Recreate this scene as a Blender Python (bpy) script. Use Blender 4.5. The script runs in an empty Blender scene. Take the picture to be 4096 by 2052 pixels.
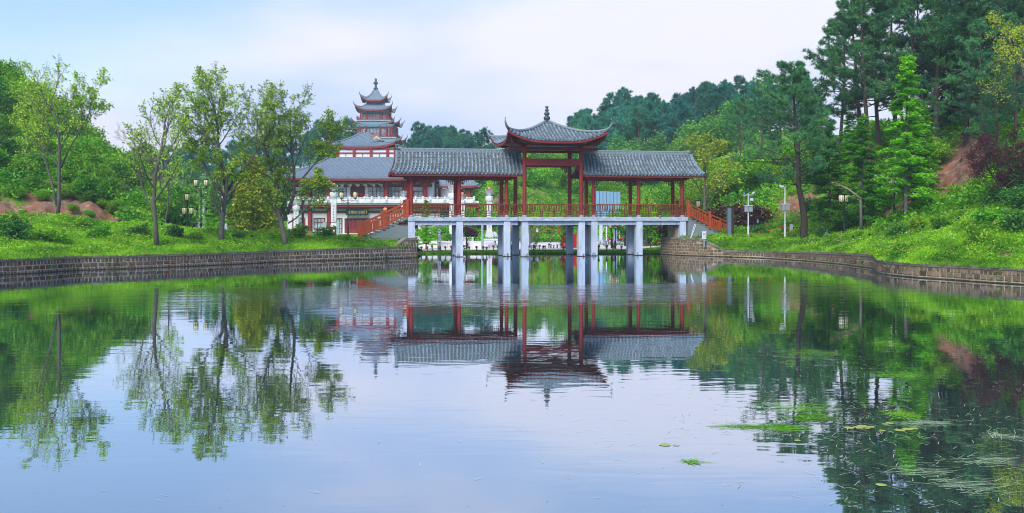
import bpy, math, random
import numpy as np
from mathutils import Vector, Matrix, noise as mnoise

random.seed(7)
RNG = np.random.default_rng(7)
SC = bpy.context.scene
COL = SC.collection
PI = math.pi
F = 4042.0          # focal length in photo pixels (4096 wide)
HZ = 865.0          # horizon row in the photo
CH = 3.47           # camera height above the pond

# ------------------------------------------------------------------ camera
cam = bpy.data.cameras.new('camera')
cam.sensor_width = 36.0
cam.lens = 36.0 * F / 4096.0
cam.shift_y = (HZ - 1026.0) / 4096.0
cam.clip_start = 0.1
cam.clip_end = 6000.0
camo = bpy.data.objects.new('camera', cam)
camo.location = (0, 0, CH)
camo.rotation_euler = (PI / 2, 0, 0)
COL.objects.link(camo)
SC.camera = camo

# ------------------------------------------------------------------ sky, sun, exposure
SUN_EL, SUN_AZ = math.radians(48), math.radians(200)   # azimuth from +Y clockwise: behind the camera, a little left
world = bpy.data.worlds.new('World')
SC.world = world
world.use_nodes = True
wt = world.node_tree
wt.nodes.clear()
def wn(t, **k):
    n = wt.nodes.new(t)
    for a, b in k.items():
        setattr(n, a, b)
    return n
wout = wn('ShaderNodeOutputWorld')
sky = wn('ShaderNodeTexSky', sky_type='NISHITA', sun_disc=False, sun_elevation=SUN_EL, sun_rotation=SUN_AZ)
sky.air_density = 1.0; sky.dust_density = 0.6; sky.ozone_density = 3.5
bg_sky = wn('ShaderNodeBackground'); bg_sky.inputs['Strength'].default_value = 0.068
wt.links.new(sky.outputs[0], bg_sky.inputs['Color'])
tc = wn('ShaderNodeTexCoord')
mp = wn('ShaderNodeMapping'); mp.inputs['Location'].default_value = (1.2, 0.0, 0.55); mp.inputs['Scale'].default_value = (1.0, 1.0, 3.2)
wt.links.new(tc.outputs['Generated'], mp.inputs[0])
n1 = wn('ShaderNodeTexNoise'); n1.inputs['Scale'].default_value = 1.5; n1.inputs['Detail'].default_value = 5; n1.inputs['Roughness'].default_value = 0.5; n1.inputs['Distortion'].default_value = 0.3
wt.links.new(mp.outputs[0], n1.inputs['Vector'])
sx = wn('ShaderNodeSeparateXYZ'); wt.links.new(tc.outputs['Generated'], sx.inputs[0])
ma = wn('ShaderNodeMath', operation='MULTIPLY_ADD'); ma.inputs[1].default_value = 0.75; wt.links.new(n1.outputs['Fac'], ma.inputs[0]); wt.links.new(sx.outputs['Z'], ma.inputs[2])
r1 = wn('ShaderNodeMapRange'); r1.interpolation_type = 'SMOOTHSTEP'
r1.inputs['From Min'].default_value = 0.38; r1.inputs['From Max'].default_value = 0.66; r1.inputs['To Min'].default_value = 1.0; r1.inputs['To Max'].default_value = 0.12
wt.links.new(ma.outputs[0], r1.inputs['Value'])
# cloud sheet: pale lavender, faint pink and blue bands
n2 = wn('ShaderNodeTexNoise'); n2.inputs['Scale'].default_value = 2.6; n2.inputs['Detail'].default_value = 4
wt.links.new(mp.outputs[0], n2.inputs['Vector'])
r2 = wn('ShaderNodeValToRGB')
r2.color_ramp.elements[0].position = 0.40; r2.color_ramp.elements[0].color = (0.60, 0.70, 0.99, 1)
r2.color_ramp.elements[1].position = 0.60; r2.color_ramp.elements[1].color = (0.89, 0.87, 1.0, 1)
wt.links.new(n2.outputs['Fac'], r2.inputs[0])
bg_cl = wn('ShaderNodeBackground'); bg_cl.inputs['Strength'].default_value = 0.385
wt.links.new(r2.outputs[0], bg_cl.inputs['Color'])
mx = wn('ShaderNodeMixShader')
wt.links.new(r1.outputs[0], mx.inputs[0]); wt.links.new(bg_sky.outputs[0], mx.inputs[1]); wt.links.new(bg_cl.outputs[0], mx.inputs[2])
wt.links.new(mx.outputs[0], wout.inputs['Surface'])

sun = bpy.data.lights.new('sun', 'SUN')
sun.energy = 1.5; sun.angle = math.radians(35); sun.color = (1.0, 0.95, 0.86)
suno = bpy.data.objects.new('sun', sun)
d = Vector((math.sin(SUN_AZ) * math.cos(SUN_EL), math.cos(SUN_AZ) * math.cos(SUN_EL), math.sin(SUN_EL)))
suno.rotation_euler = d.to_track_quat('Z', 'Y').to_euler()
suno.location = (0, 0, 60)
COL.objects.link(suno)

SC.view_settings.view_transform = 'Standard'
SC.view_settings.look = 'None'
SC.view_settings.gamma = 1.0
SC.view_settings.exposure = 1.57
SC.view_settings.use_curve_mapping = False
SC.cycles.filter_width = 1.05
SC.cycles.max_bounces = 6
SC.cycles.diffuse_bounces = 3
SC.cycles.glossy_bounces = 3
SC.cycles.transmission_bounces = 3
SC.cycles.volume_bounces = 0
SC.cycles.use_fast_gi = False
SC.cycles.caustics_reflective = False
SC.cycles.caustics_refractive = False

# ------------------------------------------------------------------ photo pixel <-> place
def wx(x, D): return (x - 2048.0) / F * D
def wz(y, D): return CH + (HZ - y) / F * D
def P(x, y, D): return (wx(x, D), D, wz(y, D))

# ------------------------------------------------------------------ mesh builder
class MB:
    def __init__(s):
        s.v = []; s.l = []; s.t = []; s.n = 0
    def add(s, verts, loops, totals):
        verts = np.asarray(verts, dtype=np.float32).reshape(-1, 3)
        s.v.append(verts); s.l.append(np.asarray(loops, dtype=np.int32).ravel() + s.n)
        s.t.append(np.asarray(totals, dtype=np.int32).ravel()); s.n += len(verts)
        return s
    def faces(s, verts, faces):
        return s.add(verts, [i for f in faces for i in f], [len(f) for f in faces])
    def quads(s, verts, q):
        q = np.asarray(q); return s.add(verts, q, np.full(len(q), 4))
    def tris(s, V):                       # (n,3,3)
        V = np.asarray(V); n = len(V); return s.add(V.reshape(-1, 3), np.arange(n * 3), np.full(n, 3))
    def quadsoup(s, V):                   # (n,4,3)
        V = np.asarray(V); n = len(V); return s.add(V.reshape(-1, 3), np.arange(n * 4), np.full(n, 4))
    def box(s, x0, x1, y0, y1, z0, z1):
        v = [(x0,y0,z0),(x1,y0,z0),(x1,y1,z0),(x0,y1,z0),(x0,y0,z1),(x1,y0,z1),(x1,y1,z1),(x0,y1,z1)]
        return s.faces(v, [(0,3,2,1),(4,5,6,7),(0,1,5,4),(1,2,6,5),(2,3,7,6),(3,0,4,7)])
    def cbox(s, c, d):
        return s.box(c[0]-d[0]/2, c[0]+d[0]/2, c[1]-d[1]/2, c[1]+d[1]/2, c[2]-d[2]/2, c[2]+d[2]/2)
    def bar(s, a, b, w, h, up=(0,0,1)):    # box beam between two points; w across, h along up
        a = np.array(a, float); b = np.array(b, float); dd = b - a; L = np.linalg.norm(dd); dd /= max(L, 1e-9)
        up = np.array(up, float); sd = np.cross(dd, up)
        if np.linalg.norm(sd) < 1e-4: sd = np.cross(dd, (1, 0, 0))
        sd /= np.linalg.norm(sd); u = np.cross(sd, dd)
        v = []
        for p in (a, b):
            for q, r in ((-1,-1),(1,-1),(1,1),(-1,1)):
                v.append(p + sd*q*w/2 + u*r*h/2)
        return s.faces(v, [(0,1,2,3),(7,6,5,4),(0,4,5,1),(1,5,6,2),(2,6,7,3),(3,7,4,0)])
    def tube(s, pts, rad, n=6, cap=True, phase=0.0):
        pts = np.asarray(pts, float); k = len(pts)
        rad = np.broadcast_to(np.asarray(rad, float), (k,))
        tg = np.gradient(pts, axis=0) if k > 2 else np.repeat((pts[1]-pts[0])[None], k, 0)
        tg /= np.maximum(np.linalg.norm(tg, axis=1, keepdims=True), 1e-9)
        ref = np.array((0,0,1.0)) if abs(tg[:,2]).mean() < 0.8 else np.array((1.0,0,0))
        a = np.cross(tg, ref); a /= np.maximum(np.linalg.norm(a, axis=1, keepdims=True), 1e-9)
        b = np.cross(tg, a)
        th = np.arange(n) * 2*PI/n + phase
        ring = pts[:,None] + rad[:,None,None]*(np.cos(th)[None,:,None]*a[:,None] + np.sin(th)[None,:,None]*b[:,None])
        q = []
        for i in range(k-1):
            for j in range(n):
                q.append((i*n+j, (i+1)*n+j, (i+1)*n+(j+1)%n, i*n+(j+1)%n))
        fs = q
        if cap: fs = fs + [tuple(range(n)), tuple((k-1)*n + j for j in range(n-1, -1, -1))]
        return s.faces(ring.reshape(-1,3), fs)
    def lathe(s, prof, n=12, c=(0,0,0), ph=0.0):    # prof: (r,z) from bottom to top
        k = len(prof); v = []
        for r, z in prof:
            for j in range(n):
                t = j*2*PI/n + ph; v.append((c[0]+r*math.cos(t), c[1]+r*math.sin(t), c[2]+z))
        fs = [(i*n+j, i*n+(j+1)%n, (i+1)*n+(j+1)%n, (i+1)*n+j) for i in range(k-1) for j in range(n)]
        fs += [tuple(range(n-1,-1,-1)), tuple((k-1)*n+j for j in range(n))]
        return s.faces(v, fs)
    def sphere(s, c, r, n=8, m=6):
        if not hasattr(r, '__len__'): r = (r, r, r)
        pr = [(math.sin(PI*i/m), -math.cos(PI*i/m)) for i in range(1, m)]
        v = [(c[0], c[1], c[2]-r[2])]
        for a, z in pr:
            for j in range(n): v.append((c[0]+r[0]*a*math.cos(2*PI*j/n), c[1]+r[1]*a*math.sin(2*PI*j/n), c[2]+r[2]*z))
        v.append((c[0], c[1], c[2]+r[2])); k = len(pr); fs = []
        for j in range(n): fs.append((0, 1+(j+1)%n, 1+j))
        for i in range(k-1):
            for j in range(n): fs.append((1+i*n+j, 1+i*n+(j+1)%n, 1+(i+1)*n+(j+1)%n, 1+(i+1)*n+j))
        for j in range(n): fs.append((1+(k-1)*n+j, 1+(k-1)*n+(j+1)%n, len(v)-1))
        return s.faces(v, fs)
    def extr(s, prof, y0, y1):             # polygon in xz, extruded along y
        n = len(prof)
        v = [(p[0], y0, p[1]) for p in prof] + [(p[0], y1, p[1]) for p in prof]
        fs = [tuple(range(n)), tuple(range(2*n-1, n-1, -1))] + [(i, i+n, (i+1)%n+n, (i+1)%n) for i in range(n)]
        return s.faces(v, fs)
    def grid(s, V):                        # V (a,b,3)
        V = np.asarray(V); a, b = V.shape[:2]
        i, j = np.meshgrid(np.arange(a-1), np.arange(b-1), indexing='ij'); i = i.ravel(); j = j.ravel()
        q = np.stack([i*b+j, (i+1)*b+j, (i+1)*b+j+1, i*b+j+1], 1)
        return s.quads(V.reshape(-1,3), q)
    def mesh(s, name, mat, smooth=False):
        me = bpy.data.meshes.new(name)
        v = np.concatenate(s.v) if s.v else np.zeros((0,3), np.float32)
        l = np.concatenate(s.l); t = np.concatenate(s.t)
        me.vertices.add(len(v)); me.vertices.foreach_set('co', v.ravel())
        me.loops.add(len(l)); me.loops.foreach_set('vertex_index', l)
        me.polygons.add(len(t))
        st = np.zeros(len(t), np.int32); st[1:] = np.cumsum(t)[:-1]
        me.polygons.foreach_set('loop_start', st); me.polygons.foreach_set('loop_total', t)
        me.polygons.foreach_set('use_smooth', np.ones(len(t), bool))
        me.update(calc_edges=True)
        if not smooth and len(t) < 60000: me.set_sharp_from_angle(angle=math.radians(38))
        if mat: me.materials.append(mat)
        return me

def link(name, data, parent=None, loc=(0,0,0), rot=(0,0,0), scale=(1,1,1), kind=None, label=None):
    o = bpy.data.objects.new(name, data)
    COL.objects.link(o)
    o.location = loc; o.rotation_euler = rot; o.scale = scale
    if parent: o.parent = parent
    if kind: o['kind'] = kind
    if label: o['label'] = label
    return o
def part(name, mb, mat, parent, smooth=False, **k):
    return link(name, mb.mesh(name, mat, smooth), parent, **k)
def tag(o, label, cat, group=None):
    o['label'] = label; o['category'] = cat
    if group: o['group'] = group
    return o
def thing(name, label, cat, loc=(0,0,0), rz=0.0, group=None, scale=(1,1,1)):
    return tag(link(name, None, None, loc, (0,0,rz), scale), label, cat, group)
def solo(name, mb, mat, label, cat, group=None, smooth=False, **k):
    return tag(link(name, mb.mesh(name, mat, smooth), None, **k), label, cat, group)
def dup(root, loc, rz=0.0, scale=(1,1,1), label=None, group=None):
    r = root.copy(); COL.objects.link(r); r.location = loc; r.rotation_euler = (0,0,rz); r.scale = scale
    if label: r['label'] = label
    if group: r['group'] = group
    for ch in root.children:
        c = ch.copy(); COL.objects.link(c); c.parent = r
        for g in ch.children:
            e = g.copy(); COL.objects.link(e); e.parent = c
    return r

# ------------------------------------------------------------------ materials
def newmat(name):
    m = bpy.data.materials.new(name); m.use_nodes = True
    nt = m.node_tree; nt.nodes.clear()
    return m, nt, nt.nodes, nt.links
def surf(name, col, rough=0.7, col2=None, scale=3.0, bump=0.0, bscale=30.0, spec=0.3, rnd=0.0, thr=(0.35,0.65), metal=0.0, stretch=(1,1,1), detail=5, dirt=None, dscale=1.2, damt=0.5, world=False):
    m, nt, N, L = newmat(name)
    out = N.new('ShaderNodeOutputMaterial'); p = N.new('ShaderNodeBsdfPrincipled')
    p.inputs['Roughness'].default_value = rough; p.inputs['Specular IOR Level'].default_value = spec; p.inputs['Metallic'].default_value = metal
    L.new(p.outputs[0], out.inputs[0])
    t = N.new('ShaderNodeTexCoord'); mpn = N.new('ShaderNodeMapping'); mpn.inputs['Scale'].default_value = stretch
    if world:
        g = N.new('ShaderNodeNewGeometry'); L.new(g.outputs['Position'], mpn.inputs[0])
    else: L.new(t.outputs['Object'], mpn.inputs[0])
    if rnd:
        oi = N.new('ShaderNodeObjectInfo'); add = N.new('ShaderNodeVectorMath'); add.operation = 'ADD'
        sc = N.new('ShaderNodeVectorMath'); sc.operation = 'SCALE'; sc.inputs['Scale'].default_value = 50
        cmb = N.new('ShaderNodeCombineXYZ')
        for k in range(3): L.new(oi.outputs['Random'], cmb.inputs[k])
        L.new(cmb.outputs[0], sc.inputs[0]); L.new(mpn.outputs[0], add.inputs[0]); L.new(sc.outputs[0], add.inputs[1]); vec = add.outputs[0]
    else: vec = mpn.outputs[0]
    colout = None
    rgb = N.new('ShaderNodeRGB'); rgb.outputs[0].default_value = (*col, 1); colout = rgb.outputs[0]
    if col2:
        nz = N.new('ShaderNodeTexNoise'); nz.inputs['Scale'].default_value = scale; nz.inputs['Detail'].default_value = detail; nz.inputs['Roughness'].default_value = 0.62
        L.new(vec, nz.inputs['Vector'])
        mr = N.new('ShaderNodeMapRange'); mr.inputs['From Min'].default_value = thr[0]; mr.inputs['From Max'].default_value = thr[1]
        L.new(nz.outputs['Fac'], mr.inputs['Value'])
        mix = N.new('ShaderNodeMix'); mix.data_type = 'RGBA'; mix.inputs[6].default_value = (*col, 1); mix.inputs[7].default_value = (*col2, 1)
        L.new(mr.outputs[0], mix.inputs[0]); colout = mix.outputs[2]
    if dirt:
        nz = N.new('ShaderNodeTexNoise'); nz.inputs['Scale'].default_value = dscale; nz.inputs['Detail'].default_value = 7; nz.inputs['Roughness'].default_value = 0.7
        ad = N.new('ShaderNodeVectorMath'); ad.operation = 'ADD'; ad.inputs[1].default_value = (13.3, 7.1, 3.7)
        L.new(vec, ad.inputs[0]); L.new(ad.outputs[0], nz.inputs['Vector'])
        mr = N.new('ShaderNodeMapRange'); mr.inputs['From Min'].default_value = 0.5; mr.inputs['From Max'].default_value = 0.68; mr.inputs['To Max'].default_value = damt
        L.new(nz.outputs['Fac'], mr.inputs['Value'])
        mix = N.new('ShaderNodeMix'); mix.data_type = 'RGBA'; mix.inputs[7].default_value = (*dirt, 1)
        L.new(mr.outputs[0], mix.inputs[0]); L.new(colout, mix.inputs[6]); colout = mix.outputs[2]
    if rnd:
        hs = N.new('ShaderNodeHueSaturation'); mr = N.new('ShaderNodeMapRange'); mr.inputs['To Min'].default_value = 1-rnd; mr.inputs['To Max'].default_value = 1+rnd
        L.new(oi.outputs['Random'], mr.inputs['Value']); L.new(mr.outputs[0], hs.inputs['Value']); L.new(colout, hs.inputs['Color']); colout = hs.outputs[0]
    L.new(colout, p.inputs['Base Color'])
    if bump:
        nb = N.new('ShaderNodeTexNoise'); nb.inputs['Scale'].default_value = bscale; nb.inputs['Detail'].default_value = 4; L.new(vec, nb.inputs['Vector'])
        b = N.new('ShaderNodeBump'); b.inputs['Strength'].default_value = bump; b.inputs['Distance'].default_value = 0.03
        L.new(nb.outputs['Fac'], b.inputs['Height']); L.new(b.outputs[0], p.inputs['Normal'])
    return m
def leafmat(name, a, b, tr=0.35, c=None, hue=0.0, vmin=0.75, vmax=1.25, nscale=0.35, gloss=0.012):
    """leaf colour runs from a to b leaf by leaf and clump by clump; some leaves may be colour c"""
    m, nt, N, L = newmat(name)
    out = N.new('ShaderNodeOutputMaterial')
    g = N.new('ShaderNodeNewGeometry'); oi = N.new('ShaderNodeObjectInfo')
    t = N.new('ShaderNodeTexCoord'); nz = N.new('ShaderNodeTexNoise'); nz.inputs['Scale'].default_value = nscale; nz.inputs['Detail'].default_value = 2
    L.new(g.outputs['Position'], nz.inputs['Vector'])
    m1 = N.new('ShaderNodeMath'); m1.operation = 'MULTIPLY_ADD'; m1.inputs[1].default_value = 0.55; m1.inputs[2].default_value = -0.28
    L.new(g.outputs['Random Per Island'], m1.inputs[0])
    mr = N.new('ShaderNodeMapRange'); mr.inputs['From Min'].default_value = 0.35; mr.inputs['From Max'].default_value = 0.65; L.new(nz.outputs['Fac'], mr.inputs['Value'])
    m2 = N.new('ShaderNodeMath'); m2.operation = 'ADD'; m2.use_clamp = True; L.new(m1.outputs[0], m2.inputs[0]); L.new(mr.outputs[0], m2.inputs[1])
    mix = N.new('ShaderNodeMix'); mix.data_type = 'RGBA'; mix.inputs[6].default_value = (*a, 1); mix.inputs[7].default_value = (*b, 1); L.new(m2.outputs[0], mix.inputs[0])
    colout = mix.outputs[2]
    if c:
        gt = N.new('ShaderNodeMath'); gt.operation = 'GREATER_THAN'; gt.inputs[1].default_value = 0.88; L.new(g.outputs['Random Per Island'], gt.inputs[0])
        mc = N.new('ShaderNodeMix'); mc.data_type = 'RGBA'; mc.inputs[7].default_value = (*c, 1); L.new(colout, mc.inputs[6]); L.new(gt.outputs[0], mc.inputs[0]); colout = mc.outputs[2]
    hs = N.new('ShaderNodeHueSaturation'); vr = N.new('ShaderNodeMapRange'); vr.inputs['To Min'].default_value = vmin; vr.inputs['To Max'].default_value = vmax
    L.new(oi.outputs['Random'], vr.inputs['Value']); L.new(vr.outputs[0], hs.inputs['Value']); L.new(colout, hs.inputs['Color'])
    if hue:
        hr = N.new('ShaderNodeMapRange'); hr.inputs['To Min'].default_value = 0.5-hue; hr.inputs['To Max'].default_value = 0.5+hue
        ml = N.new('ShaderNodeMath'); ml.operation = 'MULTIPLY'; ml.inputs[1].default_value = 7.31; fr = N.new('ShaderNodeMath'); fr.operation = 'FRACT'
        L.new(oi.outputs['Random'], ml.inputs[0]); L.new(ml.outputs[0], fr.inputs[0]); L.new(fr.outputs[0], hr.inputs['Value']); L.new(hr.outputs[0], hs.inputs['Hue'])
    df = N.new('ShaderNodeBsdfDiffuse'); tl = N.new('ShaderNodeBsdfTranslucent'); gl = N.new('ShaderNodeBsdfGlossy'); gl.inputs['Roughness'].default_value = 0.45; gl.inputs['Color'].default_value = (0.8,0.85,0.9,1)
    L.new(hs.outputs[0], df.inputs[0]); L.new(hs.outputs[0], tl.inputs[0])
    ms = N.new('ShaderNodeMixShader'); ms.inputs[0].default_value = tr; L.new(df.outputs[0], ms.inputs[1]); L.new(tl.outputs[0], ms.inputs[2])
    ms2 = N.new('ShaderNodeMixShader'); ms2.inputs[0].default_value = gloss; L.new(ms.outputs[0], ms2.inputs[1]); L.new(gl.outputs[0], ms2.inputs[2])
    L.new(ms2.outputs[0], out.inputs[0])
    return m

M = {}
M['red'] = surf('red_paint', (0.30,0.030,0.030), 0.55, (0.24,0.022,0.024), 2.5, rnd=0.06, dirt=(0.16,0.05,0.045), dscale=3, damt=0.4)
M['redbeam'] = surf('red_beam_paint', (0.27,0.028,0.030), 0.6, (0.20,0.020,0.024), 2.0, dirt=(0.30,0.16,0.14), dscale=5, damt=0.35)
M['maroon'] = surf('maroon_paint', (0.13,0.012,0.022), 0.6)
M['rail'] = surf('brown_rail_wood', (0.27,0.085,0.020), 0.5, (0.16,0.045,0.014), 5, stretch=(1,1,4), rnd=0.15)
M['stairrail'] = surf('orange_rail_wood', (0.42,0.078,0.020), 0.5, (0.33,0.055,0.016), 4, rnd=0.08)
M['concrete'] = surf('cool_cast_concrete', (0.58,0.67,0.84), 0.8, (0.47,0.56,0.71), 1.5, bump=0.15, bscale=12, dirt=(0.25,0.30,0.34), dscale=1.6, damt=0.5, stretch=(2.2,2.2,.45))  # cool cast of the light put into the base colour; streaks are dirt
M['slab'] = surf('weathered_slab', (0.50,0.59,0.74), 0.8, (0.29,0.37,0.47), 1.8, bump=0.2, bscale=9, dirt=(0.62,0.66,0.74), dscale=2.4, damt=0.9, stretch=(1,1,3))
M['granite'] = surf('grey_granite', (0.155,0.20,0.22), 0.6, (0.235,0.28,0.30), 18, bump=0.1, dirt=(0.30,0.35,0.35), dscale=1.5, damt=0.4, rnd=0.08)
M['colbase'] = surf('column_base_stone', (0.30,0.36,0.43), 0.7, (0.20,0.26,0.32), 6)
M['tile'] = surf('grey_roof_tile', (0.19,0.27,0.35), 0.55, (0.13,0.19,0.25), 5, bump=0.3, bscale=20, rnd=0.34, dirt=(0.23,0.26,0.24), dscale=6, damt=0.6, spec=0.4)
M['tilestuff'] = surf('grey_roof_tile_run', (0.18,0.25,0.32), 0.55, (0.12,0.175,0.23), 2.5, bump=0.3, bscale=20, dirt=(0.24,0.27,0.25), dscale=5, damt=0.5, spec=0.4)
M['pan'] = surf('dark_pan_tile', (0.050,0.064,0.070), 0.8, (0.105,0.125,0.125), 5, bump=0.5, bscale=15, dirt=(0.34,0.35,0.33), dscale=9, damt=0.7, thr=(0.4,0.6))  # darker than the barrel tiles, with pale blotches
M['ridge'] = surf('ridge_tile', (0.13,0.185,0.225), 0.6, (0.20,0.26,0.30), 3, dirt=(0.38,0.42,0.44), dscale=4, damt=0.5, stretch=(3,3,1))
M['capjoint'] = surf('ridge_mortar', (0.30,0.34,0.36), 0.8)
M['finial'] = surf('dark_glazed_finial', (0.045,0.06,0.075), 0.4, (0.08,0.10,0.12), 5)
M['soffit'] = surf('pale_soffit', (0.33,0.36,0.40), 0.8)
M['farroof'] = surf('far_roof_tile', (0.115,0.17,0.24), 0.6, (0.17,0.23,0.30), 1.2, dirt=(0.26,0.30,0.32), dscale=2, damt=0.5)
M['farrib'] = surf('far_roof_rib', (0.27,0.34,0.43), 0.6, (0.17,0.23,0.31), 2.5, dirt=(0.10,0.13,0.17), dscale=4, damt=0.6)
M['white'] = surf('white_wall', (0.78,0.79,0.84), 0.85, (0.68,0.70,0.76), 0.8)
M['whitestone'] = surf('white_stone', (0.74,0.75,0.78), 0.7, (0.60,0.62,0.67), 2.5, dirt=(0.42,0.44,0.47), dscale=2.5, damt=0.4, rnd=0.05)
M['glass'] = surf('window_glass', (0.20,0.32,0.34), 0.15, (0.42,0.55,0.56), 0.9, spec=0.6, thr=(0.4,0.55))
M['frame'] = surf('red_window_frame', (0.17,0.022,0.025), 0.6)
M['door'] = surf('red_wood_door', (0.26,0.030,0.020), 0.5, (0.18,0.02,0.016), 3)
M['blacksign'] = surf('dark_sign_board', (0.008,0.028,0.040), 0.35)
M['gold'] = surf('gold_lettering', (0.62,0.42,0.07), 0.4)
M['stone'] = surf('brown_wall_stone', (0.105,0.072,0.052), 0.9, (0.20,0.145,0.105), 6, bump=0.9, bscale=22, rnd=0.42, dirt=(0.030,0.026,0.022), dscale=4, damt=0.85)
M['stonered'] = surf('reddish_wall_stone', (0.17,0.070,0.045), 0.9, (0.10,0.045,0.032), 6, bump=0.8, bscale=22, rnd=0.35, dirt=(0.035,0.028,0.024), dscale=4, damt=0.6)
M['stonetan'] = surf('tan_wall_stone', (0.30,0.225,0.15), 0.9, (0.19,0.14,0.095), 6, bump=0.8, bscale=22, rnd=0.35, dirt=(0.05,0.04,0.03), dscale=4, damt=0.6)
M['mortar'] = surf('pale_mortar', (0.52,0.49,0.45), 0.95, (0.34,0.31,0.26), 2.6, bump=0.6, bscale=14, dirt=(0.11,0.10,0.075), dscale=1.1, damt=0.85, world=True)
M['mortartan'] = surf('tan_mortar', (0.52,0.45,0.33), 0.95, (0.34,0.27,0.17), 2.2, bump=0.6, bscale=14, dirt=(0.13,0.10,0.06), dscale=1.6, damt=0.6, world=True)
M['coping'] = surf('stained_coping', (0.19,0.175,0.135), 0.95, (0.29,0.27,0.215), 3, bump=0.6, bscale=9, dirt=(0.055,0.062,0.03), dscale=2, damt=0.8, world=True)
M['black'] = surf('black_metal', (0.012,0.016,0.020), 0.4)
M['darkbrown'] = surf('dark_brown_metal', (0.035,0.020,0.022), 0.5)
M['lamp'] = surf('lantern_shade', (0.72,0.66,0.42), 0.5)
M['orange'] = surf('orange_globe', (0.80,0.26,0.12), 0.35)
M['whitemetal'] = surf('white_metal', (0.70,0.74,0.80), 0.4)
M['greymetal'] = surf('grey_metal', (0.30,0.36,0.42), 0.45)
M['steelblue'] = surf('blue_grey_steel', (0.12,0.17,0.22), 0.5)
M['palegreen'] = surf('pale_green_post', (0.32,0.42,0.40), 0.8)
M['bluepanel'] = surf('blue_screen_panel', (0.17,0.33,0.50), 0.5, (0.21,0.38,0.56), 0.6)
M['paving'] = surf('pale_paving', (0.70,0.68,0.68), 0.8, (0.58,0.56,0.57), 0.5, world=True)
M['planks'] = surf('brown_planks', (0.10,0.028,0.020), 0.6)
M['crimson'] = surf('crimson_paint', (0.50,0.010,0.025), 0.5)
M['blueprint'] = surf('blue_print', (0.04,0.20,0.62), 0.5)
M['bark'] = surf('grey_bark', (0.090,0.085,0.072), 0.95, (0.16,0.155,0.135), 7, bump=0.9, bscale=25, stretch=(2,2,0.5))
M['barkdark'] = surf('dark_bark', (0.035,0.028,0.024), 0.95, (0.075,0.058,0.048), 7, bump=0.9, bscale=22, stretch=(2,2,0.5))
M['barkpine'] = surf('pine_bark', (0.085,0.058,0.050), 0.95, (0.14,0.10,0.085), 6, bump=0.9, bscale=20, stretch=(2,2,0.5))
M['deadwood'] = surf('dead_wood', (0.36,0.29,0.22), 0.9, (0.22,0.17,0.13), 8)
# ------------------------------------------------------------------ shoreline and land heights
LW = [(-700,48.5,.96),(-350,54.5,.96),(0,59.7,.96),(147,61.6,.96),(300,64.6,.95),(524,66.8,.94),(769,70.1,.92),(894,72.1,.90),(1117,76.4,.93),(1366,79.7,.97),(1521,82.0,1.0),(1580,83.0,1.02),(1622,83.8,1.66),(1668,84.5,1.67)]
RW = [(2643,92.3,1.57),(2722,89.3,1.58),(2792,88.0,1.56),(2850,87.0,1.05),(2900,86.2,.60),(3054,83.5,.62),(3211,78.8,.75),(3369,73.0,.86),(3494,67.4,.94),(3507,64.0,.92),(3511,61.5,.88),(3560,59.4,.84),(3665,57.0,.82),(3804,55.1,.84),(3943,52.9,.86),(4096,51.2,.87),(4420,46.5,.87),(4900,41.0,.87)]
shx = [p[0] for p in LW] + [1672, 2640] + [p[0] for p in RW]
shd = [p[1] for p in LW] + [93.6, 93.2] + [p[1] for p in RW]
def shore(x): return np.interp(x, shx, shd)
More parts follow.
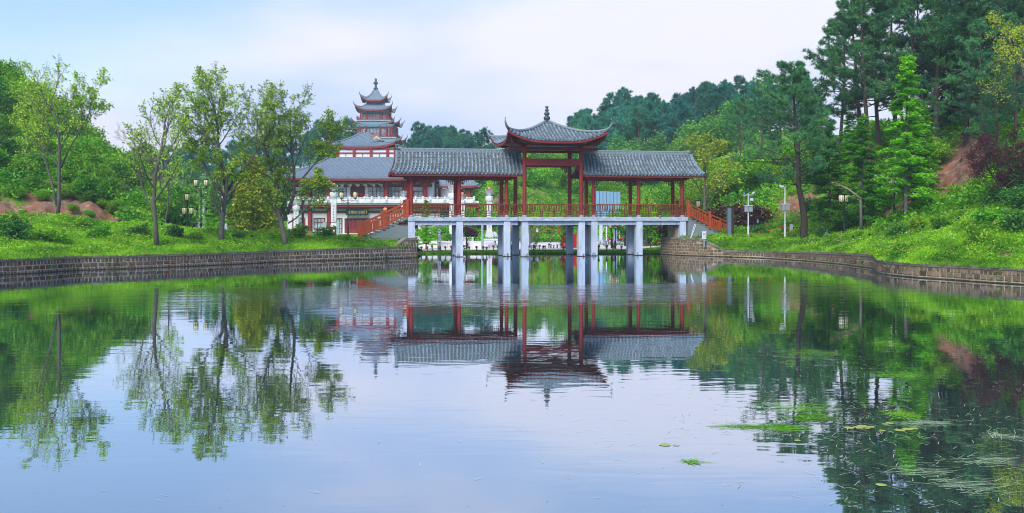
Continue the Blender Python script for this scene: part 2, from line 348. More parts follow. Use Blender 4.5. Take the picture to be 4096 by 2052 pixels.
PROF = [
 (-1200,[(45,.9),(52,2),(62,3.5),(80,4.5),(88,6),(100,14),(130,26),(220,30),(400,30)]),
 (-600,[(50,.93),(58,1.7),(66,3.3),(80,4.2),(88,5),(100,14),(130,26),(220,30),(400,30)]),
 (0,[(60.1,.93),(64,1.35),(72,3.1),(80,3.4),(84,3.3),(88,5.0),(96,8),(110,15.2),(120,18.5),(150,20),(400,20)]),
 (300,[(65,.92),(69,1.4),(76,3.1),(84,3.2),(87,3.3),(90,4.7),(98,7),(115,10.6),(135,12),(160,8),(400,16)]),
 (470,[(66.5,.9),(70,1.3),(77,2.75),(84,2.7),(88,2.8),(91,4.0),(98,5.2),(112,6.8),(130,6),(160,4),(230,7),(400,10)]),
 (620,[(68.6,.9),(72,1.3),(78,2.6),(84,2.4),(92,2.2),(110,3),(130,2.2),(160,3),(220,8),(260,9),(400,10)]),
 (850,[(72,.88),(76,1.3),(80,2.2),(86,1.8),(95,1.6),(150,1.3),(185,3.5),(230,10),(260,12),(400,12)]),
 (1150,[(77.4,.92),(80,1.3),(83,1.65),(88,1.3),(95,1.2),(150,.9),(180,2),(225,11),(260,15),(400,16)]),
 (1350,[(80,.96),(83,1.3),(87,1.3),(95,1.2),(105,1.0),(150,.6),(175,.8),(230,13.5),(270,18),(400,18)]),
 (1560,[(83,1.0),(86,1.35),(89,1.4),(95,1.0),(105,.5),(150,.5),(175,.7),(230,10),(290,14),(340,16),(400,15)]),
 (1668,[(84.9,1.0),(87,1.2),(90,1.1),(93,.5),(97,.45),(150,.5),(190,1.5),(235,12),(265,17.5),(400,17)]),
 (1674,[(93.8,.12),(97,.20),(150,.5),(190,1.5),(235,12),(265,17.5),(400,17)]),
 (1900,[(93.6,.12),(97,.20),(132,.35),(150,1.5),(170,5),(235,11),(265,13.5),(400,14)]),
 (2000,[(93.5,.12),(97,.20),(127,.28),(138,2.2),(155,7),(180,11),(235,11),(400,12)]),
 (2100,[(93.4,.12),(97,.20),(127,.28),(133,1.6),(150,6.0),(175,12.2),(235,13),(400,12)]),
 (2320,[(93.3,.12),(97,.20),(127,.28),(133,1.6),(152,5.6),(178,12),(230,16),(250,17),(400,17)]),
 (2500,[(93.2,.12),(97,.20),(122,.28),(128,1.4),(150,5),(180,12),(235,20.5),(260,22),(400,22)]),
 (2640,[(93.4,.12),(97,.22),(108,.5),(118,2.4),(140,5),(180,11.5),(235,19.5),(260,21),(400,21)]),
 (2722,[(89.8,1.5),(94,1.7),(104,2.2),(118,4),(150,8.5),(200,16),(240,22),(260,23),(400,23)]),
 (2860,[(87.3,.75),(90,1.6),(97,1.9),(106,3.8),(125,8),(160,12.5),(200,18),(245,24),(280,24),(400,24)]),
 (3054,[(83.9,.6),(86,1.2),(91,1.8),(96,2.8),(105,6.6),(130,11.5),(200,20),(240,22.5),(280,22),(400,22)]),
 (3211,[(79.2,.73),(83,1.3),(90,1.9),(95,3.6),(104,7.5),(130,13),(200,21),(300,22),(400,22)]),
 (3350,[(74.2,.84),(78,1.4),(86,2.1),(92,4.2),(102,8.2),(120,12),(200,17),(400,17)]),
 (3494,[(67.8,.92),(71,1.5),(80,2.5),(86,3.9),(95,8),(110,13),(130,14.5),(200,16),(400,17)]),
 (3515,[(61.6,.86),(64,1.1),(70,1.7),(80,2.6),(86,3.9),(95,8),(110,13),(130,14.5),(200,16),(400,17)]),
 (3700,[(57,.8),(61,1.5),(71,3.1),(79,4.9),(87,8.2),(99,12),(120,14),(200,17),(400,17)]),
 (3900,[(54,.82),(58,1.9),(67,3.9),(74,6.1),(82,9.2),(95,14),(120,19),(200,27),(400,27)]),
 (4096,[(51.6,.84),(56,2.0),(64,4.3),(70,6.6),(78,10),(92,15),(120,21),(200,28),(400,28)]),
 (4900,[(41.4,.84),(46,2.0),(54,4.8),(62,7.5),(72,12),(92,18),(120,22),(200,28),(400,28)])]
PX = np.array([p[0] for p in PROF], float)
def hmap(x, D):
    """height of the land at bearing x (photo column) and distance D"""
    x = np.atleast_1d(np.asarray(x, float)); D = np.atleast_1d(np.asarray(D, float)); x, D = np.broadcast_arrays(x, D)
    s = shore(x); rel = D - s
    H = np.stack([np.interp(rel, [a - p[0][0] for a, b in p], [b for a, b in p]) for _, p in PROF])
    i = np.clip(np.searchsorted(PX, x) - 1, 0, len(PX) - 2)
    t = np.clip((x - PX[i]) / (PX[i+1] - PX[i]), 0, 1)
    flat = H.reshape(len(PX), -1); ii = i.ravel(); k = np.arange(ii.size)
    z = (flat[ii, k] * (1-t.ravel()) + flat[ii+1, k] * t.ravel()).reshape(x.shape)
    X = (x - 2048) / F * D
    amp = np.clip(rel / 30, 0, 1) * np.clip((z - 1.2) / 3, 0, 1)
    n = np.sin(X*.31 + D*.17) * np.cos(D*.29 - X*.11) * .7 + np.sin(X*.9+1.3) * np.sin(D*.75) * .25 + np.sin(X*1.9) * np.sin(D*1.7+X*.6) * .1
    return z + n * amp * .6
def hxy(X, Y):
    return float(hmap(2048 + X / Y * F, Y)[0])
def gpos(x, D, dz=0.0):
    return (wx(x, D), D, float(hmap(x, D)[0]) + dz)

def soilw(x, D):
    """how bare the land is: 0 grass, 1 red soil or rock"""
    rel = D - shore(x)
    g = lambda a, c, w: np.exp(-((a-c)/w)**2)
    w = 1.15*g(rel, 24.5, 3.6)*np.clip((560-x)/120, 0, 1)                      # cut bank behind the left slope
    w += 1.15*g(x, 3820, 190)*g(rel, 25, 8.5)                                  # right slope, beside the plum tree
    w += 1.05*g(x, 4110, 110)*g(rel, 17, 5)
    w += .8*g(x, 3560, 130)*g(rel, 20, 4) + .75*g(x, 3290, 120)*g(rel, 19, 4)
    w += .9*g(x, 3170, 75)*g(rel, 17, 3)
    w += .8*g(x, 2010, 70)*g(rel, 62, 16) + .45*g(x, 2150, 120)*g(rel, 60, 10)
    w += .8*g(x, 2655, 25)*g(rel, 15, 8)
    w += .75*g(x, 4030, 70)*g(rel, 1.9, 1.3)
    w += .5*g(x, 3300, 30)*g(rel, 7, 3)
    return np.clip(w, 0, 1.2)
def rough_soil(x, D):
    X = (x-2048)/F*D; w = np.clip(soilw(x, D)*1.3-.3, 0, 1)
    r = np.random.default_rng(3); n = 0
    for k, (f, a_) in enumerate(((.9,.22),(1.9,.14),(3.3,.09))):
        for q in range(3):
            th, p1 = r.uniform(0,PI), r.uniform(0,6); n = n + a_*(1-2*np.abs(np.sin((X*math.cos(th)+D*math.sin(th))*f+p1)))
    return n*w*.7
# ---- land: one sheet from the shoreline to the horizon
xs = np.unique(np.concatenate([np.linspace(-1200, 4900, 330), np.array([1669., 1671., 1673., 1675., 3494, 3500, 3507, 3511, 3515])]))
rels = np.concatenate([[0.0, .02], np.linspace(.35, 14, 40), np.linspace(14.6, 70, 90), np.linspace(72, 320, 90), [400, 600, 1000, 2000, 4500]])
XX, RR = np.meshgrid(xs, rels, indexing='ij')
SS = shore(XX); DD = SS + .33 + RR
ZZ = hmap(XX, DD); ZZ += rough_soil(XX, DD); ZZ[:, 0] = -1.6
far = np.clip((RR - 320) / 300, 0, 1); ZZ = ZZ * (1-far) + 6 * far
G = np.stack([(XX-2048)/F*DD, DD, ZZ], -1)
land = MB().grid(G)

gm, nt, N, L = newmat('ground_cover')
out = N.new('ShaderNodeOutputMaterial'); pb = N.new('ShaderNodeBsdfPrincipled'); pb.inputs['Roughness'].default_value = 0.95; pb.inputs['Specular IOR Level'].default_value = 0.1
L.new(pb.outputs[0], out.inputs[0])
geo = N.new('ShaderNodeNewGeometry')
def gnoise(sc, det=5, off=(0,0,0), rough=.6):
    n = N.new('ShaderNodeTexNoise'); n.inputs['Scale'].default_value = sc; n.inputs['Detail'].default_value = det; n.inputs['Roughness'].default_value = rough
    a = N.new('ShaderNodeVectorMath'); a.operation = 'ADD'; a.inputs[1].default_value = off
    L.new(geo.outputs['Position'], a.inputs[0]); L.new(a.outputs[0], n.inputs['Vector']); return n
def gmix(fac, a, b):
    m = N.new('ShaderNodeMix'); m.data_type = 'RGBA'
    L.new(fac, m.inputs[0])
    for s, i in ((a, 6), (b, 7)):
        if isinstance(s, tuple): m.inputs[i].default_value = (*s, 1)
        else: L.new(s, m.inputs[i])
    return m.outputs[2]
def gramp(src, lo, hi):
    r = N.new('ShaderNodeMapRange'); r.inputs['From Min'].default_value = lo; r.inputs['From Max'].default_value = hi; L.new(src, r.inputs['Value']); return r.outputs[0]
green = gmix(gramp(gnoise(.35, 6).outputs['Fac'], .35, .65), (0.08,0.22,0.015), (0.20,0.42,0.03))
green = gmix(gramp(gnoise(3.0, 5, (5,5,5)).outputs['Fac'], .45, .7), green, (0.05,0.10,0.02))
soil = gmix(gramp(gnoise(.5, 7, (9,1,2), .7).outputs['Fac'], .35, .62), (0.36,0.135,0.080), (0.25,0.17,0.12))
soil = gmix(gramp(gnoise(1.3, 7, (2,8,4), .7).outputs['Fac'], .5, .66), soil, (0.50,0.33,0.27))
soil = gmix(gramp(gnoise(.8, 6, (22,8,4), .7).outputs['Fac'], .52, .7), soil, (0.055,0.042,0.03))
att = N.new('ShaderNodeAttribute'); att.attribute_name = 'soil'
sm = N.new('ShaderNodeMath'); sm.operation = 'ADD'; L.new(att.outputs['Fac'], sm.inputs[0])
nn = gramp(gnoise(.7, 7, (3,3,3), .7).outputs['Fac'], .3, .7)
ns = N.new('ShaderNodeMath'); ns.operation = 'MULTIPLY_ADD'; ns.inputs[1].default_value = 1.5; ns.inputs[2].default_value = -0.80; L.new(nn, ns.inputs[0]); L.new(ns.outputs[0], sm.inputs[1])
colr = gmix(gramp(sm.outputs[0], .42, .58), green, soil)
L.new(colr, pb.inputs['Base Color'])
bp = N.new('ShaderNodeBump'); bp.inputs['Strength'].default_value = 1.0; bp.inputs['Distance'].default_value = 0.35
L.new(gnoise(1.6, 8, (1,1,1), .75).outputs['Fac'], bp.inputs['Height']); L.new(bp.outputs[0], pb.inputs['Normal'])

lm = land.mesh('ground', gm, smooth=True)
a = lm.attributes.new('soil', 'FLOAT', 'POINT')
a.data.foreach_set('value', soilw(XX.ravel(), DD.ravel()).astype(np.float32))
link('ground', lm, kind='structure')
# pond bed and the land round about, one plain sheet under everything
b = MB(); b.faces([(-4500,-600,-1.7),(4500,-600,-1.7),(4500,5200,-1.7),(-4500,5200,-1.7)], [(0,1,2,3)])
link('pond_bed', b.mesh('pond_bed', surf('mud', (0.05,0.05,0.03), 0.9)), kind='structure')

# ---- water
wm, nt, N, L = newmat('pond_water')
out = N.new('ShaderNodeOutputMaterial')
geo = N.new('ShaderNodeNewGeometry')
def wnoise(scx, scy, det, off, dist=0.0):
    mpp = N.new('ShaderNodeMapping'); mpp.inputs['Scale'].default_value = (scx, scy, 1); mpp.inputs['Location'].default_value = off
    L.new(geo.outputs['Position'], mpp.inputs[0])
    n = N.new('ShaderNodeTexNoise'); n.inputs['Scale'].default_value = 1.0; n.inputs['Detail'].default_value = det; n.inputs['Distortion'].default_value = dist
    L.new(mpp.outputs[0], n.inputs['Vector']); return n.outputs['Fac']
def wmath(op, a, b=None, c=None):
    m = N.new('ShaderNodeMath'); m.operation = op
    for i, s in enumerate((a, b, c)):
        if s is None: continue
        if isinstance(s, (int, float)): m.inputs[i].default_value = s
        else: L.new(s, m.inputs[i])
    return m.outputs[0]
sep = N.new('ShaderNodeSeparateXYZ'); L.new(geo.outputs['Position'], sep.inputs[0])
# wind-ruffled lane in front of the bridge, broken up by noise
lane_c = wmath('MULTIPLY_ADD', sep.outputs['X'], .12, 45.5)
dl = wmath('ABSOLUTE', wmath('SUBTRACT', sep.outputs['Y'], lane_c))
nlane = wnoise(.06, .35, 3, (3, 9, 0))
lane = N.new('ShaderNodeMapRange'); lane.inputs['From Min'].default_value = 7.5; lane.inputs['From Max'].default_value = 1.5
L.new(wmath('MULTIPLY_ADD', nlane, 6.0, wmath('SUBTRACT', dl, 3.0)), lane.inputs['Value'])
xin = N.new('ShaderNodeMapRange'); xin.inputs['From Min'].default_value = 24; xin.inputs['From Max'].default_value = 12
L.new(wmath('ABSOLUTE', wmath('SUBTRACT', sep.outputs['X'], 1.0)), xin.inputs['Value'])
ruf = wmath('MULTIPLY', lane.outputs[0], xin.outputs[0])
calm = N.new('ShaderNodeMapRange'); calm.inputs['From Min'].default_value = .35; calm.inputs['From Max'].default_value = .65; calm.inputs['To Min'].default_value = .45
L.new(wnoise(.05, .12, 2, (7, 2, 0)), calm.inputs['Value'])
hsum = wmath('ADD', wmath('MULTIPLY', wnoise(.55, 1.7, 2, (0, 0, 0), .4), 1.0), wmath('MULTIPLY', wnoise(1.6, 5.0, 2, (11, 4, 0), .3), .22))
amp = wmath('ADD', calm.outputs[0], wmath('MULTIPLY', ruf, 4.5))
hh = wmath('MULTIPLY', hsum, amp)
hh = wmath('ADD', hh, wmath('MULTIPLY', wmath('MULTIPLY', wnoise(3.0, 9.0, 2, (1, 5, 0)), ruf), 1.0))
bw = N.new('ShaderNodeBump'); bw.inputs['Strength'].default_value = 1.0; bw.inputs['Distance'].default_value = 0.0038
L.new(hh, bw.inputs['Height'])
gl = N.new('ShaderNodeBsdfGlossy'); gl.inputs['Roughness'].default_value = 0.0; gl.inputs['Color'].default_value = (0.86, 0.92, 1.0, 1)
L.new(bw.outputs[0], gl.inputs['Normal'])
df = N.new('ShaderNodeBsdfDiffuse'); df.inputs['Color'].default_value = (0.035, 0.050, 0.045, 1)
fr = N.new('ShaderNodeFresnel'); fr.inputs['IOR'].default_value = 1.75; L.new(bw.outputs[0], fr.inputs['Normal'])
fac = wmath('MINIMUM', wmath('MULTIPLY_ADD', fr.outputs[0], .80, .46), 1.0)
mxs = N.new('ShaderNodeMixShader'); L.new(fac, mxs.inputs[0]); L.new(df.outputs[0], mxs.inputs[1]); L.new(gl.outputs[0], mxs.inputs[2])
L.new(mxs.outputs[0], out.inputs[0])
b = MB(); b.faces([(-95,-30,0),(95,-30,0),(95,100,0),(-95,100,0)], [(0,1,2,3)])
link('water', b.mesh('water', wm), kind='structure')

M['wet'] = surf('wet_algae_stone', (0.020,0.020,0.015), .45, (0.05,0.05,0.03), 5)
# ---- retaining walls round the pond
def unit_stone(name, mat, seed):
    r = random.Random(seed); b = MB()
    w, h, dp = .5, .5, .5
    ins = .10
    v = [(-w,dp,-h),(w,dp,-h),(w,dp,h),(-w,dp,h)]
    v += [(-w,0.0,-h),(w,0.0,-h),(w,0.0,h),(-w,0.0,h)]
    v += [(-w+ins+r.uniform(-.04,.04),-.5,-h+ins+r.uniform(-.04,.04)),(w-ins+r.uniform(-.04,.04),-.5,-h+ins),(w-ins,-.5,h-ins+r.uniform(-.04,.04)),(-w+ins,-.5,h-ins)]
    b.faces(v, [(0,1,5,4),(1,2,6,5),(2,3,7,6),(3,0,4,7),(4,5,9,8),(5,6,10,9),(6,7,11,10),(7,4,8,11),(8,9,10,11),(3,2,1,0)])
    return b.mesh(name, mat)
STONES = {k: [unit_stone('stone', M[k], i) for i in range(3)] for k in ('stone', 'stonered', 'stonetan')}
def retaining_wall(pts, label, mort, kinds, seed, xvis):
    rr = random.Random(seed)
    base = (wx(pts[len(pts)//2][0], pts[len(pts)//2][1]), pts[len(pts)//2][1], 0.0)
    root = thing('retaining_wall', label, 'stone wall', base)
    Q = np.array([(wx(x, D), D, z) for x, D, z in pts]); Q0 = Q.copy()
    # resample smoothly
    seg = np.linalg.norm(np.diff(Q[:, :2], axis=0), axis=1); cs = np.concatenate([[0], np.cumsum(seg)])
    n = int(cs[-1] / .25); ss = np.linspace(0, cs[-1], n)
    R = np.stack([np.interp(ss, cs, Q[:, k]) for k in range(3)], 1)
    for _ in range(6): R[1:-1, :2] = (R[:-2, :2] + R[1:-1, :2]*2 + R[2:, :2]) / 4
    ds = np.concatenate([[0], np.cumsum(np.linalg.norm(np.diff(R[:, :2], axis=0), axis=1))])
    T = np.gradient(R[:, :2], axis=0); T /= np.linalg.norm(T, axis=1, keepdims=True)
    Nn = np.stack([T[:, 1], -T[:, 0]], 1)           # towards the water (camera side)
    loc = R - np.array(base)
    # body
    b = MB(); k = len(R)
    for z0off, th0, zt in (('body', .50, -.16),):
        fr_b = np.c_[loc[:, :2], np.full(k, -1.5)]; fr_t = np.c_[loc[:, :2], R[:, 2] + zt]
        bk_t = np.c_[loc[:, :2] - Nn*th0, R[:, 2] + zt]; bk_b = np.c_[loc[:, :2] - Nn*th0, np.full(k, -1.5)]
        b.grid(np.stack([fr_b, fr_t, bk_t, bk_b], 1))
        for e in (0, -1): b.faces([fr_b[e], fr_t[e], bk_t[e], bk_b[e]], [(0,1,2,3) if e == 0 else (3,2,1,0)])
    part('mortar_body', b, mort, root)
    b = MB()
    jit = np.array([mnoise.noise(Vector((s*1.1, seed, 0)))*.02 for s in ds])
    f0 = np.c_[loc[:, :2] + Nn*(.05+jit)[:, None], R[:, 2]-.17+jit]; f1 = np.c_[loc[:, :2] + Nn*(.06+jit)[:, None], R[:, 2]+jit*.6]
    g1 = np.c_[loc[:, :2] - Nn*.46, R[:, 2]+.005]; g0 = np.c_[loc[:, :2] - Nn*.46, R[:, 2]-.17]
    b.grid(np.stack([f0, f1, g1, g0, f0], 1))
    for e in (0, -1): b.faces([f0[e], f1[e], g1[e], g0[e]], [(0,1,2,3) if e == 0 else (3,2,1,0)])
    part('coping', b, M['coping'], root)
    b = MB(); j2 = np.array([mnoise.noise(Vector((s*2.3, seed+5, 0)))*.03 for s in ds])
    b.grid(np.stack([np.c_[loc[:, :2] + Nn*.075, np.full(k, -.4)], np.c_[loc[:, :2] + Nn*.075, .045+j2], np.c_[loc[:, :2] - Nn*.02, .06+j2]], 1))
    part('tide_line', b, M['wet'], root)
    # courses, measured down from the coping
    def at(s):
        p = [np.interp(s, ds, loc[:, 0]), np.interp(s, ds, loc[:, 1])]; nx = np.interp(s, ds, Nn[:, 0]); ny = np.interp(s, ds, Nn[:, 1]); zt = np.interp(s, ds, R[:, 2])
        return p, (nx, ny), zt
    stones = []
    def course(z1, z0, wmin, wmax, gap, top=False, s0=0.05, s1=None):
        s = s0; s1 = ds[-1] if s1 is None else s1
        while s < s1 - .1:
            w = rr.uniform(wmin, wmax)
            p, nn, zt = at(s + w/2)
            a, c = z1, z0
            if top: a = zt - .17 - .025; c = zt - .17 - .27
            if a <= zt - .18:
                stones.append((p, nn, (a+c)/2 + rr.uniform(-.006, .006), w, (a-c) - rr.uniform(0, .02), ds[-1]-s))
            s += w + gap * rr.uniform(.7, 1.35)
    lo = float(np.median(R[:, 2]))
    if seed == 1:   # left wall: narrow, wide, narrow, and a raised stub at the bridge
        course(0, 0, .13, .19, .085, top=True, s1=ds[-1]-3.4)
        course(lo-.50, lo-.74, .36, .46, .055)
        course(lo-.785, lo-1.02, .13, .22, .06)
        for q in range(4): course(1.47-q*.25, 1.26-q*.25, .14, .24, .07, s0=ds[-1]-2.9+q*.25 if q < 3 else ds[-1]-3.3)
    else:
        se = float(np.interp(2895, [p[0] for p in pts], cs))      # where the raised part ends
        course(0, 0, .16, .24, .05, top=True, s0=se)
        course(.43, .13, .34, .46, .045, s0=se+4)
        course(.08, -.08, .3, .42, .05, s0=se)
        for q in range(6): course(1.36-q*.25, 1.15-q*.25, .18, .42, .05, s0=.04, s1=se-.1 if q < 4 else se+ .6)
    stones.sort(key=lambda t: math.hypot(t[0][0]+base[0], t[0][1]+base[1]) / max(.2, t[3]))
    def vis(t):
        X, Y = t[0][0]+base[0], t[0][1]+base[1]; xp = 2048 + X/Y*F
        return -40 < xp < 4140 and t[2] > -.02
    inv = [t for t in stones if vis(t)]; rest = [t for t in stones if not vis(t)]
    big, rest = inv[:298], inv[298:] + rest
    tot = MB()
    for i, (p, nn, zc, w, h, _) in enumerate(big + rest):
        kd = kinds(rr, 2048 + (p[0]+base[0])/(p[1]+base[1])*F)
        rz = math.atan2(nn[1], nn[0]) + PI/2
        lc = (p[0] + nn[0]*.005, p[1] + nn[1]*.005, zc)
        if i < len(big):
            link('stone', STONES[kd][rr.randrange(3)], root, lc, (0, rr.uniform(-.02,.02), rz), (w, .055, h))
        else:
            c, s_ = math.cos(rz), math.sin(rz); me = STONES['stone'][0]
            v = np.array([vv.co[:] for vv in me.vertices]) * np.array((w, .055, h))
            v = np.stack([v[:, 0]*c - v[:, 1]*s_, v[:, 0]*s_ + v[:, 1]*c, v[:, 2]], 1) + np.array(lc)
            tot.faces(v, [tuple(pl.vertices) for pl in me.polygons])
    if tot.n: part('stones_beyond', tot, M['stone' if seed == 1 else 'stonetan'], root, kind='stuff')
    return root
retaining_wall(LW, 'long dark brown stone retaining wall with white joints along the left shore', M['mortar'],
               lambda r, x: 'stonered' if (r.random() < .4 if 60 < x < 300 else r.random() < .08) else 'stone', 1, None)
retaining_wall(RW, 'curved tan stone retaining wall with raised end along the right shore', M['mortartan'],
               lambda r, x: 'stonetan' if r.random() < .75 else 'stone', 2, None)

# ---- paved square behind the bridge
def sheet(name, pts, z, mat, kind='structure', **k):
    b = MB(); b.faces([(p[0], p[1], z) for p in pts], [tuple(range(len(pts)))]); return link(name, b.mesh(name, mat), kind=kind, **k)
def poly_px(lst): return [(wx(x, D), D) for x, D in lst]
b = MB()
px_ = np.linspace(1560, 2660, 60)
near = np.interp(px_, [1560,1690,1800,1960,2120,2280,2400,2520,2660], [93,94.8,95.5,96.5,97,97,97,98,103])
farr = np.interp(px_, [1560,1690,1960,2100,2280,2400,2520,2660], [150,150,136,128,127,125,121,112])
b.grid(np.stack([np.stack([(px_-2048)/F*(near+(farr-near)*t), near+(farr-near)*t, np.maximum(hmap(px_, near+(farr-near)*t), .22)+.04], -1) for t in np.linspace(0,1,30)], 1))
link('paving', b.mesh('paving', M['paving']), kind='structure')
b = MB()
px_ = np.linspace(1990, 2560, 40)
fd = np.interp(px_, [1990,2100,2280,2400,2520,2660], [136,128,127,125,121,112]) + .4
b.tube(np.stack([(px_-2048)/F*fd, fd, np.full(40, .36)], 1), .14, 4, phase=PI/4)
link('kerb', b.mesh('kerb', M['whitestone']), kind='structure')
# ------------------------------------------------------------------ covered bridge
BA = math.radians(11.0); BC, BS = math.cos(BA), math.sin(BA); BO = (3.07, 89.0)
def s_of(x, t):
    u = (x - 2048) / F
    return (u*(BO[1] + t*BC) - (BO[0] - t*BS)) / (BC - u*BS)
BZ = 3.40      # deck
bridge = thing('covered_bridge', 'long covered bridge with red columns, grey tiled roofs and pale piers standing in the pond', 'covered bridge', (BO[0], BO[1], 0), BA)
TF, TG = 1.2, 2.0
SL = [s_of(x, -TF) for x in (1645, 1837, 2026)]
SR = [s_of(x, -TF) for x in (2374, 2554, 2728)]
SG = [s_of(x, -TG) for x in (2098, 2324)]
SE0, SE1 = s_of(1632, -1.5), s_of(2752, -1.5)      # deck ends
# deck
G0, G1 = SG[0]-.55, SG[1]+.55
b = MB()
outl = [(SE0,-1.55),(G0,-1.55),(G0,-2.4),(G1,-2.4),(G1,-1.55),(SE1,-1.55),(SE1,1.55),(G1,1.55),(G1,2.4),(G0,2.4),(G0,1.55),(SE0,1.55)]
n = len(outl)
b.faces([(p[0],p[1],3.07) for p in outl] + [(p[0],p[1],BZ) for p in outl], [tuple(range(n-1,-1,-1)), tuple(range(n,2*n))] + [(i,(i+1)%n,(i+1)%n+n,i+n) for i in range(n)])
part('deck', b, M['slab'], bridge)
# beams
def beam(a, c, w, h, name='beam', mat='concrete'):
    b = MB(); b.bar(a, c, w, h); return part(name, b, M[mat], bridge)
for t in (-TF, TF):
    beam((SL[0]-.28,t,2.895), (G0+.1,t,2.895), .30, .345)
    beam((G1-.1,t,2.895), (SR[-1]+.28,t,2.895), .30, .345)
for t in (-TG, TG): beam((SG[0]-.28,t,2.895), (SG[1]+.28,t,2.895), .30, .345)
for s in SL + SR: beam((s,-TF+.151,2.90), (s,TF-.151,2.90), .26, .33, 'cross_beam')
for s in SG: beam((s,-TG+.151,2.83), (s,TG-.151,2.83), .26, .47, 'cross_beam')
# piers
M['grime'] = surf('grey_grime', (0.24,0.30,0.37), .9, (0.38,0.46,0.58), 8)
def pier(s, t, zb):
    b = MB(); w = .285
    b.box(s-w, s+w, t-w, t+w, zb, 3.068)
    pr = part('pier', b, M['concrete'], bridge)
    if zb < 0:
        b = MB(); b.box(s-w-.02, s+w+.02, t-w-.02, t+w+.02, -.5, .05); part('waterline_stain', b, M['darkbrown'], pr)
        b = MB()
        for q in range(7):
            x0 = s-w + random.uniform(0, .42); b.box(x0, x0+random.uniform(.03,.14), t-w-.003, t-w+.01, .05, random.uniform(.10,.34))
        part('grime', b, M['grime'], pr, kind='stuff')
    return pr
for s in SL + SR:
    for t in (-TF, TF): pier(s, t, 1.2 if s in (SL[0], SR[-1]) else -1.65)
for s in SG:
    for t in (-TG, TG): pier(s, t, -1.65)
# columns with stone bases
def column(s, t, z1, r=.165):
    b = MB(); b.lathe([(r,.0),(r,z1-BZ-.16)], 14, (s,t,BZ+.16)); c = part('column', b, M['red'], bridge, smooth=False)
    b = MB(); b.lathe([(r+.08,0),(r+.10,.03),(r+.09,.07),(r+.04,.09),(r+.06,.12),(r+.05,.165),(r,.18)], 14, (s,t,BZ)); part('column_base', b, M['colbase'], bridge, smooth=True)
    return c
for s in SL + SR:
    for t in (-TF, TF): column(s, t, 7.05)
for s in SG:
    for t in (-TG, TG): column(s, t, 9.55, .18)
# low beams and lattice brackets under the corridor eaves
def lattice(s, t, z, dirn, name='lattice_bracket'):
    b = MB(); L = .62
    for q in ((0,0,L,0),(0,-.12,L*.72,-.12),(0,-.24,L*.4,-.24),(L,0,L,-.12),(L*.72,0,L*.72,-.24),(L*.4,0,L*.4,-.36),(L*.15,0,L*.15,-.36),(0,-.36,L*.4,-.36)):
        b.bar((s+dirn*q[0],t,z+q[1]), (s+dirn*q[2],t,z+q[3]), .05, .045, up=(0,1,0))
    part(name, b, M['maroon'], bridge)
for grp in (SL, SR):
    for t in (-TF, TF):
        beam((grp[0]-.45,t,6.78), (grp[-1]+(.9 if grp is SL else .45),t,6.78), .16, .26, 'eave_beam', 'redbeam')
        for i, s in enumerate(grp):
            if i > 0: lattice(s-.17, t, 6.62, -1)
            if i < 2: lattice(s+.17, t, 6.62, 1)
    for s in grp: beam((s,-TF+.1,6.85), (s,TF-.1,6.85), .16, .3, 'tie_beam', 'redbeam')
# small red spot lamps clamped on the columns
for s in SL + SR:
    for d_ in (-1, 1):
        b = MB(); b.bar((s+d_*.14,-TF-.06,6.27),(s+d_*.27,-TF-.06,6.30),.03,.03); b.sphere((s+d_*.30,-TF-.06,6.22),(.05,.06,.07),7,5)
        part('spot_lamp', b, M['maroon'], bridge)
    b = MB(); b.lathe([(.185,0),(.185,.13)], 12, (s,-TF,6.22)); part('column_band', b, surf('band', (.22,.05,.07), .6) if 'band' not in bpy.data.materials else bpy.data.materials['band'], bridge)
# corridor roofs
RZ, EZ, RH = 9.02, 7.12, 2.05
def rprof(v):                      # v 0 ridge .. 1 eave -> (t, z) on the front slope
    return -RH*v, RZ - (RZ-EZ)*(1-(1-v)**1.28)
def rtan(v):
    e = .01; a, c = rprof(min(v, 1-e)), rprof(min(v, 1-e)+e); return math.atan2(c[1]-a[1], -(c[0]-a[0]))   # negative slope
def tile_mesh(r, L, name, cap=False):
    b = MB(); n = 7
    th = np.linspace(0, PI, n)
    r2 = r*.9
    a = np.stack([r*np.cos(th), np.full(n, -L/2), r*np.sin(th)], 1); c = np.stack([r2*np.cos(th), np.full(n, L/2), r2*np.sin(th)], 1)
    b.grid(np.stack([a, c], 0))
    b.faces([tuple(x) for x in a[::-1]], [tuple(range(n))])
    if cap:
        k = 10; v = [(r*1.12*math.cos(2*PI*j/k), -L/2-.035, r*.55+r*1.12*math.sin(2*PI*j/k)) for j in range(k)] + [(r*1.12*math.cos(2*PI*j/k), -L/2+.01, r*.55+r*1.12*math.sin(2*PI*j/k)) for j in range(k)]
        b.faces(v, [tuple(range(k))] + [(j, j+k, (j+1)%k+k, (j+1)%k) for j in range(k)])
        b.sphere((0, -L/2-.035, r*.55), (r*.45, .02, r*.45), 6, 4)
    me = b.mesh(name, M['tile'])
    return me
TL = .345
TM = tile_mesh(.088, TL, 'tile'); TE = tile_mesh(.088, TL, 'eave_tile', True)
b = MB(); b.extr([(-.10,.05),(.10,.05),(.085,-.06),(0,-.115),(-.085,-.06)], -.02, .02); TD = b.mesh('drip_tile', M['tile'])
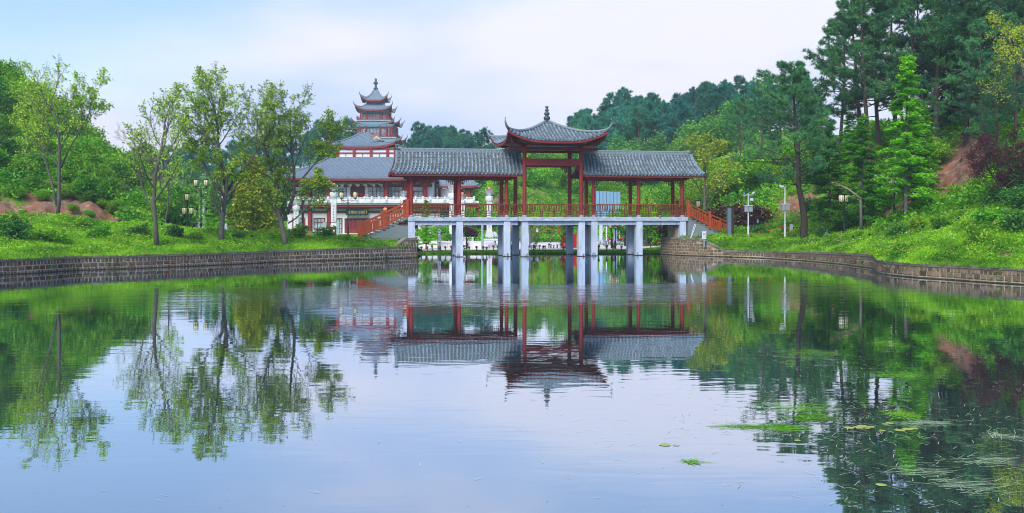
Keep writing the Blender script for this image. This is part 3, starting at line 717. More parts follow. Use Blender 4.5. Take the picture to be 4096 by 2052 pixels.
def corridor_roof(s_e0, s_e1, s_r0, s_r1, endl, endr):
    """eave from s_e0 to s_e1, ridge from s_r0 to s_r1"""
    V = 9
    bb = MB()
    for sg in (1, -1):
        rows = []
        for i in range(V):
            v = i/(V-1); t, z = rprof(v); f0 = s_r0 + (s_e0-s_r0)*v**2; f1 = s_r1 + (s_e1-s_r1)*v**2
            rows.append([(f0, sg*t, z), (f1, sg*t, z)])
        R = np.array(rows); bb.grid(R if sg == 1 else R[:, ::-1])
        bb.grid((R - np.array((0,0,.14)))[:, ::-1] if sg == 1 else R - np.array((0,0,.14)))
    roof = part('corridor_roof', bb, M['pan'], bridge)
    # front barrel tiles
    pitch = .32; n = int((s_e1 - s_e0 - .2) / pitch); off = (s_e1 - s_e0 - (n-1)*pitch)/2
    slope_len = 2.82; k = 8
    stuff = MB(); pans = MB(); tmv = np.array([v.co[:] for v in TM.vertices]); tmf = [tuple(p.vertices) for p in TM.polygons]
    for i in range(n):
        for side in (1, -1):
            for j in range(k):
                v = (j+.5)/k; t, z = rprof(v); an = rtan(v)
                f0 = s_r0 + (s_e0-s_r0)*v**2; f1 = s_r1 + (s_e1-s_r1)*v**2
                s = f0 + .09 + (f1-f0-.18)*i/(n-1)
                if side == 1:
                    link('eave_tile' if j == k-1 else 'tile', TE if j == k-1 else TM, roof, (s + random.uniform(-.008,.008), t, z+.015+.012*(j%2)), (-an, 0, random.uniform(-.02,.02)))
                else:
                    p = tmv.copy(); c, sn = math.cos(-an), math.sin(-an)
                    y = p[:,1]*c - p[:,2]*sn; zz = p[:,1]*sn + p[:,2]*c
                    stuff.faces(np.stack([-p[:,0]+s, -(y+t), zz+z+.015], 1), tmf)
        if i < n-1:
            v = 1.0; t, z = rprof(v)
            s = s_e0 + .09 + (s_e1-s_e0-.18)*(i+.5)/(n-1)
            link('drip_tile', TD, roof, (s, t-.02, z+.0))
            for side in (1, -1):
                for j in range(16):           # overlapping pan tiles
                    va, vb = j/16, (j+1)/16; ta, za = rprof(va); tb, zb = rprof(vb)
                    fa = s_r0 + (s_e0-s_r0)*va**2; fb = s_r1 + (s_e1-s_r1)*va**2; ss = fa + .09 + (fb-fa-.18)*(i+.5)/(n-1) + random.uniform(-.01,.01)
                    h0, h1 = .008, .050 + random.uniform(-.012, .012)
                    P_ = [(ss-.10, side*ta, za+h0+.02), (ss, side*ta, za+h0), (ss+.10, side*ta, za+h0+.02), (ss+.10, side*tb, zb+h1+.02), (ss, side*tb, zb+h1), (ss-.10, side*tb, zb+h1+.02), (ss-.10, side*tb, zb), (ss+.10, side*tb, zb)]
                    pans.faces(P_, [(0,1,4,5),(1,2,3,4),(5,4,3,7,6)])
    part('back_tiles', stuff, M['tilestuff'], roof, kind='stuff')
    part('pan_tiles', pans, M['pan'], roof, kind='stuff')
    # fascia, rafters ends
    for sg in (1, -1):
        b = MB(); b.bar((s_e0+.03, sg*-(RH-.06), EZ-.16), (s_e1-.03, sg*-(RH-.06), EZ-.16), .07, .19); part('fascia_board', b, M['redbeam'], roof)
    # ridge
    b = MB(); b.box(s_r0, s_r1, -.13, .13, RZ-.05, RZ+.20); b.tube([(s_r0,0,RZ+.24),(s_r1,0,RZ+.24)], .085, 8); part('ridge_beam', b, M['ridge'], roof)
    b = MB(); m_ = int((s_r1-s_r0)/.34)
    for i in range(m_):
        s = s_r0 + (i+.5)*(s_r1-s_r0)/m_; b.box(s-.035, s+.035, -.138, .138, RZ+.04, RZ+.165)
    part('ridge_studs', b, M['capjoint'], roof, kind='stuff')
    for s_r, s_e, on in ((s_r0, s_e0, endl), (s_r1, s_e1, endr)):
        dr = 1 if s_r == s_r1 else -1
        for sg in (1, -1):       # verge tube running down the slope, gable board below it
            pts = []
            for i in range(10):
                v = i/9; t, z = rprof(v); pts.append((s_r + (s_e-s_r)*v**2, sg*t, z+.12))
            b = MB(); b.tube(pts, .105, 8); part('verge_ridge', b, M['tilestuff'], roof)
            bpts = [np.array(p) - np.array((dr*-.02,0,.26)) for p in pts]
            b = MB(); b.tube(bpts, .13, 4, phase=PI/4); part('gable_board', b, M['redbeam'], roof)
        if on:                   # curled ridge-end ornament
            b = MB(); b.tube([(s_r-dr*.32,0,RZ+.12),(s_r-dr*.05,0,RZ+.16),(s_r+dr*.10,0,RZ+.34),(s_r+dr*.02,0,RZ+.52),(s_r-dr*.14,0,RZ+.50)], [.15,.17,.14,.10,.05], 8)
            b.sphere((s_r-dr*.02,0,RZ+.34), (.12,.10,.10), 8, 6); b.bar((s_r+dr*.08,0,RZ+.15),(s_r+dr*.30,0,RZ+.38),.1,.06)
            part('ridge_ornament', b, M['finial'], roof, smooth=True)
        # gable triangle
        b = MB(); prof = [(sg*rprof(v)[0], rprof(v)[1]-.16) for sg in (1,) for v in np.linspace(1,0,6)] + [(-rprof(v)[0], rprof(v)[1]-.16) for v in np.linspace(.1,1,6)]
        x0 = s_r - dr*.5
        b.faces([(x0, p[0], p[1]) for p in prof], [tuple(range(len(prof)))]); part('gable_panel', b, M['redbeam'], roof)
    # purlins under the slope
    for v in (.35, .7):
        for sg in (1, -1):
            t, z = rprof(v); b = MB(); b.tube([(s_r0-.1, sg*t, z-.22), (s_r1+.1, sg*t, z-.22)], .07, 8); part('purlin', b, M['redbeam'], roof)
    return roof
corridor_roof(s_of(1570,-RH), s_of(2092,-RH), s_of(1586,0), s_of(2078,0), True, False)
corridor_roof(s_of(2336,-RH), s_of(2820,-RH), s_of(2322,0)+.1, s_of(2764,0), False, True)

# ---- generic swept roof
class Swept:
    def __init__(s, R, a, zt, ze, lift, pw=1.6, flare=0.0, lp=4.0):
        s.R = R if hasattr(R, '__len__') else (R, R); s.a = a if hasattr(a, '__len__') else (a, a)
        s.zt, s.ze, s.lift, s.pw, s.fl, s.lp = zt, ze, lift, pw, flare, lp
    def half(s, v): return (s.a[0]+(s.R[0]-s.a[0])*v, s.a[1]+(s.R[1]-s.a[1])*v)
    def pt(s, side, p, v, dz=0.0):
        hx, hy = s.half(v); ap = abs(p)
        z = s.zt - (s.zt-s.ze)*(1-max(0.0,1-v)**s.pw) + s.lift*v**2.5*ap**s.lp + dz
        e = 1 + s.fl*v**3*ap**s.lp
        x, y = p*hx, -hy
        if side in (1, 3): x, y = p*hy, -hx
        x *= e; y *= e
        c, sn = [(1,0),(0,1),(-1,0),(0,-1)][side]
        return (x*c - y*sn, x*sn + y*c, z)
    def sheet(s, dz=0.0, np_=17, nv=9, flip=False, v0=0.0):
        b = MB()
        for k in range(4):
            g = np.array([[s.pt(k, -1+2*i/(np_-1), v0+(1-v0)*j/(nv-1), dz) for i in range(np_)] for j in range(nv)])
            b.grid(g[:, ::-1] if flip else g)
        return b
    def edge(s, dz0, dz1, out=0.0):
        b = MB()
        for k in range(4):
            g = np.array([[s.pt(k, -1+2*i/16, 1.0, dz) for i in range(17)] for dz in (dz0, dz1)]); b.grid(g)
        return b
    def ribs(s, pitch, r, sides=(0,1,2,3), n=5, nv=8, dz=.02):
        b = MB()
        for k in sides:
            W = s.half(1)[0 if k in (0,2) else 1]; m = int(2*W/pitch)
            for i in range(m+1):
                x = -W + W*2*(i+.5)/(m+1); pts = []
                a0, a1 = (s.a[0], s.R[0]) if k in (0,2) else (s.a[1], s.R[1])
                v0 = 0.0 if abs(x) <= a0 else (abs(x)-a0)/(a1-a0)
                if v0 > .97: continue
                for j in range(nv):
                    v = v0 + (1-v0)*j/(nv-1); h = a0+(a1-a0)*v; pts.append(s.pt(k, max(-1,min(1,x/h)), v, dz))
                b.tube(pts, r, n)
        return b
    def hips(s, r, horn, up=1.0, inset=0.0):
        out = []
        for k in range(4):
            pts = [np.array(s.pt(k, 1, v, r*.6)) for v in np.linspace(0,1,9)]
            d_ = pts[-1]-pts[-2]; d_[2] = 0; d_ /= np.linalg.norm(d_)
            e = pts[-1]; rr = [r]*9
            for q, h, w in ((.25,.22,.8),(.42,.55,.6),(.45,.85,.42),(.36,1.0,.25)):
                pts.append(e + d_*horn*q + np.array((0,0,horn*h*up))); rr.append(r*w)
            out.append((pts, rr))
        return out
pav = Swept((4.15,4.15), .12, 11.75, 9.88, .85, 1.25, .035, 3.2)
rf = part('pavilion_roof', pav.sheet(np_=25, nv=11), M['pan'], bridge)
part('soffit', pav.sheet(-.26, flip=True, v0=.28), M['redbeam'], rf)
part('fascia_board', pav.edge(-.04, -.27), M['redbeam'], rf)
b = MB(); b.box(-2.9,2.9,-2.5,2.5,9.72,9.75); part('ceiling_panel', b, M['soffit'], rf)
# front tiles one by one, the other three sides joined
W = 4.05; m_ = 26; stuff = MB()
tmv = np.array([v.co[:] for v in TM.vertices]); tmf = [tuple(p.vertices) for p in TM.polygons]
for k in range(4):
    for i in range(m_):
        x = -W + 2*W*(i+.5)/m_; L_ = 4.15*1.03 - abs(x); nt_ = max(1, int(L_/.33))
        for j in range(nt_):
            d0 = j*.33 + .16          # distance up from the eave
            v = 1 - (d0-.02)/4.03; h = pav.half(v)[0]
            if v < .03 or abs(x)/h > .985: continue
            p = x/h; A = np.array(pav.pt(k, p, v)); v2 = max(0, v-.05); B = np.array(pav.pt(k, x/max(pav.half(v2)[0], abs(x)+.001), v2)); dv = B-A
            pitch_ = math.atan2(dv[2], math.hypot(dv[0], dv[1])); az = math.atan2(dv[1], dv[0]) - PI/2
            if k == 0:
                link('eave_tile' if j == 0 else 'tile', TE if j == 0 else TM, rf, tuple(A+np.array((0,0,.02))), (pitch_, 0, az))
            else:
                Mx = Matrix.Translation(A + np.array((0,0,.02))) @ Matrix.Rotation(az, 4, 'Z') @ Matrix.Rotation(pitch_, 4, 'X')
                mm = np.array(Mx); q = tmv @ mm[:3,:3].T + mm[:3,3]; stuff.faces(q, tmf)
        if k == 0:
            xx = -W + 2*W*(i+1)/m_
            if i < m_-1:
                q = pav.pt(0, xx/4.15, 1.0); link('drip_tile', TD, rf, (q[0], q[1]-.03, q[2]))
part('side_tiles', stuff, M['tilestuff'], rf, kind='stuff')
for pts, rr in pav.hips(.13, .95, .95):
    b = MB(); b.tube(pts, rr, 8); part('hip_ridge', b, M['ridge'], rf, smooth=True)
b = MB(); b.lathe([(.34,0),(.30,.12),(.16,.2),(.13,.26),(.27,.38),(.31,.50),(.26,.62),(.13,.70),(.22,.78),(.26,.88),(.21,.98),(.10,1.04),(.17,1.12),(.18,1.2),(.12,1.3),(.09,1.34),(.14,1.42),(.15,1.52),(.09,1.55)], 14, (0,0,11.62)); part('finial', b, M['finial'], rf, smooth=True)
# gate frame
for t in (-TG, TG):
    beam((SG[0]-.05,t,8.14), (SG[1]+.05,t,8.14), .24, .56, 'gate_beam', 'red')
    beam((SG[0]-1.5,t,9.28), (SG[1]+1.5,t,9.28), .20, .24, 'gate_beam', 'redbeam')
    beam((SG[0]-.4,t,9.62), (SG[1]+.4,t,9.62), .18, .16, 'gate_beam', 'redbeam')
    lattice(SG[0]+.2, t, 7.82, 1); lattice(SG[1]-.2, t, 7.82, -1)
for s in SG:
    beam((s,-TG+.05,8.14), (s,TG-.05,8.14), .22, .50, 'gate_beam', 'redbeam')
    beam((s,-TG-1.35,9.47), (s,TG+1.35,9.47), .20, .22, 'gate_beam', 'redbeam')
for sx, s in ((-1, SG[0]), (1, SG[1])):
    for ty in (-1, 1):
        b = MB(); b.bar((s, ty*TG, 9.50), (s+sx*1.35, ty*(TG+1.35), 9.86), .20, .26); part('corner_bracket', b, M['red'], bridge)
        b = MB(); b.bar((s+sx*.9, ty*(TG+.9), 9.95), (s+sx*1.62, ty*(TG+1.62), 10.22), .16, .22); part('corner_bracket', b, M['redbeam'], bridge)
# benches with back rails along both sides
def rail_run(s0, s1, t, ends=(True, True), sgn=None):
    """bench railing on the line t between s0 and s1"""
    sg = -1 if t < 0 else 1
    root = link('bench_railing', None, bridge)
    to = t + sg*.14
    b = MB(); b.bar((s0,to,4.50),(s1,to,4.50),.09,.075); part('top_rail', b, M['rail'], root)
    b = MB(); b.bar((s0,t-sg*.10,3.92),(s1,t-sg*.10,3.92),.34,.055); part('seat', b, M['rail'], root)
    for z in (3.72, 3.53):
        b = MB(); b.bar((s0,t,z),(s1,t,z),.045,.05); part('rail', b, M['rail'], root)
    n = max(2, round((s1-s0)/.225))
    for i in range(n+1):
        s = s0 + (s1-s0)*i/n
        b = MB(); b.tube([(s,t+sg*.02,3.93),(s,t+sg*.10,4.16),(s,to,4.48)], [.035,.035,.03], 4, phase=PI/4); part('baluster', b, M['rail'], root)
    n = max(1, round((s1-s0)/1.15))
    for i in range(n+1):
        s = s0 + (s1-s0)*i/n
        b = MB(); b.bar((s,t,3.40),(s,t,3.90),.075,.09,up=(1,0,0)); part('post', b, M['rail'], root)
    for i in range(n):
        s = s0 + (s1-s0)*(i+.5)/n
        b = MB(); b.bar((s,t,3.53),(s,t,3.72),.045,.05,up=(1,0,0)); part('strut', b, M['rail'], root)
for t in (-1.33, 1.33):
    rail_run(SL[0]+.05, G0+.05, t); rail_run(G1-.05, SR[-1]-.05, t)
sm_ = (SG[0]+SG[1])/2
for t in (-2.15, 2.15):
    rail_run(SG[0]+.22, SG[1]-.22, t)
    # curved arm rests beside the gate columns
    for s, d_ in ((G0+.12,1),(G1-.12,-1)):
        for q in range(3):
            sg = -1 if t < 0 else 1; ss = s + d_*q*.13
            b = MB(); b.tube([(ss,sg*1.5,3.9),(ss+d_*.05,sg*1.62,4.1),(ss-d_*.04,sg*1.75,4.3),(ss,sg*1.85,4.5)], .035, 5); part('arm_rest', b, M['rail'], bridge)
# stairs at either end
def stairs(side):
    sg = -1 if side == 'l' else 1
    e = SE0 if side == 'l' else SE1
    n, rise, run = (10, .178, .385) if side == 'l' else (10, .178, .40)
    st = link('stairway', None, bridge)
    for i in range(n):
        z = BZ - .10 - rise*i; s0 = e + sg*run*i
        b = MB(); b.box(min(s0, s0+sg*run), max(s0, s0+sg*run), -1.42, 1.42, z-rise+.045, z-.045 if False else z-.04)
        b.box(min(s0-sg*.0, s0+sg*(run+.03)), max(s0, s0+sg*(run+.03)), -1.46, 1.46, z-.04, z)
        part('step', b, M['granite'], st)
    prof = [(e, .9)] + [(e, BZ-.10-.18)]
    for i in range(n):
        z = BZ - .10 - rise*(i+1); prof += [(e+sg*run*i, z), (e+sg*run*(i+1), z)]
    prof += [(e+sg*run*n, .9)]
    b = MB(); b.extr(prof, -1.40, 1.40); part('flank_wall', b, M['granite'], st)
    for t in (-1.36, 1.36):
        rl = link('stair_railing', None, bridge)
        ps = [e + sg*.06, e + sg*(run*n*.5+.08), e + sg*(run*n+.12)]
        zs = [BZ-.06, BZ-.10-rise*n*.5-.06, BZ-.10-rise*n]
        H = 1.52
        for s, z in zip(ps, zs):
            b = MB(); b.box(s-.115, s+.115, t-.115, t+.115, z-.02, z+H-.11); b.box(s-.125, s+.125, t-.125, t+.125, z+H-.10, z+H+.05); b.box(s-.105, s+.105, t-.105, t+.105, z+H-.111, z+H-.099)
            part('newel_post', b, M['stairrail'], rl)
        for k in range(2):
            a, c, za, zc = ps[k]+sg*.11, ps[k+1]-sg*.11, zs[k], zs[k+1]
            f = (zc-za)/(ps[k+1]-ps[k]); za2, zc2 = za+f*sg*.11, zc-f*sg*.11
            for dz, hh, nm in ((1.30,.11,'hand_rail'),(.98,.12,'mid_rail'),(.30,.12,'bottom_rail')):
                b = MB(); b.bar((a,t,za2+dz),(c,t,zc2+dz),.10,hh); part(nm, b, M['stairrail'], rl)
            m = 8
            for i in range(m):
                s = a + (c-a)*(i+.6)/(m+.2); z = za2 + (zc2-za2)*(s-a)/(c-a)
                b = MB(); b.faces([(s-.065,t-.03,z+.34+f*-.065),(s+.065,t-.03,z+.34+f*.065),(s+.065,t-.03,z+.95+f*.065),(s-.065,t-.03,z+.95-f*.065),(s-.065,t+.03,z+.34-f*.065),(s+.065,t+.03,z+.34+f*.065),(s+.065,t+.03,z+.95+f*.065),(s-.065,t+.03,z+.95-f*.065)], [(0,1,2,3),(7,6,5,4),(0,3,7,4),(1,5,6,2)])
                part('slat', b, M['stairrail'], rl)
            s = (a+c)/2; z = (za2+zc2)/2
            b = MB(); b.bar((s,t,z+1.02),(s,t,z+1.26),.08,.10,up=(1,0,0)); part('rail_block', b, M['stairrail'], rl)
stairs('l'); stairs('r')
# broken opening under the top left step, with loose bricks
b = MB(); b.box(SE0-.78, SE0-.02, -1.412, -1.404, 2.72, 3.12); part('opening_shade_plate', b, surf('hole_shade', (0.02,0.018,0.016), .9), bridge)  # thin dark plate; the shade inside the hole is put into its colour
for q, (ds_, dz_) in enumerate(((-.2,2.78),(-.45,2.80),(-.62,2.95),(-.3,2.95))):
    b = MB(); b.cbox((SE0+ds_, -1.43, dz_), (.17,.06,.09)); part('brick', b, M['stonered'], bridge)
# floodlights lying on the slab edge
for x in (1772, 2640):
    s = s_of(x, -1.5); b = MB(); b.tube([(s-.05,-1.62,3.50),(s+.10,-1.45,3.46)], [.10,.07], 8); b.bar((s+.08,-1.45,3.42),(s+.25,-1.40,3.42),.12,.05); part('floodlight', b, M['steelblue'], bridge)
# stone wall of the right abutment, seen between the end piers
b = MB(); sA = SR[-1]-.2; b.box(sA-.25, SE1-.01, -.9, 1.3, .6, 2.73); part('abutment', b, M['mortartan'], bridge)
ab = bridge.children[-1]
for r_ in range(4):
    for q in range(5):
        b = MB(); x0 = sA-.25 + q*.24 + .02; b.box(x0, x0+.19, -.94, -.9, 1.62+r_*.27, 1.85+r_*.27); part('stone', b, M['stonetan'], ab)
# ------------------------------------------------------------------ memorial hall behind the left stairs
HD = 165.0
hall = thing('memorial_hall', 'two storey white hall with red columns, grey tiled roof and dark name board', 'hall', (wx(1470,HD), HD, 0.0))
def hx(x, D=HD): return wx(x, D) - wx(1470, HD)
def hbox(name, x0, x1, y0, y1, D, dep, mat, parent=None, **k):
    """box spanning photo columns x0..x1 and rows y0..y1 when its front face stands at distance D"""
    b = MB(); b.box(hx(x0,D), hx(x1,D), D-HD, D-HD+dep, wz(y1,D), wz(y0,D)); return part(name, b, M[mat] if isinstance(mat, str) else mat, parent or hall, **k)
GZ = 0.55
# ground floor
b = MB(); b.box(hx(1150,162.4), hx(1760,162.4), -2.6, 22, GZ-.6, wz(818,162.4)-.02); part('ground_floor_wall', b, M['white'], hall)
hbox('plinth', 1140, 1770, 934, 946, 160.4, 2.5, 'whitestone')
b = MB(); b.box(hx(1165,163.7), hx(1730,163.7), -1.3, 20, wz(817,163.7), wz(712,163.7)); part('upper_wall', b, M['white'], hall)
hbox('balcony_slab', 1150, 1916, 812, 818, 160.9, 4, 'whitestone')
hbox('balcony_slab', 1150, 1916, 804, 812, 160.7, .5, 'whitestone')
hbox('red_band', 1152, 1914, 818.4, 829, 161.1, 1.6, 'redbeam')
hbox('dark_band', 1152, 1760, 829.3, 834, 161.6, .9, 'maroon')
hbox('red_band', 1150, 1758, 843, 852, 162.25, .14, 'redbeam')
hbox('red_band', 1165, 1728, 738, 748, 163.5, .18, 'redbeam')
hbox('eave_band', 1160, 1735, 718, 724, 161.4, 1.0, 'red')
hbox('dark_band', 1162, 1733, 724.3, 730, 162.2, 1.2, 'redbeam')
for x in (1240, 1316, 1545, 1622, 1700):
    for (yt, yb, D, r, nm) in ((730, 815, 162.6, .40, 'column'), (834, 936, 162.2, .36, 'pilaster')):
        if nm == 'pilaster' and x > 1560: continue
        b = MB(); b.lathe([(r,0),(r,wz(yt,D)-wz(yb,D))], 12, (hx(x,D), D-HD, wz(yb,D))); part(nm, b, M['red'], hall)
    b = MB()
    for sg in (-1,1): b.bar((hx(x,163)+sg*.4,-2.4,wz(731,163)-.25),(hx(x,163)+sg*.95,-2.4,wz(731,163)-.1),.3,.45)
    part('column_bracket', b, M['red'], hall)
def window(x0, x1, y0, y1, D, nx, ny, frame='frame', name='window'):
    w = hbox(name, x0, x1, y0, y1, D, .10, 'glass')
    b = MB(); X0, X1, Z0, Z1 = hx(x0,D), hx(x1,D), wz(y1,D), wz(y0,D); t = .11
    for a in ((X0-t,X1+t,Z1,Z1+t),(X0-t,X1+t,Z0-t,Z0),(X0-t,X0,Z0,Z1),(X1,X1+t,Z0,Z1)): b.box(a[0],a[1],D-HD-.10,D-HD+.12,a[2],a[3])
    part('frame', b, M[frame], w)
    for i in range(1, nx):
        X = X0 + (X1-X0)*i/nx; b = MB(); b.box(X-.05,X+.05,D-HD-.06,D-HD+.02,Z0,Z1); part('mullion', b, M[frame], w)
    for i in range(1, ny):
        Z = Z0 + (Z1-Z0)*(.6 if ny == 2 else i/ny); b = MB(); b.box(X0,X1,D-HD-.055,D-HD+.02,Z-.045,Z+.045); part('transom', b, M[frame], w)
    return w
for x0, x1 in ((1262,1307),(1327,1386),(1476,1535),(1550,1610)): window(x0, x1, 749, 788, 163.6, 4, 2)
window(1182, 1226, 768, 800, 163.6, 3, 1); window(1655, 1690, 766, 797, 163.6, 2, 1)
def door(x0, x1, y0, y1, D, leaves, parent=None):
    dr = hbox('door', x0, x1, y0, y1, D, .12, 'door')
    X0, X1, Z0, Z1 = hx(x0,D), hx(x1,D), wz(y1,D), wz(y0,D); w = (X1-X0)/leaves
    for i in range(leaves):
        b = MB(); b.box(X0+w*i+.12,X0+w*(i+1)-.12,D-HD-.05,D-HD+.02,Z0+(Z1-Z0)*.36,Z0+(Z1-Z0)*.76); part('door_pane', b, M['maroon'], dr)
        b = MB(); b.box(X0+w*i+.12,X0+w*(i+1)-.12,D-HD-.04,D-HD+.02,Z0+(Z1-Z0)*.84,Z0+(Z1-Z0)*.95); part('transom_pane', b, M['black'], dr)
        b = MB(); b.box(X0+w*i+.12,X0+w*(i+1)-.12,D-HD-.04,D-HD+.02,Z0+.15,Z0+(Z1-Z0)*.30); part('door_panel', b, M['door'], dr)
    return dr
door(1402, 1459, 747, 790, 163.5, 2)
hbox('door_panel_white', 1387.5, 1400.5, 747, 790, 163.45, .2, 'whitestone'); hbox('door_panel_white', 1461, 1474, 747, 790, 163.45, .2, 'whitestone')
door(1378, 1480, 873, 936, 162.3, 6)
for x0, x1, y0, y1, nx, ny in ((1172,1183,873,915,1,2),(1201,1217,873,915,2,2),(1257,1297,874,914,3,2),(1348,1366,875,934,2,3),(1494,1508,875,934,2,3),(1555,1600,870,925,3,2),(1642,1668,888,912,2,1)):
    window(x0, x1, y0, y1, 162.3, nx, ny)
for i in range(6):
    x = 1368 + i*31.3; b = MB(); D = 163.5; b.tube([(hx(x,D)-.25,-2.2,wz(737,D)),(hx(x,D)+.3,-2.6,wz(742,D))], [.16,.26], 8); b.bar((hx(x,D),-2.1,wz(733,D)),(hx(x,D),-2.2,wz(738,D)),.08,.08)
    part('spotlight', b, M['whitemetal'], hall)
# balustrade: posts and panels one by one
D = 160.9; px0 = 1166; k = 0
while px0 < 1912:
    b = MB(); X = hx(px0, D); b.box(X-.13,X+.13,-4.15,-3.9,wz(806,D),wz(786,D)); b.box(X-.10,X+.10,-4.12,-3.93,wz(786,D),wz(784,D)); part('baluster_post', b, M['whitestone'], hall)
    if px0 + 29.2 < 1914:
        X2 = hx(px0+29.2, D); b = MB(); b.box(X+.131,X2-.131,-4.08,-3.97,wz(805,D),wz(794.5,D)); part('balustrade_panel', b, M['whitestone'], hall)
        b = MB(); b.box(X+.131,X2-.131,-4.10,-3.95,wz(792,D),wz(789.5,D)); part('balustrade_rail', b, M['whitestone'], hall)
        b = MB(); Xm = (X+X2)/2; b.box(Xm-.09,Xm+.09,-4.06,-4.0,wz(794.6,D),wz(792,D)); part('balustrade_block', b, M['whitestone'], hall)
    if k % 2 == 1:
        b = MB(); b.sphere((X,-4.25,wz(798,D)),(.19,.14,.19),8,6); b.box(X-.24,X+.24,-4.4,-4.16,wz(807,D),wz(803,D)); part('stone_drum', b, M['whitestone'], hall)
    px0 += 29.2; k += 1
# name board with gilt characters
sgn = hbox('name_board', 1384, 1473, 838, 861, 161.6, .18, 'blacksign')
def text(body, size, loc, mat, parent=None, rot=(PI/2,0,0), name='lettering', ext=.01, align='CENTER'):
    c = bpy.data.curves.new(name, 'FONT'); c.body = body; c.size = size; c.extrude = ext; c.align_x = align; c.align_y = 'CENTER'; c.materials.append(mat)
    tmp = bpy.data.objects.new('tmp', c); COL.objects.link(tmp); bpy.context.view_layer.update()
    me = bpy.data.meshes.new_from_object(tmp.evaluated_get(bpy.context.evaluated_depsgraph_get())); bpy.data.objects.remove(tmp); bpy.data.curves.remove(c)
    me.materials.clear(); me.materials.append(mat)
    return link(name, me, parent, loc, rot)
for i, ch in enumerate('曾鞏紀念館'):
    text(ch, .50, (hx(1396.5+i*13.3,161.6), 161.58-HD, wz(849.5,161.6)), M['gold'], sgn, name='gilt_character')
for q in (-.18, .18):
    b = MB()
    for j in range(5): b.box(hx(1461.5,161.6)+q-.05, hx(1461.5,161.6)+q+.05, 161.56-HD, 161.6-HD, wz(853.5,161.6)+j*.15, wz(853.5,161.6)+j*.15+.10)
    part('small_gilt_characters', b, M['gold'], sgn, kind='stuff')
for x in (1397,1419,1441,1462):
    b = MB(); b.cbox((hx(x,161.6),161.7-HD,wz(862,161.6)),(.12,.16,.14)); part('board_bracket', b, M['frame'], sgn)
b = MB(); b.sphere((hx(1542,160),-5.2,wz(838,160)),(.36,.36,.32),10,7); part('red_lantern', b, M['orange'], hall)
# roofs
def far_roof(parent, sw, pitch, r, hip_r, horn, up, sides=(0,1,2,3), name='roof', th=.3, loc=(0,0,0), rim='redbeam', nrib=4, mat='farroof'):
    rt = part(name, sw.sheet(np_=17, nv=7), M[mat], parent, loc=loc)
    part('eave_underside', sw.sheet(-th, np_=17, nv=7, flip=True), M['maroon'], rt)
    part('eave_rim', sw.edge(-.02, -th-.02), M[rim], rt)
    part('tile_ribs', sw.ribs(pitch, r, sides, nrib, 6, .03), M['farrib'], rt, kind='stuff')
    for pts, rr in sw.hips(hip_r, horn, up):
        b = MB(); b.tube(pts, rr, 6); part('hip_ridge', b, M['ridge'], rt)
    return rt
def at_depth(xc, D): return (wx(xc, D) - wx(1470, HD), D - HD, 0)
low = Swept((12.9,12.3), (5.3,5.0), wz(634,169), wz(717,161)+.1, .35, 1.25, .02)
far_roof(hall, low, .205, .055, .16, .8, .7, (0,1,3), 'lower_roof', .32, at_depth(1462,173))
b = MB(); b.bar((hx(1345,168),3.1,wz(632,168)),(hx(1590,168),3.1,wz(632,168)),.5,.32); part('ridge_beam', b, M['ridge'], hall)
b = MB(); b.box(hx(1345,168.6), hx(1588,168.6), 3.6, 13, wz(640,168.6), wz(590,168.6)); part('top_storey_wall', b, M['white'], hall)
for x in (1350, 1416, 1484, 1550, 1580):
    b = MB(); b.box(hx(x,168.4)-.22,hx(x,168.4)+.22,3.35,3.62,wz(634,168.4),wz(588,168.4)); part('post', b, M['red'], hall)
for y in (596.5, 612.5): hbox('red_band', 1346, 1586, y-3, y+2, 168.5, .12, 'redbeam')
for x in (1383, 1450, 1517): hbox('red_band', x-1, x+1, 614.5, 626, 168.5, .1, 'frame')
up_ = Swept((5.7,5.7), (.5,.3), wz(533,174), wz(587,168)+.05, .75, 1.35, .05, 3.5)
far_roof(hall, up_, .205, .055, .14, .7, .9, (0,1,3), 'upper_roof', .35, at_depth(1457,174))
gb = MB(); XG = hx(1504,170)
gb.faces([(XG-.75,170-HD,wz(556,170)),(XG+.75,170-HD,wz(556,170)),(XG,170-HD,wz(541,170))], [(0,1,2)]); part('gable_panel', gb, M['white'], hall)
b = MB(); b.bar((XG-1.1,169.9-HD,wz(560,170)),(XG,169.9-HD,wz(535,170)),.2,.16); b.bar((XG+1.3,169.9-HD,wz(563,170)),(XG,169.9-HD,wz(535,170)),.2,.16); part('gable_ridge', b, M['ridge'], hall)
b = MB(); b.cbox((XG,169.95-HD,wz(552,170)),(.55,.08,.25)); part('gilt_ornament', b, M['gold'], hall)
# annex wing on the right
AD = 170
b = MB(); b.box(hx(1728,171), hx(1880,171), 6, 16, GZ-.6, wz(818,171)); part('annex_ground_wall', b, M['white'], hall)
b = MB(); b.box(hx(1725,176), hx(1800,176), 11, 16, wz(818,176), wz(735,176)); part('annex_upper_wall', b, M['white'], hall)
ax = Swept((4.3,4.0), (2.9,2.2), wz(712,172), wz(745,168), .25, 1.2, .03)
far_roof(hall, ax, .205, .055, .14, .4, .5, (0,1,3), 'annex_roof', .30, at_depth(1812,172))
for x, w in ((1741,.5),(1757,.55),(1832,.3),(1848,.45),(1868,.85),(1876,.8)):
    b = MB(); b.lathe([(w/2*.9,0),(w/2*.9,wz(748,169)-wz(815,169))],10,(hx(x,169),4,wz(815,169))); part('column', b, M['red'], hall)
hbox('annex_door', 1726, 1750, 900, 937, 170.8, .2, 'maroon')
for x0, x1 in ((1643,1668),(1776,1794)): window(x0, x1, 888, 911, 170.8 if x0 > 1700 else 162.3, 2, 1)
hbox('pilaster', 1699, 1708, 834, 940, 162.2, .2, 'red')

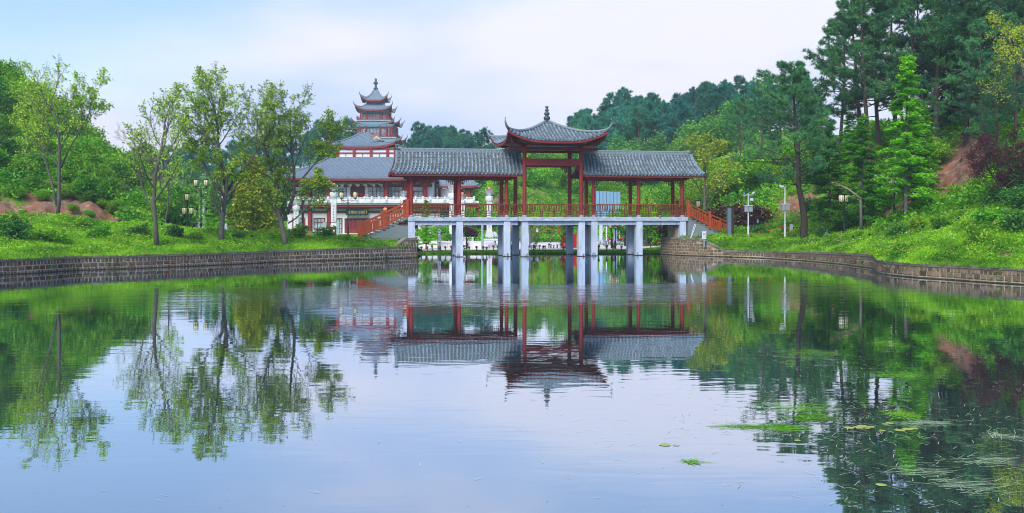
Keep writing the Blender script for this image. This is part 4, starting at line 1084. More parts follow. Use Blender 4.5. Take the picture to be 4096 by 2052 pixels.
# ------------------------------------------------------------------ pagoda on the hill
PD = 330.0; PXC = 1503
pag = thing('pagoda', 'tall pagoda with five tiers of upturned grey roofs and red balconies, rising behind the hall', 'pagoda', (wx(PXC,PD), PD, 0))
def pz(y): return wz(y, PD - 5)
def pw(px): return px / F * (PD - 5)
def prism(name, hw, y1, y0, mat, parent=None, dz0=0):
    b = MB(); b.box(-hw, hw, -hw, hw, pz(y1), pz(y0)); return part(name, b, M[mat] if isinstance(mat, str) else mat, parent or pag)
M['bluebeam'] = surf('painted_blue_beam', (0.05,0.17,0.30), .6, (0.10,0.30,0.36), 3, dirt=(0.45,0.28,0.10), dscale=2.2, damt=.8)
M['pagglass'] = surf('lattice_window', (0.30,0.38,0.44), .5, (0.08,0.14,0.17), 4, detail=1, stretch=(1,1,.5))
def tier(R, a, yt, ye, lift, pwr, horn, name='tier_roof', fl=.05):
    sw = Swept(R, a, pz(yt), pz(ye), lift, pwr, fl, 3.5)
    return far_roof(pag, sw, .42, .09, .20, horn*.6, 1.2, (0,1,3), name, .40, rim='red', nrib=4)
tier(pw(52), pw(4), 348, 399, 1.6, 2.1, 1.5)
b = MB(); z0 = pz(350); b.lathe([(.75,0),(.8,.35),(.4,.6),(.35,1.6),(.8,1.9),(.85,2.2),(.4,2.4),(.34,2.9),(.38,3.4),(.36,3.5)], 10, (0,0,z0)); b.tube([(0,0,z0+3.4),(0,0,pz(301))], .06, 5); part('spire', b, M['finial'], pag)
prism('storey_wall', pw(33), 413, 396, 'redbeam')
tier(pw(71), pw(32), 412, 439, 1.5, 1.5, 1.5)
def storey(hw, yb, yt, bal, nwin, cols):
    prism('storey_wall', pw(hw-5), yb, yt, 'redbeam')
    prism('painted_beam', pw(hw+1), yt+8, yt, 'bluebeam')
    prism('painted_beam', pw(hw+3), yt+3, yt-3, 'bluebeam')
    D0 = -pw(hw-5)
    for i in range(nwin):
        w = 2*pw(hw-7)/nwin; x = -pw(hw-7)+w*(i+.5); b = MB(); b.box(x-w*.42,x+w*.42,D0-.10,D0-.01,pz(yb-4),pz(yt+13)); part('window', b, M['pagglass'], pag)
    for c in cols:
        b = MB(); b.lathe([(.30,0),(.30,pz(yt)-pz(yb))],8,(pw(c),-pw(hw),pz(yb))); part('column', b, M['red'], pag)
        b = MB(); b.lathe([(.30,0),(.30,pz(yt)-pz(yb))],8,(pw(hw),pw(c),pz(yb))); part('column', b, M['red'], pag) if abs(c) > 15 else None
    prism('balcony_floor', pw(bal), yb+2.5, yb, 'whitestone')
    for sd in range(4):
        c, sn = [(1,0),(0,1),(-1,0),(0,-1)][sd]; W = pw(bal)-.15
        if sd == 2: continue
        b = MB()
        def tr(x, y): return (x*c - y*sn, x*sn + y*c)
        for zz in (pz(yb)+1.15, pz(yb)+.85, pz(yb)+.35):
            a0, a1 = tr(-W,-W), tr(W,-W); b.bar((*a0,zz),(*a1,zz),.10,.10)
        m = int(2*W/.55)
        for i in range(m+1):
            q = tr(-W+2*W*i/m, -W); b.bar((*q,pz(yb)+.05),(*q,pz(yb)+(1.35 if i % 4 == 0 else .85)),.10,.10)
        part('balcony_railing', b, M['red'], pag)
storey(54, 480, 441, 69, 7, (-53,-28,28,53))
tier(pw(79), pw(60), 483, 499, 1.4, 1.4, 1.4)
sw = Swept((pw(100),pw(58)), (pw(75),pw(45)), pz(485), pz(500), 1.5, 1.4, .05, 3.5); far_roof(pag, sw, .42, .09, .22, 1.0, 1.0, (0,1,3), 'wing_roof', .40, rim='red')
sw = Swept((pw(58),pw(96)), (pw(40),pw(72)), pz(485), pz(500), 1.5, 1.4, .10, 3.5)
storey(79, 550, 502, 93, 10, (-79,-67,-53,-28,28,53,67,79))
for sx in (-1,1):
    b = MB(); b.box(min(sx*pw(60),sx*pw(72)),max(sx*pw(60),sx*pw(72)),-pw(75.2),-pw(74.3),pz(540),pz(512)); part('white_panel', b, M['white'], pag)
b = MB(); b.box(-pw(22),pw(23),-pw(94),-pw(93.3),pz(549),pz(534)); part('red_banner', b, M['crimson'], pag)
tier(pw(112), pw(86), 553, 577, 1.7, 1.4, 1.5)
sw = Swept((pw(128),pw(90)), (pw(100),pw(70)), pz(556), pz(579), 1.8, 1.4, .05, 3.5); far_roof(pag, sw, .42, .09, .22, 1.0, 1.0, (0,1,3), 'wing_roof', .40, rim='red')
storey(104, 640, 582, 112, 10, (-104,-80,-50,50,80,104))
tier(pw(135), pw(110), 640, 668, 1.8, 1.4, 1.5)
b = MB(); b.box(-pw(112),pw(112),-pw(112),pw(112),8,pz(655)); part('base_storey', b, M['white'], pag)
# ------------------------------------------------------------------ vegetation builders
LF = {
 'spring': leafmat('spring_leaf', (0.24,0.46,0.030), (0.48,0.74,0.070), .45, (0.348,0.319,0.043)),
 'yellow': leafmat('yellow_green_leaf', (0.30,0.42,0.025), (0.55,0.64,0.05), .45),
 'olive': leafmat('olive_leaf', (0.13,0.22,0.012), (0.42,0.50,0.030), .3, (0.551,0.522,0.072)),
 'meta': leafmat('feathery_leaf', (0.102,0.348,0.017), (0.275,0.638,0.032), .45),
 'metad': leafmat('feathery_leaf_deep', (0.065,0.30,0.020), (0.20,0.54,0.030), .45),
 'bush': leafmat('bush_leaf', (0.065,0.25,0.014), (0.26,0.56,0.022), .35, (0.290,0.464,0.072), hue=.02),
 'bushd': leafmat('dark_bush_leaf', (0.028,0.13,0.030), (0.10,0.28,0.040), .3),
 'weed': leafmat('weed_leaf', (0.070,0.29,0.008), (0.38,0.76,0.024), .4, (0.44,0.50,0.10), nscale=.5),
 'pine': leafmat('pine_needle', (0.035,0.17,0.085), (0.13,0.36,0.11), .2, hue=.02),
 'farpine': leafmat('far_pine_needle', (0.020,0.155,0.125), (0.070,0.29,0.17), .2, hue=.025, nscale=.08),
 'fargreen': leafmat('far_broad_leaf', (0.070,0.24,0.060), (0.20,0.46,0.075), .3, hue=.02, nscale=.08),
 'plum': leafmat('plum_leaf', (0.075,0.018,0.036), (0.17,0.045,0.065), .3),
 'redhedge': leafmat('purple_hedge_leaf', (0.051,0.017,0.026), (0.160,0.051,0.051), .3, (0.290,0.435,0.058)),
 'darkhedge': leafmat('blue_dark_leaf', (0.017,0.041,0.051), (0.043,0.080,0.087), .2),
}
M['petal_w'] = surf('white_petal', (0.80,0.80,0.78), .6)
M['petal_y'] = surf('yellow_petal', (0.75,0.60,0.06), .6)

def rnd_unit(n, rng):
    v = rng.normal(size=(n,3)); return v / np.linalg.norm(v, axis=1, keepdims=True)
def leaf_quads(C, size, rng, elong=1.5, flat=0.3):
    """rhombic leaves centred on C (n,3)"""
    n = len(C); u = rnd_unit(n, rng); nrm = rnd_unit(n, rng); nrm[:,2] = np.abs(nrm[:,2]) + flat
    nrm /= np.linalg.norm(nrm, axis=1, keepdims=True)
    u -= nrm * (u*nrm).sum(1, keepdims=True); u /= np.linalg.norm(u, axis=1, keepdims=True); w = np.cross(nrm, u)
    s = (size * rng.uniform(.6, 1.35, n))[:,None] / 2
    return np.stack([C - u*s*elong, C + w*s*.8, C + u*s*elong, C - w*s*.8], 1)
def around(C, n, rad, rng):
    return (C[:,None] + rng.normal(size=(len(C), n, 3)) * np.asarray(rad)).reshape(-1,3)

def grow(rng, pos, d, L, r, lvl, maxl, lines, tips, kids, ratio, ang, up, wob=.12, start=.3, rr=.55):
    n = 5 if lvl < 2 else 3
    pts = [np.array(pos, float)]; d = np.array(d, float); d /= np.linalg.norm(d)
    for i in range(n):
        d = d + rng.normal(size=3)*wob + np.array((0,0,up)); d /= np.linalg.norm(d); pts.append(pts[-1] + d*L/n)
    pts = np.array(pts); rad = np.linspace(r, r*(.35 if lvl < maxl else .3), n+1); lines.append((pts, rad, lvl))
    if lvl >= maxl:
        tips.append(pts[-1]); tips.append(pts[-2]); return
    if lvl == maxl-1: tips.append(pts[-1])
    k = kids[lvl]
    for j in range(k):
        t = start + (1-start)*(j+rng.uniform(.2,.9))/k; i = min(int(t*n), n-1); f = t*n-i
        p = pts[i]*(1-f)+pts[i+1]*f; dd = pts[i+1]-pts[i]; dd /= np.linalg.norm(dd)
        az = j*2.4 + rng.uniform(-.5,.5); a = np.cross(dd, (0.3,0.9,0.1)); a /= np.linalg.norm(a); b_ = np.cross(dd, a)
        th = math.radians(ang[lvl] + rng.uniform(-10,10)); nd = dd*math.cos(th) + (a*math.cos(az)+b_*math.sin(az))*math.sin(th)
        rc = np.interp(t, np.linspace(0,1,n+1), rad)
        grow(rng, p, nd, L*ratio[lvl]*rng.uniform(.75,1.2)*(1.15-.45*t), rc*rr, lvl+1, maxl, lines, tips, kids, ratio, ang, up, wob, .25, rr)
def lines_mesh(lines, name, mat, skip=99):
    b = MB()
    for pts, rad, lvl in lines:
        if lvl < skip: b.tube(pts, np.maximum(rad, .012), 7 if lvl == 0 else (5 if lvl == 1 else 3), cap=lvl == 0)
    return b.mesh(name, mat, smooth=True)
def put(name, meshes, label, cat, loc, rz=0.0, scale=(1,1,1), group=None):
    """meshes: [(part name, mesh)] placed as a thing with parts, or one plain mesh"""
    if not hasattr(scale, '__len__'): scale = (scale,)*3
    r = thing(name, label, cat, loc, rz, group, scale)
    for nm, me in meshes: link(nm, me, r)
    return r
def sparse_tree(seed, H, r, fork, kids=(7,6,5), leaf=.15, nleaf=3, lim=(.40,.5,.5), ang=(38,38,42), up=.10, lean=(0,0,1), mat='spring', start=.35, bark='bark', cl=.10, wob=.10, stems=None):
    rng = np.random.default_rng(seed); lines, tips = [], []
    for (p, d, L, rr_) in (stems or [((0,0,-.3), lean, H*.78, r)]):
        grow(rng, p, d, L, rr_, 0, 3, lines, tips, kids, lim, ang, up, wob, start)
    C = np.array(tips); C = C[C[:,2] > H*fork]
    Q = leaf_quads(around(C, nleaf, (cl,cl,cl*.7), rng), leaf, rng, 1.3)
    return [('trunk', lines_mesh(lines, 'trunk', M[bark])), ('crown', MB().quadsoup(Q).mesh('crown', LF[mat]))]
def cone_tree(seed, H, R, n=70, mat='meta', base=.12, leaf=.16, dens=1.0, r=.13, irregular=.5, bark='bark'):
    """young redwood-like conifer: straight leader, level feathery branches"""
    rng = np.random.default_rng(seed); b = MB(); C = []
    ln = np.array([(rng.normal()*.03, rng.normal()*.03, z) for z in np.linspace(-.3, H, 9)]); b.tube(ln, np.linspace(r, .02, 9), 7)
    for i in range(n):
        t = base + (1-base)*(i/n)**.9; z = H*t; az = i*2.4 + rng.uniform(-.4,.4)
        L = R*(1-t)**.75*rng.uniform(1-irregular, 1.1) + .15
        d = np.array((math.cos(az), math.sin(az), rng.uniform(.15,.45))); m = 5; pts = [np.array((0,0,z))]
        for q in range(m): d[2] -= .09; pts.append(pts[-1] + d*L/m)
        pts = np.array(pts); b.tube(pts, np.linspace(.035*(1-t)+.012, .008, m+1), 3, cap=False)
        k = int(L*26*dens)+5; s = rng.uniform(.15, 1, k)**.7; pp = np.stack([np.interp(s*m, range(m+1), pts[:,c]) for c in range(3)], 1)
        side = np.array((-math.sin(az), math.cos(az), 0)); pp += side*(rng.normal(size=k)*.16*L*(1.15-s))[:,None]; pp[:,2] += rng.normal(size=k)*.05 - .05
        C.append(pp)
    C = np.concatenate(C); Q = leaf_quads(around(C, 7, (.11,.11,.04), rng), leaf*.72, rng, 1.8, flat=1.0)
    return [('trunk', b.mesh('trunk', M[bark], smooth=True)), ('crown', MB().quadsoup(Q).mesh('crown', LF[mat]))]
def needle_tufts(C, D_, rng, n=11, L=.24, w=.026):
    k = len(C); v = rnd_unit(k*n, rng).reshape(k, n, 3) + D_[:,None]*.55; v[:,:,2] += .15; v /= np.linalg.norm(v, axis=2, keepdims=True)
    l = L*rng.uniform(.7,1.2,(k,n,1)); p0 = np.broadcast_to(C[:,None], v.shape); p1 = p0 + v*l
    s = np.cross(v, rnd_unit(k*n, rng).reshape(k,n,3)); s /= np.maximum(np.linalg.norm(s, axis=2, keepdims=True), 1e-6)
    return np.stack([p0 - s*w*.5, p0 + s*w*.5, p1], 2).reshape(-1,3,3)
def pine_tree(seed, H, R, base=.35, n=42, r=.22, sub=9, tn=11, L=.26, w=.035, mat='pine', bark='barkpine', flat=.0, wobx=.35, trunkpts=None, oneside=0, sublen=.33, tw=6):
    rng = np.random.default_rng(seed); b = MB(); C = []; Dn = []
    k = 10; zz = np.linspace(-.4, H, k)
    if trunkpts is None:
        ph = rng.uniform(0,6); ln = np.stack([np.sin(zz*.22+ph)*wobx - math.sin(ph)*wobx, np.cos(zz*.19+ph)*wobx - math.cos(ph)*wobx, zz], 1)
    else: ln = np.array(trunkpts, float); k = len(ln)
    b.tube(ln, np.linspace(r, .035, k)**1.0, 8)
    for i in range(n):
        t = base + (1-base)*((i+rng.uniform(0,.8))/n); zi = H*t; az = rng.uniform(0,2*PI)
        p = np.array([np.interp(zi, ln[:,2], ln[:,0]), np.interp(zi, ln[:,2], ln[:,1]), zi])
        prof = math.sin(min(1, (1-t)/.62)*PI/2)**.8*(.55+.45*min(1,(t-base)/.15+.3))
        Lb = R*prof*rng.uniform(.55,1.15)+.35
        if oneside: Lb *= 1 + oneside*math.cos(az - PI)
        d = np.array((math.cos(az), math.sin(az), rng.uniform(-.1,.25)+.55*t-.12)); d /= np.linalg.norm(d); m = 5; pts = [p]
        for q in range(m): d = d + rng.normal(size=3)*.09; d[2] += .05; d /= np.linalg.norm(d); pts.append(pts[-1]+d*Lb/m)
        pts = np.array(pts); b.tube(pts, np.linspace(.06*(1.2-t), .012, m+1), 4, cap=False)
        for j in range(sub):
            s = rng.uniform(.3,1.0); q = np.array([np.interp(s*m, range(m+1), pts[:,c]) for c in range(3)])
            dd = pts[-1]-pts[0]; dd /= np.linalg.norm(dd); e = dd*.7 + rnd_unit(1, rng)[0]*.9; e[2] = abs(e[2])*.7+.05; e /= np.linalg.norm(e); sl = Lb*sublen*rng.uniform(.5,1.2)*(1.25-s)+.25
            b.tube([q, q+e*sl], [.018,.007], 3, cap=False)
            for h in np.linspace(.35,1,tw): C.append(q+e*sl*h + rng.normal(size=3)*.07); Dn.append(e)
    C = np.array(C); Dn = np.array(Dn)
    return [('trunk', b.mesh('trunk', M[bark], smooth=True)), ('crown', MB().tris(needle_tufts(C, Dn, rng, tn, L, w)).mesh('crown', LF[mat]))]
def clump_mesh(seed, R, Hh, ncl, nl, leaf, mat, crad=.30, lobes=6, hollow=.55, name='foliage', elong=1.4):
    """bushy crown: lobes of leaf clusters over a hidden core, R half width, Hh height"""
    rng = np.random.default_rng(seed)
    lc = np.stack([rng.normal(size=lobes)*R*.42, rng.normal(size=lobes)*R*.42, Hh*rng.uniform(.25,.72,lobes)], 1); lr = np.stack([R*rng.uniform(.38,.66,lobes)]*2 + [Hh*rng.uniform(.22,.38,lobes)], 1)
    i = rng.integers(0, lobes, ncl); u = rnd_unit(ncl, rng); rad = rng.uniform(hollow,1.05,ncl)**.6
    C = lc[i] + u*lr[i]*rad[:,None]; C[:,2] = np.maximum(C[:,2], .05*Hh)
    Q = leaf_quads(around(C, nl, (crad,crad,crad*.7), rng), leaf, rng, elong)
    return MB().quadsoup(Q).mesh(name, LF[mat])
def bush_stems(seed, R, Hh, n=8, r=.03, bark='barkdark'):
    rng = np.random.default_rng(seed); b = MB()
    for i in range(n):
        a = rng.uniform(0,2*PI); e = np.array((math.cos(a)*R*rng.uniform(.2,.8), math.sin(a)*R*rng.uniform(.2,.8), Hh*rng.uniform(.5,.85)))
        b.tube([(0,0,-.2), e*np.array((.35,.35,.5)), e], [r, r*.7, r*.3], 4, cap=False)
    return b.mesh('stem', M[bark], smooth=True)

# ------------------------------------------------------------------ far hills: pines and broad-leaved trees
rng = np.random.default_rng(11)
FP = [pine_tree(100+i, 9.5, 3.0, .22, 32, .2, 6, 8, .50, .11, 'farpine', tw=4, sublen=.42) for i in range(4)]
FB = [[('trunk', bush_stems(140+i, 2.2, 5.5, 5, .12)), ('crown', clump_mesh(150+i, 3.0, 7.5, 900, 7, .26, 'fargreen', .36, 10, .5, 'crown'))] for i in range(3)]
def scatter_line(xs_, Df, n, jit): return [(x, Df(x)) for x in xs_]
def plant_far(regions, models, name, labelf, group, smin, smax):
    for (x0, x1, d0, d1, n) in regions:
        for i in range(n):
            u = (i + rng.uniform(.1,.9))/n; x = x0 + (x1-x0)*u; D = rng.uniform(d0, d1); s = rng.uniform(smin, smax)
            put(name, models[rng.integers(len(models))], labelf(x, D), 'tree', gpos(x, D, -.3), rng.uniform(0,6.28), (s,s,s*rng.uniform(.9,1.15)), group)
def where(x):
    if x < 600: return 'behind the left hillside'
    if x < 1350: return 'on the ridge behind the bank trees'
    if x < 1660: return 'on the hill beside the pagoda'
    if x < 2050: return 'between the pagoda and the pavilion'
    if x < 2600: return 'right of the bridge pavilion'
    return 'above the right end of the bridge'
row = lambda D: 'crest' if D > 235 else ('upper slope' if D > 205 else 'lower slope')
pl = lambda x, D: f'pine on the {row(D)} {where(x)}'
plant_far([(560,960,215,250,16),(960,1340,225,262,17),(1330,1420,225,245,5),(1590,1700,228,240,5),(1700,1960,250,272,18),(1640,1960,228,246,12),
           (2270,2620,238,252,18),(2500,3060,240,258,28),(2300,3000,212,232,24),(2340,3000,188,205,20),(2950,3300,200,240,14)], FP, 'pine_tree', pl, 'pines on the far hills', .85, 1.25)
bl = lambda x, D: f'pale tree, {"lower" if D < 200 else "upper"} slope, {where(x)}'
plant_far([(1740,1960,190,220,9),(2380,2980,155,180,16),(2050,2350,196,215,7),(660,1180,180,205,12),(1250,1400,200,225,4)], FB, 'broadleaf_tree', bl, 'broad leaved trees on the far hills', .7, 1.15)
# ------------------------------------------------------------------ left hillside shrubs
rng = np.random.default_rng(23)
BUSH = [[('stem', bush_stems(200+i, 1.3, 2.2, 7)), ('foliage', clump_mesh(210+i, 1.5, 2.6, 480, 9, .145, 'bush', .22, 7))] for i in range(5)]
BUSHD = [[('stem', bush_stems(230+i, 1.3, 2.2, 7)), ('foliage', clump_mesh(240+i, 1.5, 2.6, 480, 9, .14, 'bushd', .22, 7))] for i in range(2)]
cnt = 0
bandn = ['at the foot of the left hillside', 'on the lower part of the left hillside', 'halfway up the left hillside', 'near the top of the left hillside']
def hill_bush(x, D, s, models, lab):
    put('shrub', models[rng.integers(len(models))], lab, 'shrub', gpos(x, D, -.25), rng.uniform(0,6.28), (s,s,s*rng.uniform(.85,1.25)), 'shrubs covering the left hillside')
for (d0, d1, n, smin, smax, bi) in ((92,96,30,.75,1.1,0),(97,103,34,.9,1.35,1),(104,110,34,1.0,1.5,2),(110,122,40,1.1,1.7,3)):
    for i in range(n):
        x = -130 + 700*(i+rng.uniform(.1,.9))/n
        if d0 > 100 and x > 560: continue
        D = rng.uniform(d0, d1)
        if x > 420: D = min(D, 112)
        side = 'far left' if x < 120 else ('middle' if x < 330 else 'right end')
        tone = rng.random() < .22
        hill_bush(x, D, rng.uniform(smin, smax), BUSHD if tone else BUSH, f'{"dark" if tone else "green"} shrub {bandn[bi]}, {side}')
for i, (x, rl, s_) in enumerate(((-60,28,.5),(15,29,.45),(70,27.5,.4),(118,29,.5),(170,27,.38),(215,28.5,.5),(262,27.5,.42),(305,28,.5),(350,26.5,.4),(392,27,.45),(430,25.5,.36),(95,23.5,.26),(290,23.5,.28),(468,25,.4),(505,24.5,.42),(360,22.8,.24))):
    put('shrub', BUSH[i % 5], 'small shrub hanging over the red bank at left', 'shrub', gpos(x, float(shore(x))+rl, -.12), i*1.1, (s_*1.2,s_*1.2,s_), 'shrubs on the red bank')
# a taller mass at the very top left
LT = [[('trunk', bush_stems(260+i, 2.0, 4.5, 6, .08)), ('crown', clump_mesh(265+i, 2.4, 5.2, 620, 8, .24, 'bush', .3, 9, .5, 'crown'))] for i in range(2)]
for x, D, s, lb in ((-60,112,1.0,'at the frame edge'),(20,116,.95,'rising highest'),(95,118,.8,'behind the forked bank tree'),(160,114,.8,'on the shoulder right of the crest'),(230,112,.68,'above the rounded slope'),(300,110,.62,'on the falling ridge line'),(-140,108,1.1,'beyond the frame edge')):
    put('hillside_tree', LT[rng.integers(2)], f'dense tree atop the left hillside {lb}', 'tree', gpos(x, D, -.3), rng.uniform(0,6), s, 'dense trees along the left hilltop')
# trees and dark hedge behind the left bank
for i, (x, D, s, H) in enumerate(((600,104,.85,0),(668,110,.8,0),(735,118,1.1,0),(1010,112,.9,0))):
    put('broadleaf_tree', LT[i % 2], ['pale green tree filling the gap right of the red bank', 'pale green tree behind the second bank tree', 'light green tree behind the lantern posts', 'light green tree left of the memorial hall'][i], 'tree', gpos(x, D, -.3), i*1.3, s)
DH = [('stem', bush_stems(270, 2.0, 2.6, 8, .06)), ('foliage', clump_mesh(271, 2.4, 3.2, 420, 8, .22, 'darkhedge', .3, 7))]
for i, (x, D, s) in enumerate(((650,128,1.1),(700,130,1.15),(755,132,1.2),(812,131,1.2),(862,130,1.0))):
    put('dark_shrub', DH, f'blue black shrub, {["leftmost","second","third","fourth","rightmost"][i]} of the dark row behind the left lantern posts', 'shrub', gpos(x, D, -.2), i*.9, s, 'dark shrubs behind the left lantern posts')

# ------------------------------------------------------------------ five thin-leaved trees on the left bank
def pos(x, y, D): return (wx(x,D), D, min(float(hmap(x,D)[0]), 99))
T1 = sparse_tree(301, 12.6, .17, .32, (8,7,6), stems=[((0,0,-.3),(.10,.05,1),11.0,.18),((.0,.05,1.2),(-.10,.1,1),9.0,.11),((.35,0,4.5),(.75,-.1,1),6.8,.085)], start=.42, up=.10)
put('bank_tree', T1, 'forked grey barked tree with thin leaves on the bank at far left', 'tree', pos(228,895,76), 0, .87, 'thin leaved trees on the left bank')
T2 = sparse_tree(302, 12.4, .19, .42, (12,7,6), leaf=.14, lean=(-.06,0,1), start=.30, ang=(42,38,42))
put('bank_tree', T2, 'slender upright tree on the bank left of the lantern posts', 'tree', pos(630,970,71), .4, .94, 'thin leaved trees on the left bank')
T3 = sparse_tree(317, 12.6, .26, .40, (9,8,6), leaf=.14, stems=[((0,0,-.3),(.10,0,1),6.2,.27),((.35,0,4.4),(-.12,.1,1),7.8,.15),((.4,0,4.2),(.75,-.1,1),6.8,.13),((.3,.1,3.8),(-.85,.0,.9),5.6,.09),((.35,0,4.6),(-.35,.1,1),7.0,.10)], start=.35, ang=(44,38,42))
put('bank_tree', T3, 'broad crowned tree with bent trunk on the bank beside the yellow green tree', 'tree', pos(886,945,76), 0, .95, 'thin leaved trees on the left bank')
T4 = sparse_tree(304, 12.0, .22, .22, (9,7,6), leaf=.14, mat='spring', stems=[((0,0,-.3),(-.10,0,1),6.0,.25),((-.05,0,2.2),(-.42,.1,1),8.6,.15),((.0,0,2.6),(.22,0,1),8.4,.16),((.2,0,4.4),(.85,-.15,.75),5.8,.10),((.1,0,1.9),(.95,-.2,.35),4.2,.07)], start=.35, up=.09)
put('bank_tree', T4, 'spreading tree forking low on the bank in front of the hall', 'tree', pos(1148,955,78), 0, .97, 'thin leaved trees on the left bank')
T5 = sparse_tree(305, 8.0, .10, .30, (6,5,4), leaf=.16, start=.35)
put('young_tree', T5, 'smaller dark stemmed tree behind the slender bank tree', 'tree', gpos(655,88), .3, .95)
BARE = sparse_tree(306, 9.0, .10, .2, (8,7,6), leaf=.05, nleaf=1, start=.2, bark='deadwood')
for i, (x, D) in enumerate(((615,124),(700,128),(560,118))):
    put('bare_tree', [BARE[0]], ['bare twiggy tree rising behind the slender bank tree', 'bare twiggy tree between the second and third bank trees', 'bare twiggy tree at the end of the left hillside'][i], 'tree', gpos(x, D), i*1.1, 1.15)
# dense yellow green tree
rngy = np.random.default_rng(33)
def column_crown(seed, H, R, n, leaf, mat):
    r_ = np.random.default_rng(seed); t = r_.uniform(.04,1,n); az = r_.uniform(0,2*PI,n)
    lob = 1 + .16*np.sin(az*3 + t*14) + .12*np.sin(az*5 - t*9)
    rr_ = R*np.sin(np.clip((1-t)*1.15+.05,0,1)*PI/2)**.9*lob*np.clip(t/.18+.45,0,1)*r_.uniform(.55,1.05,n)**.5
    C = np.stack([rr_*np.cos(az), rr_*np.sin(az), t*H], 1); return MB().quadsoup(leaf_quads(around(C, 8, (.22,.22,.10), r_), leaf, r_, 1.5, .5)).mesh('crown', LF[mat])
put('yellow_green_tree', [('trunk', bush_stems(280, .8, 5, 4, .12)), ('crown', column_crown(34, 7.6, 1.95, 1500, .19, 'olive'))], 'dense yellow green column shaped tree left of the memorial hall', 'tree', gpos(1016, 94, 0), 0, 1.0)
# feathery conifers
MT = [cone_tree(400+i, 9.0, 2.0, 66) for i in range(3)]; MTD = [cone_tree(410+i, 9.0, 2.1, 66, 'metad') for i in range(2)]
def conifer(x, D, H, lab, m, wide=1.0, rz=0.0): put('feathery_conifer', m, lab, 'tree', gpos(x, D, -.1), rz, (H/9*wide, H/9*wide, H/9), 'feathery young conifers')
conifer(858, 108, 6.4, 'light feathery conifer behind the third bank tree', MT[0], .95)
conifer(930, 106, 7.4, 'feathery conifer between the third bank tree and the yellow green tree', MTD[0])
conifer(1100, 108, 6.8, 'feathery conifer right of the yellow green tree', MTD[1], 1.0, 1)
conifer(1704, 98, 5.0, 'small feathery conifer behind the left bay of the bridge', MT[1], 1.1)
conifer(3318, 84, 9.6, 'feathery conifer with a green tape round its trunk near the right hillside', MTD[0])
conifer(3450, 80, 9.4, 'feathery conifer just behind the snapped trunk', MTD[1], 1.0, 2)
conifer(3628, 73, 12.3, 'tallest bright green feathery conifer on the right bank', MT[2], .95)
conifer(3655, 76, 8.4, 'feathery conifer standing close behind the tallest one', MT[0], 1.15, 2.2)
conifer(3692, 78, 7.6, 'slim stemmed feathery conifer right of the tallest one', MT[1], 1.15, 1.2)
conifer(3400, 96, 6.5, 'deep green feathery conifer low on the slope behind the right lamp', MTD[1], 1.2, .4)
# ginkgo-like seedlings on the slope behind the pavilion
for i, (x, D, H) in enumerate(((2128,122,4.6),(2198,124,4.4),(2262,122,4.6),(2060,121,4.2))):
    put('young_tree', cone_tree(430+i, 4.5, .9, 26, 'yellow', .25, .16, .9, .06), ['yellow green sapling left of centre under the pavilion', 'yellow green sapling under the middle of the pavilion', 'yellow green sapling beside the rear pavilion column', 'yellow green sapling near the lotus pillar'][i], 'tree', gpos(x, D), i, H/4.5)

# ------------------------------------------------------------------ right side trees
YT = sparse_tree(320, 9.5, .15, .12, (10,7,6), leaf=.15, nleaf=4, mat='yellow', start=.18, ang=(44,40,42), cl=.17)
put('yellow_tree', YT, 'bright yellow green tree behind the right end of the bridge', 'tree', gpos(2806, 98, -.2), 0, (1.35,1.3,1.12))
YT2 = sparse_tree(321, 9.5, .12, .10, (9,7,6), leaf=.12, nleaf=4, mat='yellow', start=.18, lean=(-.35,0,1), cl=.16)
put('yellow_tree', YT2, 'bright yellow tree reaching in from the right edge of the view', 'tree', gpos(4170, 71, 3.0), 0, .80)
